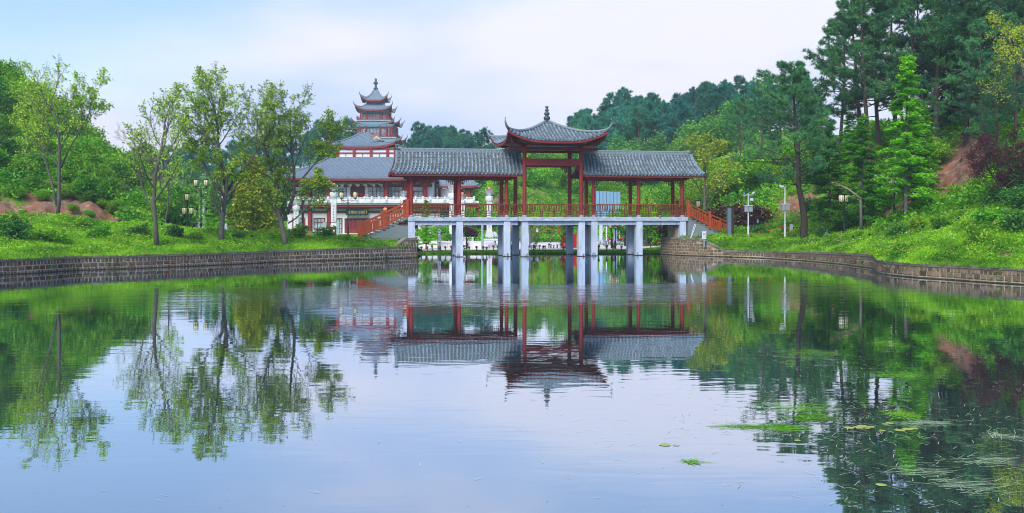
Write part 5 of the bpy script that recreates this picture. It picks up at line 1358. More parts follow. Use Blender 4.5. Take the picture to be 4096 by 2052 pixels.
# the big leaning pine
zb = float(hmap(3215,84)[0])
tp = [(.12,0,-.4),(.0,0,.6),(.05,0,1.8),(-.15,0,3.2),(-.45,0,4.6),(-.45,0,6.4),(-.5,0,8.6),(-.75,0,10.8),(-.9,0,13.0),(-.75,0,14.6)]
BP = pine_tree(501, 14.6, 4.7, .30, 60, .36, 11, 13, .27, .040, 'pine', 'barkdark', trunkpts=tp, oneside=.35)
put('pine_tree', BP, 'large dark pine with leaning trunk beside the camera poles', 'tree', (wx(3215,84), 84, zb), 0, (1,1,1.0), 'tall pines on the right hillside')
PN = [pine_tree(510+i, 15.0, 3.9, b_, 42, .22, 10, 9, .30, .055, 'pine') for i, b_ in enumerate((.30,.36,.10,.26))]
pins = [(3352,100,15.2,1,'leftmost tall pine on the right ridge, leaning out over the slope'),(3440,97,17.0,0,'tall pine with bare lower stem behind the tape marked conifer'),(3480,94,17.6,1,'twin stemmed looking pine left of the tallest conifer'),(3520,98,16.0,3,'pine filling the back of the group above the snapped trunk'),
 (3590,96,16.6,0,'tall pine directly behind the tallest feathery conifer'),(3670,90,16.8,1,'pine with reddish stem right of the tallest conifer'),(3745,88,17.8,3,'dark stemmed tall pine at the middle of the right ridge'),(3800,93,16.0,2,'dense pine behind the dark stemmed one'),
 (3862,84,11.5,2,'short bushy pine above the bare red slope'),(3905,88,17.2,1,'tall pine above the plum tree'),(3965,86,17.4,0,'tall pine topping the right ridge near the frame edge'),(4030,84,17.8,3,'pine with many candles near the right frame edge'),(4090,82,17.2,1,'pine cut by the right frame edge'),(4170,80,17,2,'pine beyond the right frame edge'),
 (3300,104,9.0,2,'smaller pine behind the large leaning one'),(3120,112,8.5,2,'round pine low on the slope behind the camera pole'),(3040,118,10.5,3,'pine on the slope above the purple hedge'),(2965,128,8.5,2,'pine behind the yellow green tree on its right'),
 (3700,100,15,2,'back row pine on the right ridge'),(3850,98,15,2,'back row pine above the plum tree'),(4000,96,15,2,'back row pine at far right'),(3940,80,10,2,'low pine right of the bare slope'),(4060,78,9.5,2,'low bushy pine at the right edge above the rocks'),(3730,106,14,2,'pine of the dense back row, behind the dark stemmed pine'),(3780,100,12,2,'pine of the dense back row, right of the dark stemmed pine'),(3830,108,15,2,'pine of the dense back row, above the bare slope'),(3890,102,14,2,'pine of the dense back row, behind the plum trees'),(3950,106,15,2,'pine of the dense back row, upper right'),(4010,104,14,2,'pine of the dense back row, under the topmost pines'),(4070,100,14,2,'pine of the dense back row, near the frame edge'),(4120,92,13,2,'pine of the dense back row, at the frame edge'),(3760,92,9,2,'pine of the dense back row, low and bushy in the middle'),(3700,86,7.5,2,'pine of the dense back row, low beside the slim conifer'),(3990,76,8,2,'pine of the dense back row, low behind the plum tree')]
for i, (x, D, H, k, lb) in enumerate(pins):
    put('pine_tree', PN[k], lb, 'tree', gpos(x, D, -.3), i*1.7, (H/15*1.02, H/15*1.02, H/15), 'tall pines on the right hillside')
# plum tree
PL = sparse_tree(330, 4.6, .13, .15, (9,7,5), leaf=.08, nleaf=2, mat='plum', start=.22, ang=(52,42,42), bark='barkdark', stems=[((0,0,-.2),(.0,0,1),2.0,.14),((0,0,1.3),(-.8,0,.75),3.0,.07),((0,0,1.4),(.55,.1,1),3.0,.07),((0,0,1.3),(-.35,.3,1),3.2,.07),((0,0,1.2),(.95,0,.55),2.6,.06)], cl=.13)
put('plum_tree', PL, 'purple leaved plum tree on the slope at far right', 'tree', gpos(4008, 65, -.05), 0, 1.0)
PL2 = sparse_tree(331, 4.4, .08, .15, (8,7,5), leaf=.08, nleaf=2, mat='plum', start=.2, ang=(48,42,42), bark='barkdark', cl=.13)
put('plum_tree', PL2, 'second purple leaved plum tree above and left of the first', 'tree', gpos(3905, 71, -.05), 1, .7)
# purple hedge behind the right stairs
RH_ = [('stem', bush_stems(290, 1.2, 1.8, 8, .04)), ('foliage', clump_mesh(291, 1.4, 2.1, 330, 8, .14, 'redhedge', .2, 6))]
for i, (x, D, s) in enumerate(((2700,96,1.0),(2850,97,1.3),(2910,97,1.45),(2965,96,1.4),(3012,96,1.15),(2945,93.5,1.0))):
    put('purple_shrub', RH_, ['purple shrub beneath the bridge end on the right', 'purple shrub behind the top of the right stairs', 'purple shrub behind the dark pillar', 'purple shrub between the dark pillar and the camera pole', 'purple shrub right of the nearer camera pole', 'small purple shrub at the foot of the right stairs'][i], 'shrub', gpos(x, D, -.1), i*1.1, s, 'purple leaved shrubs behind the right stairs')
# right hillside shrubs
rng = np.random.default_rng(41)
spots = [(2420,150),(2470,146),(2520,138),(2560,128),(2600,122),(2650,128),(2690,116),(2740,112),(2780,108),(2830,110),(2880,112),(2930,110),(2985,108),(3040,106),(3085,104),(3130,103),(3170,106),(3220,104),(3260,100),(3300,98),(3350,97),
 (2030,150),(2090,160),(2150,158),(2210,165),(2270,160),(2330,158),(2380,150),(2180,172),(2240,176),(2120,174),(2300,172),(2350,170),(1990,160),(1890,152),(1850,160),(1800,165),(2010,172),(2060,178),
 (2640,104),(2600,108),(2560,112),(3380,92),(3420,90),(3470,88),(3520,87),(3500,86),(3545,85),(3590,84),(3640,83),(3690,86),(3740,84),(3610,90),(3660,88),(3330,88),(3260,93),(3430,99),(3560,94),(4070,66),(4095,62),(4040,70),(3480,92),(3400,84),(3350,84)]
for i, (x, D) in enumerate(spots):
    nearr = x > 3250; s = rng.uniform(.55,.95) if nearr else rng.uniform(.9,1.6)
    loc_ = ('on the slope seen under the pavilion' if x < 2400 else 'behind the right corridor' if x < 2720 else 'on the slope behind the right stairs' if x < 3020 else 'on the bank behind the camera poles' if x < 3300 else 'under the pines on the right hillside')
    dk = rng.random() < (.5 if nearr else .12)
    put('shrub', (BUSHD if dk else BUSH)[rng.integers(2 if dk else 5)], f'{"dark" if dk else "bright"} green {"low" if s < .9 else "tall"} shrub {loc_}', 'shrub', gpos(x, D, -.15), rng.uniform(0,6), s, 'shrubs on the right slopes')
# rose bush with white flowers
rb = put('rose_bush', [('stem', bush_stems(295, 1.2, 2.3, 8)), ('foliage', clump_mesh(296, 1.7, 3.3, 420, 8, .15, 'bush', .2, 8))], 'large rambling rose bush with white flowers between the conifers on the right', 'shrub', gpos(3510, 83.5, -.1), 0, 1.0)
r_ = np.random.default_rng(5); u = rnd_unit(150, r_); u[:,1] = -abs(u[:,1]); C = u*np.array((1.7,1.5,1.5)) + np.array((0,0,1.7)); link('blossoms', MB().quadsoup(leaf_quads(C, .13, r_, 1.0)).mesh('blossoms', M['petal_w']), rb, kind='stuff')

# ------------------------------------------------------------------ ground cover
rng = np.random.default_rng(51)
def sample(x0, x1, r0, r1, n, pw_=1.0):
    x = rng.uniform(x0, x1, n); rel = r0 + (r1-r0)*rng.random(n)**pw_; D = shore(x) + rel; return x, D
def blades(x, D, h, w, n, spread, jit=.5, drop=None):
    X = (x-2048)/F*D; Z = hmap(x, D); keep = soilw(x, D) + rng.normal(size=len(x))*.16 < .48
    X, D, Z = X[keep], D[keep], Z[keep]; k = len(X)
    hh_ = h*(.45 + .9*np.clip(.5+.5*np.sin(X*.9+D*.4)*np.sin(D*.8-X*.3)+rng.normal(size=k)*.3, 0, 1.3))
    base = np.stack([X, D, Z-.03], 1)[:,None] + np.concatenate([rng.normal(size=(k,n,2))*spread, np.zeros((k,n,1))], 2)
    d = rnd_unit(k*n, rng).reshape(k,n,3); d[:,:,2] = np.abs(d[:,:,2])+.75; d /= np.linalg.norm(d, axis=2, keepdims=True)
    tip = base + d*(hh_[:,None,None]*rng.uniform(.6,1.2,(k,n,1))); s = np.cross(d, rnd_unit(k*n, rng).reshape(k,n,3)); s /= np.linalg.norm(s, axis=2, keepdims=True)
    return np.stack([base-s*w/2, base+s*w/2, tip], 2).reshape(-1,3,3)
def weeds(x, D, h, leaf, n):
    X = (x-2048)/F*D; Z = hmap(x, D); keep = soilw(x, D) + rng.normal(size=len(x))*.16 < .50
    X, D, Z = X[keep], D[keep], Z[keep]; k = len(X); hz_ = h*(.5+.8*np.clip(.5+.6*np.sin(X*.7-D*.5)*np.cos(D*.6+X*.2), 0, 1.2))
    C = np.stack([X, D, Z], 1)[:,None] + rng.normal(size=(k,n,3))*np.array((.17,.17,.0)); C[:,:,2] += hz_[:,None]*rng.uniform(.1,1,(k,n))
    return leaf_quads(C.reshape(-1,3), leaf, rng, 1.7)
g = MB()
x, D = sample(-60, 1665, .15, 12, 21000, 1.2); g.tris(blades(x, D, .34, .05, 5, .07))
x, D = sample(2700, 3500, .3, 9, 9000, 1.1); g.tris(blades(x, D, .28, .05, 5, .07))
x, D = sample(3500, 4180, .3, 20, 17000, 1.1); g.tris(blades(x, D, .30, .045, 5, .07))
x, D = sample(-60, 1640, -.12, .25, 1500); g.tris(blades(x, D, .20, .04, 5, .06))
x, D = sample(2860, 4180, -.12, .25, 1300); g.tris(blades(x, D, .20, .04, 5, .06))
link('grass', g.mesh('grass', LF['weed']), kind='stuff')
x = np.concatenate([rng.uniform(0,1600,60), rng.uniform(2850,4096,60)]); D = shore(x)-.06; zc = rng.uniform(.06,.75,120); C = np.stack([(x-2048)/F*D, D, zc],1)
link('wall_moss', MB().quadsoup(leaf_quads(around(C, 7, (.07,.02,.05), rng), .07, rng, 1.4)).mesh('wall_moss', LF['bush']), kind='stuff')
g = MB()
x, D = sample(-60, 1665, .4, 13, 5200); g.quadsoup(weeds(x, D, .42, .09, 14))
x, D = sample(2720, 3500, .3, 14, 4200); g.quadsoup(weeds(x, D, .40, .09, 13))
x, D = sample(3500, 4180, .4, 20, 5200); g.quadsoup(weeds(x, D, .42, .08, 14))
link('weeds', g.mesh('weeds', LF['weed']), kind='stuff')
g = MB()
x, D = sample(-160, 640, 22, 62, 9000); g.quadsoup(weeds(x, D, 1.0, .20, 10))
x, D = sample(2680, 4180, 14, 60, 14000); g.quadsoup(weeds(x, D, .8, .18, 9))
x, D = sample(1690, 2720, 30, 110, 9000); g.quadsoup(weeds(x, D, .6, .19, 12))
link('undergrowth', g.mesh('undergrowth', LF['bush']), kind='stuff')
g = MB()
x, D = sample(1676, 2700, .1, 3.2, 7000); g.tris(blades(x, D, .13, .04, 4, .07))
x, D = sample(2280, 2700, 2, 14, 4500); k_ = D > np.interp(x, [2280,2400,2520,2660],[97,97,98,103]) ; k_ = ~k_ ; g.tris(blades(x[k_], D[k_], .14, .05, 4, .07))
x, D = sample(1990, 2660, 18, 60, 9000); k_ = D > np.interp(x, [1990,2100,2280,2400,2520,2660],[136,128,127,125,121,112])+.6; g.tris(blades(x[k_], D[k_], .30, .09, 4, .12))
link('lawn', g.mesh('lawn', LF['weed']), kind='stuff')
# tiny white and yellow flowers in the weeds
g = MB(); x, D = sample(-20, 1300, 1, 10, 110); X = (x-2048)/F*D; C = np.stack([X, D, hmap(x,D)+.38], 1)
x, D = sample(3200, 4100, 3, 16, 190); X = (x-2048)/F*D; C = np.concatenate([C, np.stack([X, D, hmap(x,D)+.36], 1)])
x, D = sample(2900, 3550, 16, 34, 200); X = (x-2048)/F*D; C = np.concatenate([C, np.stack([X, D, hmap(x,D)+.9], 1)])
x, D = sample(-50, 420, 30, 50, 90); X = (x-2048)/F*D; C = np.concatenate([C, np.stack([X, D, hmap(x,D)+2.6], 1)])
g.quadsoup(leaf_quads(C, .085, rng, 1.0)); link('wildflowers', g.mesh('wildflowers', M['petal_w']), kind='stuff')
# individual bushes on both banks
BK = [[('stem', bush_stems(600+i, .5, .7, 6, .015)), ('foliage', clump_mesh(605+i, .62, .95, 120, 9, .095, 'bush' if i else 'bushd', .09, 5))] for i in range(3)]
lb = ['at the far left behind the wall','below the forked tree','left of the dark square post','right of the dark square post','on the crest above the wall','left of the slender tree','right of the slender tree','between the slender tree and the bent tree','beside the bent tree','right of the bent tree','near the low forking tree','right of the low forking tree','beside the notice board','below the street lamp at the stairs','at the foot of the left stairs']
for i, (x, rl, s) in enumerate(((60,6,1.7),(190,5,1.5),(400,6,1.3),(560,6,1.2),(20,9,1.6),(330,9,1.0),(700,6,1.1),(790,5,1.0),(840,8,1.3),(960,5,.9),(1090,5,1.2),(1200,5.5,1.5),(1300,5,1.4),(1385,4.2,.9),(1470,3.6,.8))):
    put('low_bush', BK[i % 3], f'low leafy bush on the left bank {lb[i]}', 'bush', gpos(x, float(shore(x))+rl, -.05), i*1.3, s, 'low bushes on the left bank')
lb = ['beside the dark pillar','left of the nearer camera pole','right of the nearer camera pole','at the foot of the second camera pole','in front of the leaning pine','right of the leaning pine','near the fallen branch','below the snapped trunk','left of the tallest conifer','right of the tallest conifer','in the middle of the right slope','under the plum tree','at the far right slope','above the bare patch','near the right frame edge']
for i, (x, rl, s) in enumerate(((2915,5,1.3),(2965,5,1.2),(3040,6,1.2),(3120,6,1.1),(3200,6,1.3),(3290,7,1.2),(3330,5,.9),(3440,6,.9),(3590,9,1.2),(3680,11,1.3),(3760,9,1.2),(4000,13,1.6),(3960,8,1.4),(3900,4,1.3),(4070,6,1.6))):
    put('low_bush', BK[(i+1) % 3], f'low leafy bush on the right bank {lb[i]}', 'bush', gpos(x, float(shore(x))+rl, -.05), i*1.7, s, 'low bushes on the right bank')
# tall grass tussocks on the right slope
def tussock(seed):
    r_ = np.random.default_rng(seed); n = 170; a = r_.uniform(0,2*PI,n); o = np.stack([np.cos(a),np.sin(a),0*a],1); L = r_.uniform(.6,1.25,n)[:,None]; b0 = o*r_.uniform(0,.18,n)[:,None]; up = np.array((0,0,1.0))
    p1 = b0 + (o*.28+up*.85)*L*.6; p2 = b0 + (o*.75+up*.95)*L; s = np.cross(o, up)*.022
    return MB().quadsoup(np.stack([b0-s,b0+s,p1+s,p1-s],1)).tris(np.stack([p1-s,p1+s,p2],1)).mesh('tussock', LF['weed'])
TS = [tussock(700+i) for i in range(2)]
for i, (x, rl, s) in enumerate(((3735,17,1.25),(3765,16,1.1),(3700,18,1.0),(3925,17,1.0),(3820,18,.9),(3660,19,.8),(2860,4,.7),(2890,4.5,.75))):
    tag(link('grass_tussock', TS[i%2], None, gpos(x, float(shore(x))+rl, -.03), (0,0,i), (s,s,s)), ['large arching grass tussock right of the tallest conifer','arching grass tussock below the bare red slope','arching tussock between the slim conifer stems','grass tussock left of the plum tree','small tussock on the bare red slope','small tussock behind the slim conifer','fern like tussock at the curve of the right wall','second fern like tussock by the meter box'][i], 'grass tussock', 'grass tussocks')
# ------------------------------------------------------------------ lanterns and street lamps
def lantern_meshes():
    b = MB(); b.lathe([(.13,0),(.19,.10),(.225,.30),(.225,.42),(.19,.60)], 12); shade = b.mesh('shade', M['lamp'], smooth=True)
    b = MB(); b.lathe([(.03,-.16),(.05,-.08),(.15,-.03),(.15,.02)], 10); b.lathe([(.20,.58),(.24,.62),(.24,.66),(.05,.70)], 12)
    for i in range(8):
        a = i*PI/4; b.tube([(.14*math.cos(a),.14*math.sin(a),0),(.20*math.cos(a),.20*math.sin(a),.10),(.235*math.cos(a),.235*math.sin(a),.30),(.235*math.cos(a),.235*math.sin(a),.42),(.20*math.cos(a),.20*math.sin(a),.60)], .012, 4, cap=False)
    return shade, b.mesh('lantern_frame', M['black'])
SHADE, LFR = lantern_meshes()
def lamp_post(loc, H, heads, label, arm=.65, dbl=True, rz=0.0):
    """heads: list of (x offset, height of lantern foot)"""
    t = thing('street_lamp', label, 'street lamp', loc, rz, 'lantern street lamps')
    b = MB(); b.lathe([(.13,0),(.13,.08),(.10,.14),(.10,1.0),(.075,1.08),(.055,1.15),(.05,H)], 10); part('pole', b, M['black'], t)
    for dx, z in heads:
        if abs(dx) > .05:
            b = MB(); b.bar((0,0,z-.20),(dx*1.12,0,z-.20),.04,.04); b.tube([(0,0,z-.42),(dx*.35,0,z-.38),(dx*.6,0,z-.28),(dx*.75,0,z-.22)], .015, 4); b.bar((dx,0,z-.22),(dx,0,z-.1),.05,.05); part('arm', b, M['black'], t)
        l = link('lantern', SHADE, t, (dx,0,z)); link('lantern_frame', LFR, l)
    return t
def lamp_px(x, ybase, D, heads_px, ltop, label, **k):
    z0 = wz(ybase, D) if ybase else float(hmap(x, D)[0]); sc = F/D
    heads = [((hx_-x)/sc, wz(hy, D)-z0) for hx_, hy in heads_px]
    return lamp_post((wx(x,D), D, z0), wz(ltop,D)-z0, heads, label, **k)
lamp_px(1392, 951, 98, [(1366,794),(1421,793)], 797, 'two headed lantern lamp in front of the memorial hall beside the left stairs')
lamp_px(804, None, 92, [(784,745),(825,745)], 752, 'two headed lantern lamp on the left bank before a lotus pillar')
lamp_px(749, None, 90, [(749,802),(738,857),(766,857)], 802, 'three headed lantern lamp left of the two headed one on the left bank')
lamp_px(2793, None, 92, [(2793,829)], 832, 'single lantern lamp rising behind the right stair railing')
lamp_px(3377, None, 80, [(3366,810),(3390,810)], 816, 'two headed lantern lamp half hidden by the first conifers on the right')
lamp_px(3577, None, 77, [(3566,738),(3592,738)], 745, 'tall two headed lantern lamp beside the rose bush')
lamp_px(2447, 1004, 101, [(2443,914),(2461,914) if False else (2449,914)][:1], 917, 'lantern lamp seen under the bridge right of the gate piers')
lamp_px(2461, 1008, 99, [(2452,906),(2469,906)], 910, 'taller two headed lantern lamp seen under the bridge')
lamp_px(2500, 991, 108, [(2494,908)], 915, 'lantern lamp under the bridge beside the white round lamp')
lamp_px(1213, 951, 97, [], 790, 'x')
bpy.data.objects.remove([o for o in COL.objects if o.get('label') == 'x'][0].children[0]); bpy.data.objects.remove([o for o in COL.objects if o.get('label') == 'x'][0])
for x, yb, D, yt, lb in ((1866,1008,97,925,'black lamp pole in front of the curved steps under the bridge'),(2043,1009,97,927,'black lamp pole between the two left gate piers')):
    b = MB(); z0 = wz(yb,D); H = wz(yt,D)-z0; b.lathe([(.10,0),(.10,.7),(.06,.78),(.05,H),(.08,H),(.05,H+.1)], 8); solo('lamp_pole', b, M['black'], lb, 'lamp pole', 'bare black lamp poles', loc=(wx(x,D),D,z0))

# ------------------------------------------------------------------ lotus pillars
def petal(az, L, up, w=.34):
    b = MB(); k = 8; rows = []
    for i in range(k):
        t = i/(k-1); r = .10 + L*t**1.15; z = up*math.sin(t*PI*.62); ww = w*math.sin((.22+.78*t)*PI)**.7*(1 if t < .97 else .3)
        rows.append([(r, -ww/2, z+.06), (r+.02, 0, z), (r, ww/2, z+.06)])
    g = np.array(rows); c, s = math.cos(az), math.sin(az); g = np.stack([g[...,0]*c-g[...,1]*s, g[...,0]*s+g[...,1]*c, g[...,2]], -1)
    b.grid(g); b.grid(g[:, ::-1] - np.array((0,0,.05))); return b
def lotus_pillar(x, ybase, D, ytop, ypet, label, w=.32):
    z0 = wz(ybase, D); H = wz(ypet, D) - z0; t = thing('lotus_pillar', label, 'pillar', (wx(x,D), D, z0), .1, 'white lotus pillars')
    b = MB(); b.box(-w*1.55,w*1.55,-w*1.55,w*1.55,-.6,.55); b.box(-w*1.3,w*1.3,-w*1.3,w*1.3,.55,.95); part('pedestal', b, M['whitestone'], t)
    b = MB(); b.box(-w,w,-w,w,.95,H-.95); part('shaft', b, M['whitestone'], t)
    b = MB(); b.box(-w*.72,w*.72,-w-.03,-w+.01,1.3,H-1.3); sp = part('carved_panel', b, M['whitestone'], t)
    for i in range(6):
        b = MB(); zz = H*.30+i*.34; b.box(-.12,.12,-w-.05,-w-.028,zz,zz+.05); b.box(-.02,.02,-w-.05,-w-.028,zz-.08,zz+.16); part('carved_character', b, M['colbase'], sp)
    b = MB(); b.box(-w*1.05,w*1.05,-w*1.05,w*1.05,H-.95,H-.80); b.lathe([(w*1.15,H-.80),(w*1.55,H-.62),(w*1.6,H-.25),(w*1.45,H-.05),(w*1.0,H)], 8, ph=PI/8); part('capital', b, M['whitestone'], t)
    for i in range(6):
        outer = i in (0,3); part('petal', petal(i*PI/3, 1.08 if outer else .72, .62 if outer else .85, .55), M['whitestone'], t, loc=(0,0,H-.02))
    b = MB(); zb_ = wz(ytop,D)-z0; b.tube([(0,0,H),(0,0,zb_-.2)], .075, 8); part('stalk', b, M['whitestone'], t)
    b = MB(); b.sphere((0,0,zb_), .22, 14, 10); part('globe', b, M['orange'], t, smooth=True)
    return t
lotus_pillar(1957, 956, 128, 755, 784, 'white lotus pillar with orange globe seen between the left bays of the bridge')
lotus_pillar(1808, 966, 122, 744, 773, 'white lotus pillar with orange globe partly behind the second bridge column')
lotus_pillar(1335, 930, 124, 739, 768, 'white lotus pillar with orange globe in front of the memorial hall')
lotus_pillar(1614, 935, 140, 769, 790, 'lotus pillar peeping above the top of the left stairs')
lotus_pillar(1185, 942, 136, 800, 822, 'white pillar behind the low forking tree at the left of the hall')
lotus_pillar(808, 916, 124, 765, 795, 'leftmost lotus pillar, behind the two headed lamp on the left bank')
lotus_pillar(898, 935, 124, 748, 785, 'lotus pillar behind the bent trunk of the third bank tree')
lotus_pillar(1850, 956, 150, 775, 800, 'lotus pillar farthest back, its petals right of the second bridge column')

# ------------------------------------------------------------------ camera poles
def camera_pole(x, yb, D, yt, label, kind):
    z0 = float(hmap(x, D)[0])-.1; H = wz(yt, D)-z0; s = D/F; t = thing('camera_pole', label, 'camera pole', (wx(x,D), D, z0), 0, 'white camera poles')
    b = MB(); b.lathe([(.085,0),(.085,H*.28),(.06,H*.285),(.05,H)], 10); b.lathe([(.10,H*.27),(.10,H*.30)], 10); part('pole', b, M['whitemetal'], t)
    bz = wz(828 if kind else 834, D) - z0
    b = MB(); b.box(-.34,-.03,-.16,.16,bz-.28,bz+.22) if not kind else b.box(-.28,-.03,-.16,.14,bz-.30,bz+.20); b.box(.0,.36,-.14,.14,bz-.27,bz+.2); part('cabinet', b, M['greymetal'], t)
    b = MB(); b.box(-.38,.40,-.2,.2,bz+.22,bz+.27); part('cabinet_lid', b, M['whitemetal'], t)
    if kind:
        b = MB(); b.bar((0,0,H-.1),(-.42,-.05,H-.06),.05,.05); part('arm', b, M['whitemetal'], t)
        b = MB(); b.bar((-.50,-.05,H+.10),(-.10,-.05,H+.04),.14,.12); b.bar((-.32,-.05,H-.06),(-.30,-.05,H+.06),.05,.05); part('camera', b, M['whitemetal'], t)
    else:
        b = MB(); b.bar((-.40,0,H-.12),(.45,0,H-.12),.05,.05); part('arm', b, M['whitemetal'], t)
        b = MB(); b.bar((.30,-.1,H-.02),(.52,-.1,H+.12),.15,.14); part('camera', b, M['whitemetal'], t)
        b = MB(); b.sphere((-.34,-.05,H-.22),(.13,.13,.12),8,6); b.cbox((-.36,-.05,H+.0),(.12,.12,.14)); part('camera', b, M['greymetal'], t)
        b = MB(); b.box(.14,.42,-.1,.05,H-.62,H-.40); part('antenna_box', b, M['whitemetal'], t)
        b = MB(); b.tube([(0,0,H),(0,0,H+.45)], .01, 4); part('rod', b, M['greymetal'], t)
camera_pole(2993, 948, 88, 774, 'white camera pole nearer the bridge with two cameras and a grey cabinet', 0)
camera_pole(3140, 948, 86, 748, 'taller white camera pole beside the leaning pine', 1)

# ------------------------------------------------------------------ posts, signs and boxes
D = 88.6; z0 = float(hmap(2920,D)[0])-.2
t = thing('gate_pillar', 'tall dark brown metal pillar at the foot of the right stairs', 'pillar', (wx(2922,D), D, z0)); H = wz(829,D)-z0
b = MB(); b.box(-.30,.02,-.25,.25,0,H); part('grey_face', b, M['steelblue'], t)
b = MB(); b.faces([(.021,-.25,0),(.33,-.25,0),(.25,-.25,.9),(.25,-.25,H),(.021,-.25,H),(.021,.25,0),(.33,.25,0),(.25,.25,.9),(.25,.25,H),(.021,.25,H)],[(0,1,2,3,4),(9,8,7,6,5),(1,6,7,2),(2,7,8,3),(3,8,9,4),(0,5,6,1)]); part('brown_face', b, M['darkbrown'], t)
b = MB(); b.box(-.40,.30,-.3,.3,H,H+.07); part('cap', b, M['black'], t)
D = 92; z0 = float(hmap(480,D)[0])-.6; b = MB(); b.box(-.13,.13,-.13,.13,0,wz(822,D)-z0); b.box(-.3,.3,-.3,.3,.35,.62); solo('dark_post', b, M['steelblue'], 'dark square post in front of the red bank on the left', 'post', loc=(wx(480,D),D,z0))
# finger post
D = 96; z0 = wz(951,D); t = thing('finger_post', 'black direction post with pale green arrow boards left of the hall', 'sign post', (wx(1211,D),D,z0)); H = wz(783,D)-z0
b = MB(); b.box(-.10,.10,-.10,.10,0,H-.4); b.box(-.16,.16,-.16,.16,0,.5); part('pole', b, M['black'], t)
b = MB(); b.faces([(-.75,-.45,H),(.75,-.45,H),(.75,.45,H),(-.75,.45,H),(0,-.45,H+.25),(0,.45,H+.25)],[(0,1,4),(3,5,2),(0,4,5,3),(4,1,2,5),(3,2,1,0)]); part('little_roof', b, M['black'], t)
b = MB(); hh = H-.55
for sg in (-1,1):
    b.extr([(sg*.12,hh-.17),(sg*1.2,hh-.17),(sg*1.32,hh),(sg*1.2,hh+.17),(sg*.12,hh+.17)][::sg], -.03, .03)
part('arrow_board', b, M['palegreen'], t); b = MB(); b.bar((1.02,-.04,hh+.08),(1.10,-.04,hh),.02,.03); b.bar((1.10,-.04,hh),(1.02,-.04,hh-.08),.02,.03); b.bar((-1.02,-.04,hh+.08),(-1.10,-.04,hh),.02,.03); b.bar((-1.10,-.04,hh),(-1.02,-.04,hh-.08),.02,.03); part('arrow_mark', b, M['black'], t)
# notice gate: two posts, planks, two papers
D = 95; z0 = wz(951,D); s = D/F; t = thing('notice_gate', 'brown plank cabinet between two grey posts with two paper notices, in front of the hall', 'notice board', (wx(1327,D),D,z0))
for dx in (-27, 25):
    b = MB(); b.box(dx*s-.13,dx*s+.13,-.13,.13,0,wz(888,D)-z0); part('post', b, M['palegreen'], t)
b = MB(); b.box(-27*s,25*s,-.05,.05,wz(892,D)-z0,wz(889.5,D)-z0); part('top_bar', b, M['maroon'], t)
for i in range(12):
    x0 = -22*s + i*(43*s/12); b = MB(); b.box(x0+.008,x0+43*s/12-.008,-.09,.2,.05,wz(908,D)-z0); part('plank', b, M['planks'], t)
b = MB(); b.box(-17*s,-8.5*s,-.12,-.10,wz(929,D)-z0,wz(917,D)-z0); part('paper_notice', b, M['whitemetal'], t); p_ = t.children[-1]
b = MB()
for q in range(4): b.box(-16*s,-9.5*s,-.128,-.121,wz(927-q*2.6,D)-z0,wz(926-q*2.6,D)-z0)
part('print_lines', b, M['steelblue'], p_, kind='stuff')
b = MB(); b.box(5*s,14*s,-.12,-.10,wz(929,D)-z0,wz(917,D)-z0); part('red_notice', b, M['crimson'], t); p_ = t.children[-1]
b = MB(); zc = wz(922,D)-z0; b.faces([(9.5*s-.08,-.125,zc),(9.5*s,-.125,zc-.08),(9.5*s+.08,-.125,zc),(9.5*s,-.125,zc+.08)],[(0,1,2,3)]); b.box(6*s,13*s,-.126,-.121,wz(928.4,D)-z0,wz(926.6,D)-z0); part('white_mark', b, M['whitemetal'], p_)
# path kerb under it
b = MB(); px_ = np.linspace(780,1445,30); Dk = 94.5+np.zeros(30); b.grid(np.array([[(wx(x,94.2),94.2,max(wz(956,94.2), hxy(wx(x,94.2),94.2)+.05)-.35) for x in px_],[(wx(x,94.2),94.2,max(wz(956,94.2), hxy(wx(x,94.2),94.2)+.05)) for x in px_],[(wx(x,98.6),98.6,max(wz(952,98.6), hxy(wx(x,98.6),98.6)+.05)) for x in px_]]))
link('path', b.mesh('path', M['paving']), kind='structure')
# meter box and two leaning white sticks by the right stairs
D = 87.0; z0 = float(hmap(2816,D)[0]); t = thing('meter_box', 'small pale meter box with printed label against the right stairs', 'meter box', (wx(2816,D),D,wz(955,D)-.3))
b = MB(); b.box(-.17,.17,-.1,.1,.28,.92); b.box(-.20,.20,-.13,.13,.92,.97); part('box', b, M['whitemetal'], t); b = MB(); b.box(-.05,.05,-.05,.05,-.4,.28); part('foot', b, M['greymetal'], t)
b = MB()
for q in range(4): b.box(-.10,.12,-.108,-.101,.42+q*.11,.46+q*.11)
part('printed_label', b, M['steelblue'], t.children[0], kind='stuff')
for i, dx in enumerate((0, 6)):
    D = 87.2; b = MB(); b.tube([P(2762+dx*.3,953,D), P(2778+dx,897,D+.3)], .022, 5); solo('white_stick', b, M['whitemetal'], ['left white stick leaning on the right stair wall','right white stick leaning on the right stair wall'][i], 'stick')
# small dark sign on a post
D = 90; z0 = float(hmap(3030,D)[0]); t = thing('small_sign', 'small dark sign with white writing on a brown post right of the nearer camera pole', 'sign', (wx(3030,D),D,z0)); H = wz(874,D)-z0
b = MB(); b.box(-.045,.045,-.045,.045,0,H-.45); part('post', b, M['darkbrown'], t); b = MB(); b.box(-.15,.15,-.05,.03,H-.56,H); pp = part('board', b, M['black'], t)
for q, (wd, dz) in enumerate(((.10,.48),(.16,.36),(.16,.29),(.12,.20))):
    b = MB(); b.box(-wd*.5,wd*.7,-.058,-.051,H-.56+dz-.03,H-.56+dz+.02); part('lettering_line', b, M['greymetal'], pp)
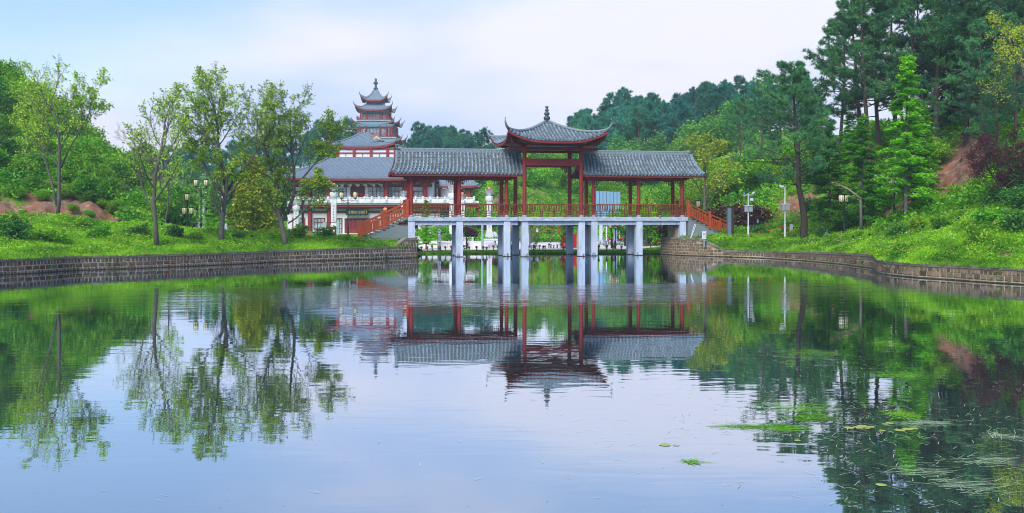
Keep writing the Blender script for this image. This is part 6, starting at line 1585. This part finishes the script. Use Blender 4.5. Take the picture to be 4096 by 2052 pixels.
# concrete marker post and brown cabinet
D = 86; z0 = float(hmap(3165,D)[0]); b = MB(); b.box(-.13,.13,-.1,.1,-.2,wz(896,D)-z0); t_ = solo('marker_post', b, M['palegreen'], 'pale green concrete marker post right of the taller camera pole', 'post', loc=(wx(3165,D),D,z0))
b = MB(); b.box(-.02,.05,-.108,-.101,wz(912,D)-z0,wz(902,D)-z0); part('number_plate', b, M['greymetal'], t_)
D = 87; z0 = float(hmap(3192,D)[0]); t = thing('plank_cabinet', 'low brown plank cabinet behind the leaning pine trunk', 'cabinet', (wx(3190,D),D,z0)); H = wz(911,D)-z0
for i in range(6):
    b = MB(); b.box(-.36+i*.12+.006,-.36+(i+1)*.12-.006,-.2,.2,0,H); part('plank', b, M['planks'], t)
b = MB(); b.box(-.40,.40,-.24,.24,H,H+.05); part('lid', b, M['darkbrown'], t)
# snapped trunk, fallen branches, green tape
D = 78; gz = float(hmap(3443,D)[0]); t = thing('snapped_tree', 'snapped pale trunk with its broken top leaning to the left', 'dead tree', (wx(3443,D),D,gz)); H = wz(796,D)-gz
b = MB(); b.tube([(0,0,-.2),(.02,0,H*.5),(-.02,0,H)], [.13,.11,.085], 7); part('stump', b, M['bark'], t, smooth=True)
b = MB(); b.tube([(.02,0,H),(-.5,.1,H+.45),(-1.2,.2,H+.95),(-2.2,.2,H+1.35)], [.10,.08,.05,.015], 6)
for q in range(12):
    a = .25+.06*q; p = np.array((-.5-a*1.6,.15,H+.45+a*.9)); b.tube([p, p+np.array((-.5+.1*(q%3),.1*(q%2),.35-.12*(q%4)))], [.02,.006], 3)
b.tube([(-.35,.05,H+.33),(-.9,.05,H+.15)],[.03,.012],4); part('broken_top', b, M['deadwood'], t, smooth=True)
r0 = np.array(P(3325,945,79)); r1 = np.array(P(3432,986,72)); r0[2] = hxy(r0[0],r0[1])+.25; r1[2] = hxy(r1[0],r1[1])+.15
b = MB(); b.tube([r0,(r0+r1)/2+np.array((0,0,.05)),r1], [.05,.04,.02], 5); b.tube([(r0+r1)/2,(r0+r1)/2+np.array((1.0,-1.2,-.1))],[.02,.008],4); solo('fallen_branch', b, M['deadwood'], 'long pale fallen branch lying on the right bank below the snapped tree', 'branch')
r0 = np.array(P(3690,1006,61)); r0[2] = hxy(r0[0],r0[1])+.2; r1 = np.array(P(3655,1022,60)); r1[2] = hxy(r1[0],r1[1])+.2
b = MB(); b.tube([r0,r1],[.02,.012],4); solo('fallen_stick', b, M['deadwood'], 'short pale stick in the grass on the right bank', 'branch')
D = 80; b = MB(); z_ = hxy(wx(3306,D),D); b.lathe([(.16,0),(.17,.25),(.13,.5)], 8, (wx(3306,D),D,z_+.25)); solo('green_wrap', b, surf('green_tape', (0.01,0.16,0.17), .5), 'teal plastic wrap round the foot of the leftmost right bank conifer', 'tree wrap')
# small spot lights staked in the slopes
rs = random.Random(9)
sp0 = None
for i, (x, rl) in enumerate(((3545,8),(3690,9.5),(3750,8),(3790,9),(3835,10),(3930,12),(3410,4),(3480,5),(3440,6),(3300,4),(3850,13),(700,7),(770,8),(560,7),(930,5),(1010,4.5),(650,9))):
    D = float(shore(x))+rl; b = MB(); b.tube([(0,0,-.1),(0,0,.42)],.015,4); b.tube([(-.05,-.03,.40),(.07,-.10,.50)],[.07,.05],7)
    if sp0 is None:
        sp0 = thing('spike_light', 'small black garden spot light on a spike', 'spot light', gpos(x,D), rs.uniform(-1,1), 'garden spot lights in the grass')
        b = MB(); b.tube([(0,0,-.1),(0,0,.42)],.015,4); part('spike', b, M['greymetal'], sp0); b = MB(); b.tube([(-.05,-.03,.42),(.07,-.10,.52)],[.075,.05],7); part('lamp_head', b, M['black'], sp0); o = sp0
    else: o = dup(sp0, gpos(x,D), rs.uniform(-1,1))
    o['label'] = f'small black garden spot light in the grass of the {"left" if x < 2000 else "right"} bank'

# ------------------------------------------------------------------ things on the square under the bridge
D = 95.2; z0 = wz(1011,D); sc = D/F
t = thing('screen_lamp', 'tall pierced lamp column with curved cap seen through the left bay under the bridge', 'lamp column', (wx(1757,D),D,z0)); H = wz(906,D)-z0
b = MB(); b.box(-.16,.16,-.16,.16,0,.68*1.0); b.box(-.18,.18,-.18,.18,0,.06); part('base', b, M['steelblue'], t)
for k in range(4):
    zz = .70 + k*(H-.95)/4; hh = (H-.95)/4
    b = MB(); b.box(-.13,.13,-.13,.13,zz+.04,zz+hh-.04); pn = part('lit_panel', b, M['whitemetal'], t)
    b = MB()
    for a_ in (-1,1):
        for b__ in (-1,1): b.box(a_*.155-.015,a_*.155+.015,b__*.155-.015,b__*.155+.015,zz,zz+hh)
    b.box(-.17,.17,-.17,.17,zz,zz+.05); part('frame', b, M['steelblue'], pn)
    b = MB(); rr = random.Random(k)
    for q in range(14): xx = rr.uniform(-.12,.09); z2 = rr.uniform(zz+.05,zz+hh-.12); b.box(xx,xx+.03,-.15,-.131,z2,z2+rr.uniform(.04,.1))
    part('lattice', b, M['steelblue'], pn, kind='stuff')
b = MB(); b.tube([(-.42,0,H+.06),(-.25,0,H-.02),(0,0,H-.04),(.25,0,H-.02),(.42,0,H+.06)],[.03,.05,.06,.05,.03],6); part('curved_cap', b, M['steelblue'], t)
def panel_lamp(x, yb, yt, D, w, label, n=2):
    z0 = wz(yb,D); H = wz(yt,D)-z0; s = D/F; t = thing('panel_lamp', label, 'lamp column', (wx(x,D),D,z0)); b = MB(); b.box(-w*s/2,w*s/2,-.15,.15,0,H); part('body', b, M['steelblue'], t)
    for k in range(n):
        b = MB(); h0 = H*(.36 if n < 4 else .25)+k*H*(.62 if n<4 else .74)/n; b.box(-w*s*.34,w*s*.34,-.17,-.151,h0,h0+H*(.54 if n < 4 else .64)/n); part('lit_panel', b, M['whitemetal'], t)
panel_lamp(1721, 953, 911, 138, 7, 'smaller pierced lamp column farther back on the square')
panel_lamp(2425, 983, 903, 110, 7, 'pierced lamp column beside the flower bed under the right bay', 4)
panel_lamp(2148.5, 947, 906, 122, 13, 'white box lamp with dark frame on the grass seen under the gate', 1)
# brown board on the square
D = 99; z0 = wz(1000,D); t = thing('brown_board', 'blank looking brown board on the square under the left bay', 'sign board', (wx(1705,D),D,z0)); b = MB(); s = D/F
b.box(-11.5*s,11.5*s,-.03,.03,wz(976,D)-z0,wz(960,D)-z0); bo = part('board', b, surf('brown_board', (.13,.05,.045), .6), t); b = MB(); b.box(-7*s,7*s,-.036,-.031,wz(968.6,D)-z0,wz(967.4,D)-z0); part('lettering_line', b, M['maroon'], bo)
b = MB(); b.box(-.05,.05,-.02,.04,-.2,wz(976,D)-z0); part('post', b, M['darkbrown'], t)
# thick pale blue lighting mast and screen supports
D = 98; z0 = wz(1009,D); b = MB(); b.lathe([(.125,0),(.115,wz(870,D)-z0)], 12); solo('light_mast', b, surf('pale_blue_mast', (.30,.50,.58), .5), 'pale blue round mast behind the second left bay', 'mast', loc=(wx(1929.5,D),D,z0))
D = 112; t = thing('video_screen', 'large blue ribbed back of a screen raised on two blue steel columns', 'screen', (wx(2433,D),D,.45)); s = D/F
for i in range(7):
    x0 = (2383-2433)*s + i*(98*s/7); b = MB(); b.box(x0+.02,x0+98*s/7-.02,-.3,.3,wz(892,D)-.45,wz(764+i*.7,D)-.45); part('rib_panel', b, M['bluepanel'], t)
b = MB(); b.box((2381-2433)*s,(2484-2433)*s,-.22,.36,wz(894,D)-.45,wz(893,D)-.25); part('bottom_beam', b, M['steelblue'], t)
for x in (2403.5, 2461):
    b = MB(); b.box((x-6.3-2433)*s,(x+6.3-2433)*s,-.2,.2,0,wz(890,D)-.45); part('support_column', b, M['concrete'], t)
b = MB(); b.tube([((2419-2433)*s,-.4,wz(902,D)-.45),((2409-2433)*s,-.4,wz(925,D)-.45),((2404-2433)*s,-.4,wz(960,D)-.45)], .025, 4); part('cable', b, M['whitemetal'], t)
D = 116; b = MB(); z0 = wz(966,D); b.box(-.13,.13,-.13,.13,0,wz(942,D)-z0); solo('electric_box', b, M['greymetal'], 'grey electric box at the foot of the screen support', 'box', loc=(wx(2392,D),D,z0), scale=(1.0,1,1))
# white round-head lamp
D = 117; z0 = wz(961,D); t = thing('white_lamp', 'white post lamp with glass head on the grass behind the flower bed', 'lamp', (wx(2479,D),D,z0)); b = MB(); b.lathe([(.07,0),(.05,.8),(.045,wz(912,D)-z0)],8); part('pole', b, M['whitemetal'], t); b = MB(); zt_ = wz(911,D)-z0; b.lathe([(.06,zt_),(.12,zt_+.05),(.14,zt_+.28),(.03,zt_+.33)],8); part('lamp_head', b, M['whitemetal'], t)
# crimson moon gate with gilt writing, its base
D = 103; t = thing('crimson_wall', 'crimson round cornered display wall with gilt writing under the gate bay', 'display wall', (wx(2285,D),D,wz(998,D))); s = D/F; z0 = wz(998,D)
prof = [(-40*s,0),(-29*s,0),(-18*s,0)]; Ht = wz(939,D)-z0
pr = [(-40*s,0),(24*s,0),(24*s,Ht*1.1),(-20*s,Ht)] + [(-28*s-8*s*math.sin(a)-4*s*0, Ht-8*s+8*s*math.cos(a)) for a in np.linspace(0,PI/2,5)] + [(-40*s,Ht-20*s)]
b = MB(); b.extr(pr, -.25, .25); w_ = part('panel', b, M['crimson'], t)
b = MB(); b.box(-101*s,-36*s,-.35,.3,-.1,.12); part('plinth', b, M['crimson'], t)
rr = random.Random(4)
for x0_, x1_ in ((-33,-20),(17,23)):
    b = MB()
    for q in range(34): xx = rr.uniform(x0_*s,(x1_-2)*s); zz = rr.uniform(.15*Ht,.92*Ht); b.box(xx,xx+rr.uniform(.02,.06),-.262,-.251,zz,zz+rr.uniform(.02,.09))
    part('gilt_writing', b, M['gold'], w_, kind='stuff')
# coloured banners between the left gate piers
D = 124; z0 = wz(955,D); t = thing('banner_stand', 'red, blue and cream vertical banners over a maroon base seen between the gate piers', 'banner stand', (wx(2050,D),D,z0)); s = D/F
for x0, x1, m_, y0, y1 in ((2037,2043.5,'crimson',898,918),(2044,2051.5,'blueprint',896,922),(2052.5,2056,'lamp',905,923)):
    b = MB(); b.box((x0-2050)*s,(x1-2050)*s,-.05,.05,wz(y1,D)-z0,wz(y0,D)-z0); bn = part('banner', b, M[m_], t)
    if m_ == 'blueprint':
        for q, ch in enumerate('文明'): text(ch, .20, ((2047.8-2050)*s,-.06,wz(906+q*10,D)-z0), M['whitemetal'], bn, name='white_character')
for y0, y1, m_ in ((923,928,'whitemetal'),(932,937,'whitemetal'),(928.3,931.7,'maroon'),(938,944.5,'maroon')):
    b = MB(); b.box((2036-2050)*s,(2058-2050)*s,-.2,.2,wz(y1,D)-z0,wz(y0,D)-z0); part('base_band', b, M[m_], t)
# black and white posts left under the gate
D = 101; z0 = wz(995,D); b = MB(); b.box(-.085,.085,-.085,.085,0,wz(925,D)-z0); b.box(-.09,.09,-.09,.09,wz(929,D)-z0,wz(927,D)-z0); solo('black_bollard', b, M['steelblue'], 'slim dark post just right of the left gate pier', 'post', loc=(wx(2119.5,D),D,z0))
b = MB(); b.box(-.08,.08,-.03,.03,.0,wz(932,D)-z0); solo('display_board', b, M['whitemetal'], 'narrow white panel behind the slim dark post', 'panel', loc=(wx(2112,102),102,wz(995,102)))
# stepped terraces with planters
def terrace(name, label, px, D0, dz, n, z0, depth=.42):
    t = thing(name, label, 'steps', (wx(px[len(px)//2],D0),D0,z0)); ox = t.location.x
    for k in range(n):
        b = MB(); rows = []
        for x in px:
            u = (x-px[0])/(px[-1]-px[0]); bow = 1.6*(1-(2*u-1)**2) if name == 'curved_steps' else 0
            rows.append((wx(x + (-6*k if name == 'curved_steps' and x == px[-1] else 0),D0)-ox, k*depth - bow))
        zt = (k+1)*dz
        b.grid(np.array([[(p[0],p[1],-.2) for p in rows],[(p[0],p[1],zt) for p in rows],[(p[0],p[1]+8-k*depth,zt) for p in rows]])); part('step', b, M['whitestone'], t)
    return t
terrace('curved_steps', 'curved pale stone steps behind the second left bay', list(np.linspace(1868,1992,12)), 102, .14, 4, .24)
terrace('straight_steps', 'straight pale stone steps behind the first left bay', [1600,1640,1700,1770], 102, .14, 4, .24)
for x0, x1, y0, y1, D, lb in ((1764,1866,967,994,101,'long white planter wall between the straight and curved steps'),(1931,1993,957,976,116,'white planter wall at the end of the curved steps'),(1845,1894,949,957,124,'low white planter wall around the purple shrub')):
    z1 = wz(y0,D); b = MB(); b.box(0,wx(x1,D)-wx(x0,D),0,2.5,0,z1-.1); t = solo('planter_wall', b, M['whitestone'], lb, 'planter', loc=(wx(x0,D),D,0)); b = MB(); b.box(-.05,wx(x1,D)-wx(x0,D)+.05,-.06,2.56,z1-.1,z1); part('capping', b, M['whitestone'], t)
    n_ = max(2,int((x1-x0)/22))
    for q in range(1,n_):
        xx = (wx(x1,D)-wx(x0,D))*q/n_; b = MB(); b.box(xx-.012,xx+.012,-.004,.0,.3,z1-.1); part('joint', b, M['colbase'], t)
SB = [('stem', bush_stems(640, .6, .8, 5, .02)), ('foliage', clump_mesh(641, .8, 1.1, 160, 7, .13, 'meta', .12, 5))]
put('shrub', SB, 'bright green shrub at the end of the straight steps', 'shrub', (wx(1782,110),110,wz(966,110)), 0, .9)
PB = [('stem', bush_stems(642, .6, .8, 5, .02)), ('foliage', clump_mesh(643, 1.0, 1.3, 200, 7, .13, 'plum', .12, 5))]
put('purple_shrub', PB, 'round purple shrub in the low planter behind the bridge', 'shrub', (wx(1872,126),126,wz(950,126)), 0, 1.15)
for i, (x, D, s) in enumerate(((2405,124,1.5),(2445,124,1.6),(2425,126,1.4))): put('round_bush', SB, ['clipped round green bush left of the screen support','clipped round green bush right of the screen support','clipped green bush between the screen supports'][i], 'bush', gpos(x,D,0), i, s)
for i, (x, D, s, m_) in enumerate(((1905,136,1.6,PB),(1985,136,1.3,PB),(1770,140,1.6,SB),(1680,150,1.0,SB),(1880,135,1.9,SB),(1945,138,1.4,PB))): put('shrub', m_, ['reddish shrub left of the lotus pillar base','reddish shrub right of the lotus pillar base','dark green shrub before the maroon side door','low green shrub by the hall wall','bright tall shrub behind the lighting mast','brownish shrub behind the lotus pillar'][i], 'shrub', gpos(x,D,0), i, s)
wt_ = sparse_tree(350, 2.6, .03, .15, (6,5,4), leaf=.09, start=.2)
put('sapling', wt_, 'thin sapling on the lawn edge under the gate', 'tree', gpos(2150,98), 0, (.62,.62,.72))
put('sapling', sparse_tree(351, 3.0, .05, .1, (7,6,5), leaf=.10, start=.15, mat='olive'), 'leafy reddish green sapling before the crimson wall', 'tree', gpos(2262,100), 0, (.8,.8,.72))
for i, (x, D, H) in enumerate(((2125,118,5.2),(2201,120,5.0),(2265,119,5.2),(2583,104,5.5))): put('young_tree', sparse_tree(352+i, H, .10, .45, (6,5,4), leaf=.12, start=.5), ['young tree with pale trunk behind the slim dark post','young tree with pale trunk behind the middle of the gate bay','young tree behind the crimson wall','dark trunked tree seen under the right bay of the bridge'][i], 'tree', gpos(x,D), i)

# ------------------------------------------------------------------ peony lanterns
def peony(mat, seed, open_=False):
    r_ = np.random.default_rng(seed); C = rnd_unit(46, r_)*np.array((.17,.17,.13)) + np.array((0,0,.78)); fl = MB().quadsoup(leaf_quads(C, .17, r_, 1.1)); fl.sphere((0,0,.78),(.12,.12,.10),7,5)
    st = MB(); st.tube([(0,0,-.05),(.02,0,.72)],.018,4)
    lf = MB().quadsoup(leaf_quads(np.array([(.02+r_.normal()*.05, r_.normal()*.05, z) for z in np.linspace(.25,.66,12)]), .20, r_, 1.8, .1))
    return [('stem', st.mesh('stem', LF['bushd'])), ('leaves', lf.mesh('leaves', LF['metad'])), ('blossom', fl.mesh('blossom', mat))]
PEO = {'red': peony(surf('red_petal', (.62,.03,.045), .6, (.75,.12,.12), 9), 1), 'pink': peony(surf('pink_petal', (.72,.06,.28), .6, (.8,.25,.4), 9), 2), 'lilac': peony(surf('lilac_petal', (.55,.46,.85), .6, (.75,.68,.92), 9), 3)}
def bay(x):
    for a, c, n in ((1660,1822,'in the first left bay under the bridge'),(1822,2005,'in the second left bay under the bridge'),(2005,2100,'between the left gate piers'),(2100,2330,'in the gate bay under the bridge'),(2330,2545,'in the first right bay under the bridge'),(2545,2650,'in the last right bay under the bridge'),(2950,3250,'on the bank by the camera poles')):
        if a <= x < c: return n
    return 'on the left bank before the hall'
flw = [('red',1686,1013),('red',1709,1014),('red',1728,1008),('pink',1759,1016),('red',1781,1009),('red',1806,1015),('pink',1856,1014),('red',1877,1010),('red',1906,1014),('red',1933,1010),('pink',1946,1014),('lilac',1957,999),('red',1974,1006),('red',1993,1015),
 ('red',2114,1004),('pink',2136,1014),('red',2173,1014),('red',2196,998),('pink',2255,1014),('red',2246,999),('lilac',2125,1000),('lilac',2134,1001),('lilac',2143,1001),('lilac',2158,1003),('lilac',2181,1001),('lilac',2203,998),('lilac',2215,998),('lilac',2229,998),('lilac',2242,996),('lilac',2048,998),('lilac',2053,998),
 ('red',2395,1008),('red',2427,1008),('red',2452,1006),('red',2486,1006),('red',2535,1006),('red',2537,996),('red',2602,996),('red',2632,992),
 ('red',1668,938),('red',1673,940),('red',1701,940),('red',1890,946),('red',1907,946),('red',1918,946),('red',1935,942),('red',1945,944)]
for i in range(26): flw.append((('lilac','lilac','pink','lilac')[i%4], 2393+random.uniform(0,110), 975+random.uniform(0,16)))
for i in range(5): flw.append(('red', 2480+random.uniform(0,24), 972+random.uniform(0,6)))
for x, y in ((2139,930),(2138,936),(2160,930),(2166,938),(2185,940),(2186,917),(2188,932),(2208,932),(2211,941),(2214,920),(2237,936),(2234,944),(2238,918),(2122,920),(2470,945),(2487,946),(2495,952),(2412,949)): flw.append(('red' if y != 917 else 'pink', x, y+7))
for cl, x, y in ((('pink'),944,930),('red',966,928),('red',990,930),('pink',1024,930),('red',1090,935),('pink',1162,935),('red',1235,940),('red',1399,946),('pink',945,926)): flw.append((cl, x, y))
for x, y in ((3056,930),(3064,926),(3072,942),(3118,940),(3128,928),(3137,932),(3150,936),(3034,946)): flw.append(('red', x, y+6))
for cl, x, y in flw:
    # stand it on the land where the photo row meets the ground
    best = None
    for D in np.arange(88 if x > 2900 or x < 1660 else 94, 165, .5):
        z = max(float(hmap(x, D)[0]), 0); yy = HZ - (z-CH)/D*F
        if yy <= y or best is None: best = (D, z)
        if yy <= y: break
    D, z = best
    if x < 1660 or x > 2900: D = min(D, 96); z = float(hmap(x, D)[0])
    s = random.uniform(.55,.72)*(.85 if cl == 'lilac' else 1)
    put('peony', PEO[cl], f'{cl} artificial peony {bay(x)}', 'flower', (wx(x,D), D, z), random.uniform(0,6), s*(1.0 if D < 105 else 1.15), f'{cl} peonies around the square')
# seated visitor beside the lotus pillar base
D = 127; pz0 = wz(955,D)
per = thing('person', 'small person in white top sitting beside the lotus pillar base', 'person', (wx(1980,D), D, pz0), .6)
me = bpy.data.meshes.new('body'); V = [(0,0,.32),(0,.02,.55),(0,.03,.72),(0,.02,.82),(0,0,.95),(.17,.02,.72),(.22,-.12,.50),(.10,-.30,.42),(-.17,.02,.72),(-.22,-.12,.50),(-.10,-.30,.42),(.10,-.02,.30),(.14,-.42,.42),(.13,-.45,.04),(.13,-.55,.02),(-.10,-.02,.30),(-.14,-.42,.42),(-.13,-.45,.04),(-.13,-.55,.02)]
E = [(0,1),(1,2),(2,3),(3,4),(2,5),(5,6),(6,7),(2,8),(8,9),(9,10),(0,11),(11,12),(12,13),(13,14),(0,15),(15,16),(16,17),(17,18)]
me.from_pydata(V, E, []); bo = link('body', me, per); md = bo.modifiers.new('skin', 'SKIN'); rad = [.14,.13,.14,.05,.09,.07,.045,.035,.07,.045,.035,.09,.065,.045,.04,.09,.065,.045,.04]
for v_, r_ in zip(me.skin_vertices[0].data, rad): v_.radius = (r_, r_)
me.skin_vertices[0].data[0].use_root = True; md2 = bo.modifiers.new('sub', 'SUBSURF'); md2.levels = 1; md2.render_levels = 1; me.materials.append(M['whitestone'])
b = MB(); b.sphere((0,.02,.99),(.10,.11,.11),8,6); part('hair', b, M['black'], per, smooth=True)
b = MB(); b.sphere((0,0,.18),(.19,.15,.16),8,6); solo('blue_bag', b, M['blueprint'], 'round blue bag on the ground right of the seated person', 'bag', loc=(wx(1989,D),D-.2,pz0))

# ------------------------------------------------------------------ floating grass and leaves on the pond
rng = np.random.default_rng(77)
def straws(C, L, w, ang=None, z=.004):
    C = C[::2]; n = len(C); a = rng.uniform(0,PI,n) if ang is None else ang + rng.normal(size=n)*.35; l = L*rng.uniform(.4,1.3,n)/2
    d = np.stack([np.cos(a)*l, np.sin(a)*l, rng.uniform(0,.006,n)], 1); s = np.stack([-np.sin(a)*w/2, np.cos(a)*w/2, 0*a], 1); C = C + np.array((0,0,z)) + np.stack([0*a,0*a,rng.uniform(0,.01,n)],1)
    return np.stack([C-d-s, C+d*1.0-s*.3, C+d+s*.3, C-d+s], 1)
def onwater(x, y): D = CH*F/(y-HZ); return wx(x,D), D
M['straw'] = surf('floating_straw', (.50,.60,.45), .6, (.30,.48,.24), 2)
FW = leafmat('floating_grass', (.12,.40,.02), (.26,.55,.05), .2)
plist = [(3280,1415,95,.5,260,'bright floating grass patch, farthest left of the right hand group'),(3230,1430,160,.9,150,'thin pale floating grass spread round the farthest patch'),(3560,1377,70,.4,170,'floating grass patch farthest from the camera'),(3600,1503,85,.4,150,'floating grass patch right of the conifer reflections'),(3245,1672,75,.25,300,'brightest clump of floating grass near the middle of the patches'),(3200,1635,150,.6,260,'wide pale floating grass patch above the brightest clump'),(2990,1708,110,.18,230,'long narrow floating grass patch at the left end of the group'),(3150,1712,90,.3,170,'loose floating grass right of the long narrow patch'),(3610,1658,60,.3,170,'pointed floating grass clump at the right of the group'),(3720,1695,100,.25,130,'thin floating grass streak on the right'),(2776,1847,32,.10,60,'small dark green floating sprig alone at lower left of the patches'),(4010,1745,60,.3,60,'sparse floating stalks near the right frame edge'),(3960,1845,110,.35,90,'scattered pale stalks at lower right'),(3900,1945,150,.4,100,'fan of pale floating stalks near the lower right corner'),(3700,1880,160,.4,80,'scattered pale stalks below the right hand group')]
for i, (x, y, wpx, dep, n, lb) in enumerate(plist):
    X, D = onwater(x, y); W = wpx/F*D; C = np.stack([rng.normal(size=n)*W*.5, rng.normal(size=n)*dep*D*.035, np.zeros(n)], 1)
    br = 'bright' in lb or 'patch' in lb and 'pale' not in lb and 'thin' not in lb or 'sprig' in lb or 'clump' in lb
    q = MB().quadsoup(straws(C, .34 if br else .45, .014 if br else .009, 0.0 if wpx > 60 else None)); tag(link('floating_grass', q.mesh('floating_grass', FW if br else M['straw']), None, (X, D, 0)), lb, 'floating grass', 'floating grass patches on the pond')
C = []
for (x0,x1,y0,y1,n) in ((2700,4096,1400,1780,420),(2900,3700,1600,1760,420),(2650,3600,1500,2000,120),(3300,4096,1650,2030,220),(0,2600,1500,2040,70),(1900,2700,1450,1800,50)):
    for _ in range(n): X, D = onwater(rng.uniform(x0,x1), rng.uniform(y0,y1)); C.append((X,D,0))
q = MB().quadsoup(straws(np.array(C), .20, .010)); link('floating_stalks', q.mesh('floating_stalks', M['straw']), kind='stuff')
pdm = surf('floating_leaf', (.42,.42,.10), .5, (.25,.34,.06), 4)
lp = MB(); lp.faces([(.09*math.cos(a)*(1+.15*math.sin(3*a)), .09*math.sin(a), .006) for a in np.linspace(0,2*PI,9)[:-1]], [tuple(range(8))]); lpm = lp.mesh('floating_leaf', pdm)
for i, (x, y) in enumerate(((3425,1708),(3440,1712),(3450,1705),(3468,1713),(3482,1708),(3395,1712),(3540,1697),(3560,1693),(3600,1722),(3528,1722),(3655,1715),(3630,1718),(3190,1762),(3525,1940),(2660,1780),(2705,1782))):
    X, D = onwater(x, y); tag(link('floating_leaf', lpm, None, (X,D,0), (0,0,i*1.1), (.6+.2*(i%3),)*3), 'floating leaf ' + ('in the cluster right of the brightest grass clump' if i < 6 else 'near the pointed grass clump' if i < 12 else 'floating apart from the others'), 'leaf', 'floating leaves on the pond')
# waterline plants beside the wall foot

# specks of scum and pollen drifting on the water
C = []
for _ in range(260): X, D = onwater(rng.uniform(-100,4200), HZ+rng.uniform(330,1180)); C.append((X,D,.003))
C = np.array(C); sp = rng.uniform(.003,.009,len(C)); th = np.linspace(0,2*PI,5)[:-1]
V4 = np.stack([C + np.stack([np.cos(t)*sp*1.6, np.sin(t)*sp, 0*sp],1) for t in th],1)
link('water_scum', MB().quadsoup(V4).mesh('water_scum', surf('scum', (.10,.12,.07), .8)), kind='stuff')

# ------------------------------------------------------------------ labels: number look-alikes from the left
from collections import defaultdict
bpy.context.view_layer.update()
grp = defaultdict(list)
for o in COL.objects:
    if o.parent is None and o.get('category') and o.get('label'): grp[o['label']].append(o)
def ordn(n): return f"{n}{'th' if 10 <= n % 100 <= 20 else {1:'st',2:'nd',3:'rd'}.get(n % 10, 'th')}"
for lb, os_ in grp.items():
    if len(os_) < 2: continue
    os_.sort(key=lambda o: o.matrix_world.translation.x / max(1.0, o.matrix_world.translation.y))
    for i, o in enumerate(os_):
        o['label'] = f'{lb}, {"leftmost" if i == 0 else "rightmost" if i == len(os_)-1 else ordn(i+1) + " from the left"}'

for o in COL.objects:
    if o.get('category') and len(o['label'].replace(',', ' ').split()) > 16: print('LONG', len(o['label'].split()), o['label'])
# ------------------------------------------------------------------ thin air haze over the whole place
hb = MB(); hb.box(-700, 700, -60, 900, -2.7, 75)
hm, nt, N, L = newmat('haze')
out = N.new('ShaderNodeOutputMaterial'); pv = N.new('ShaderNodeVolumePrincipled')
pv.inputs['Color'].default_value = (0.62, 0.85, 1.0, 1); pv.inputs['Density'].default_value = 0.00042; pv.inputs['Anisotropy'].default_value = 0.0
L.new(pv.outputs[0], out.inputs['Volume'])
link('haze', hb.mesh('haze', hm), kind='stuff')
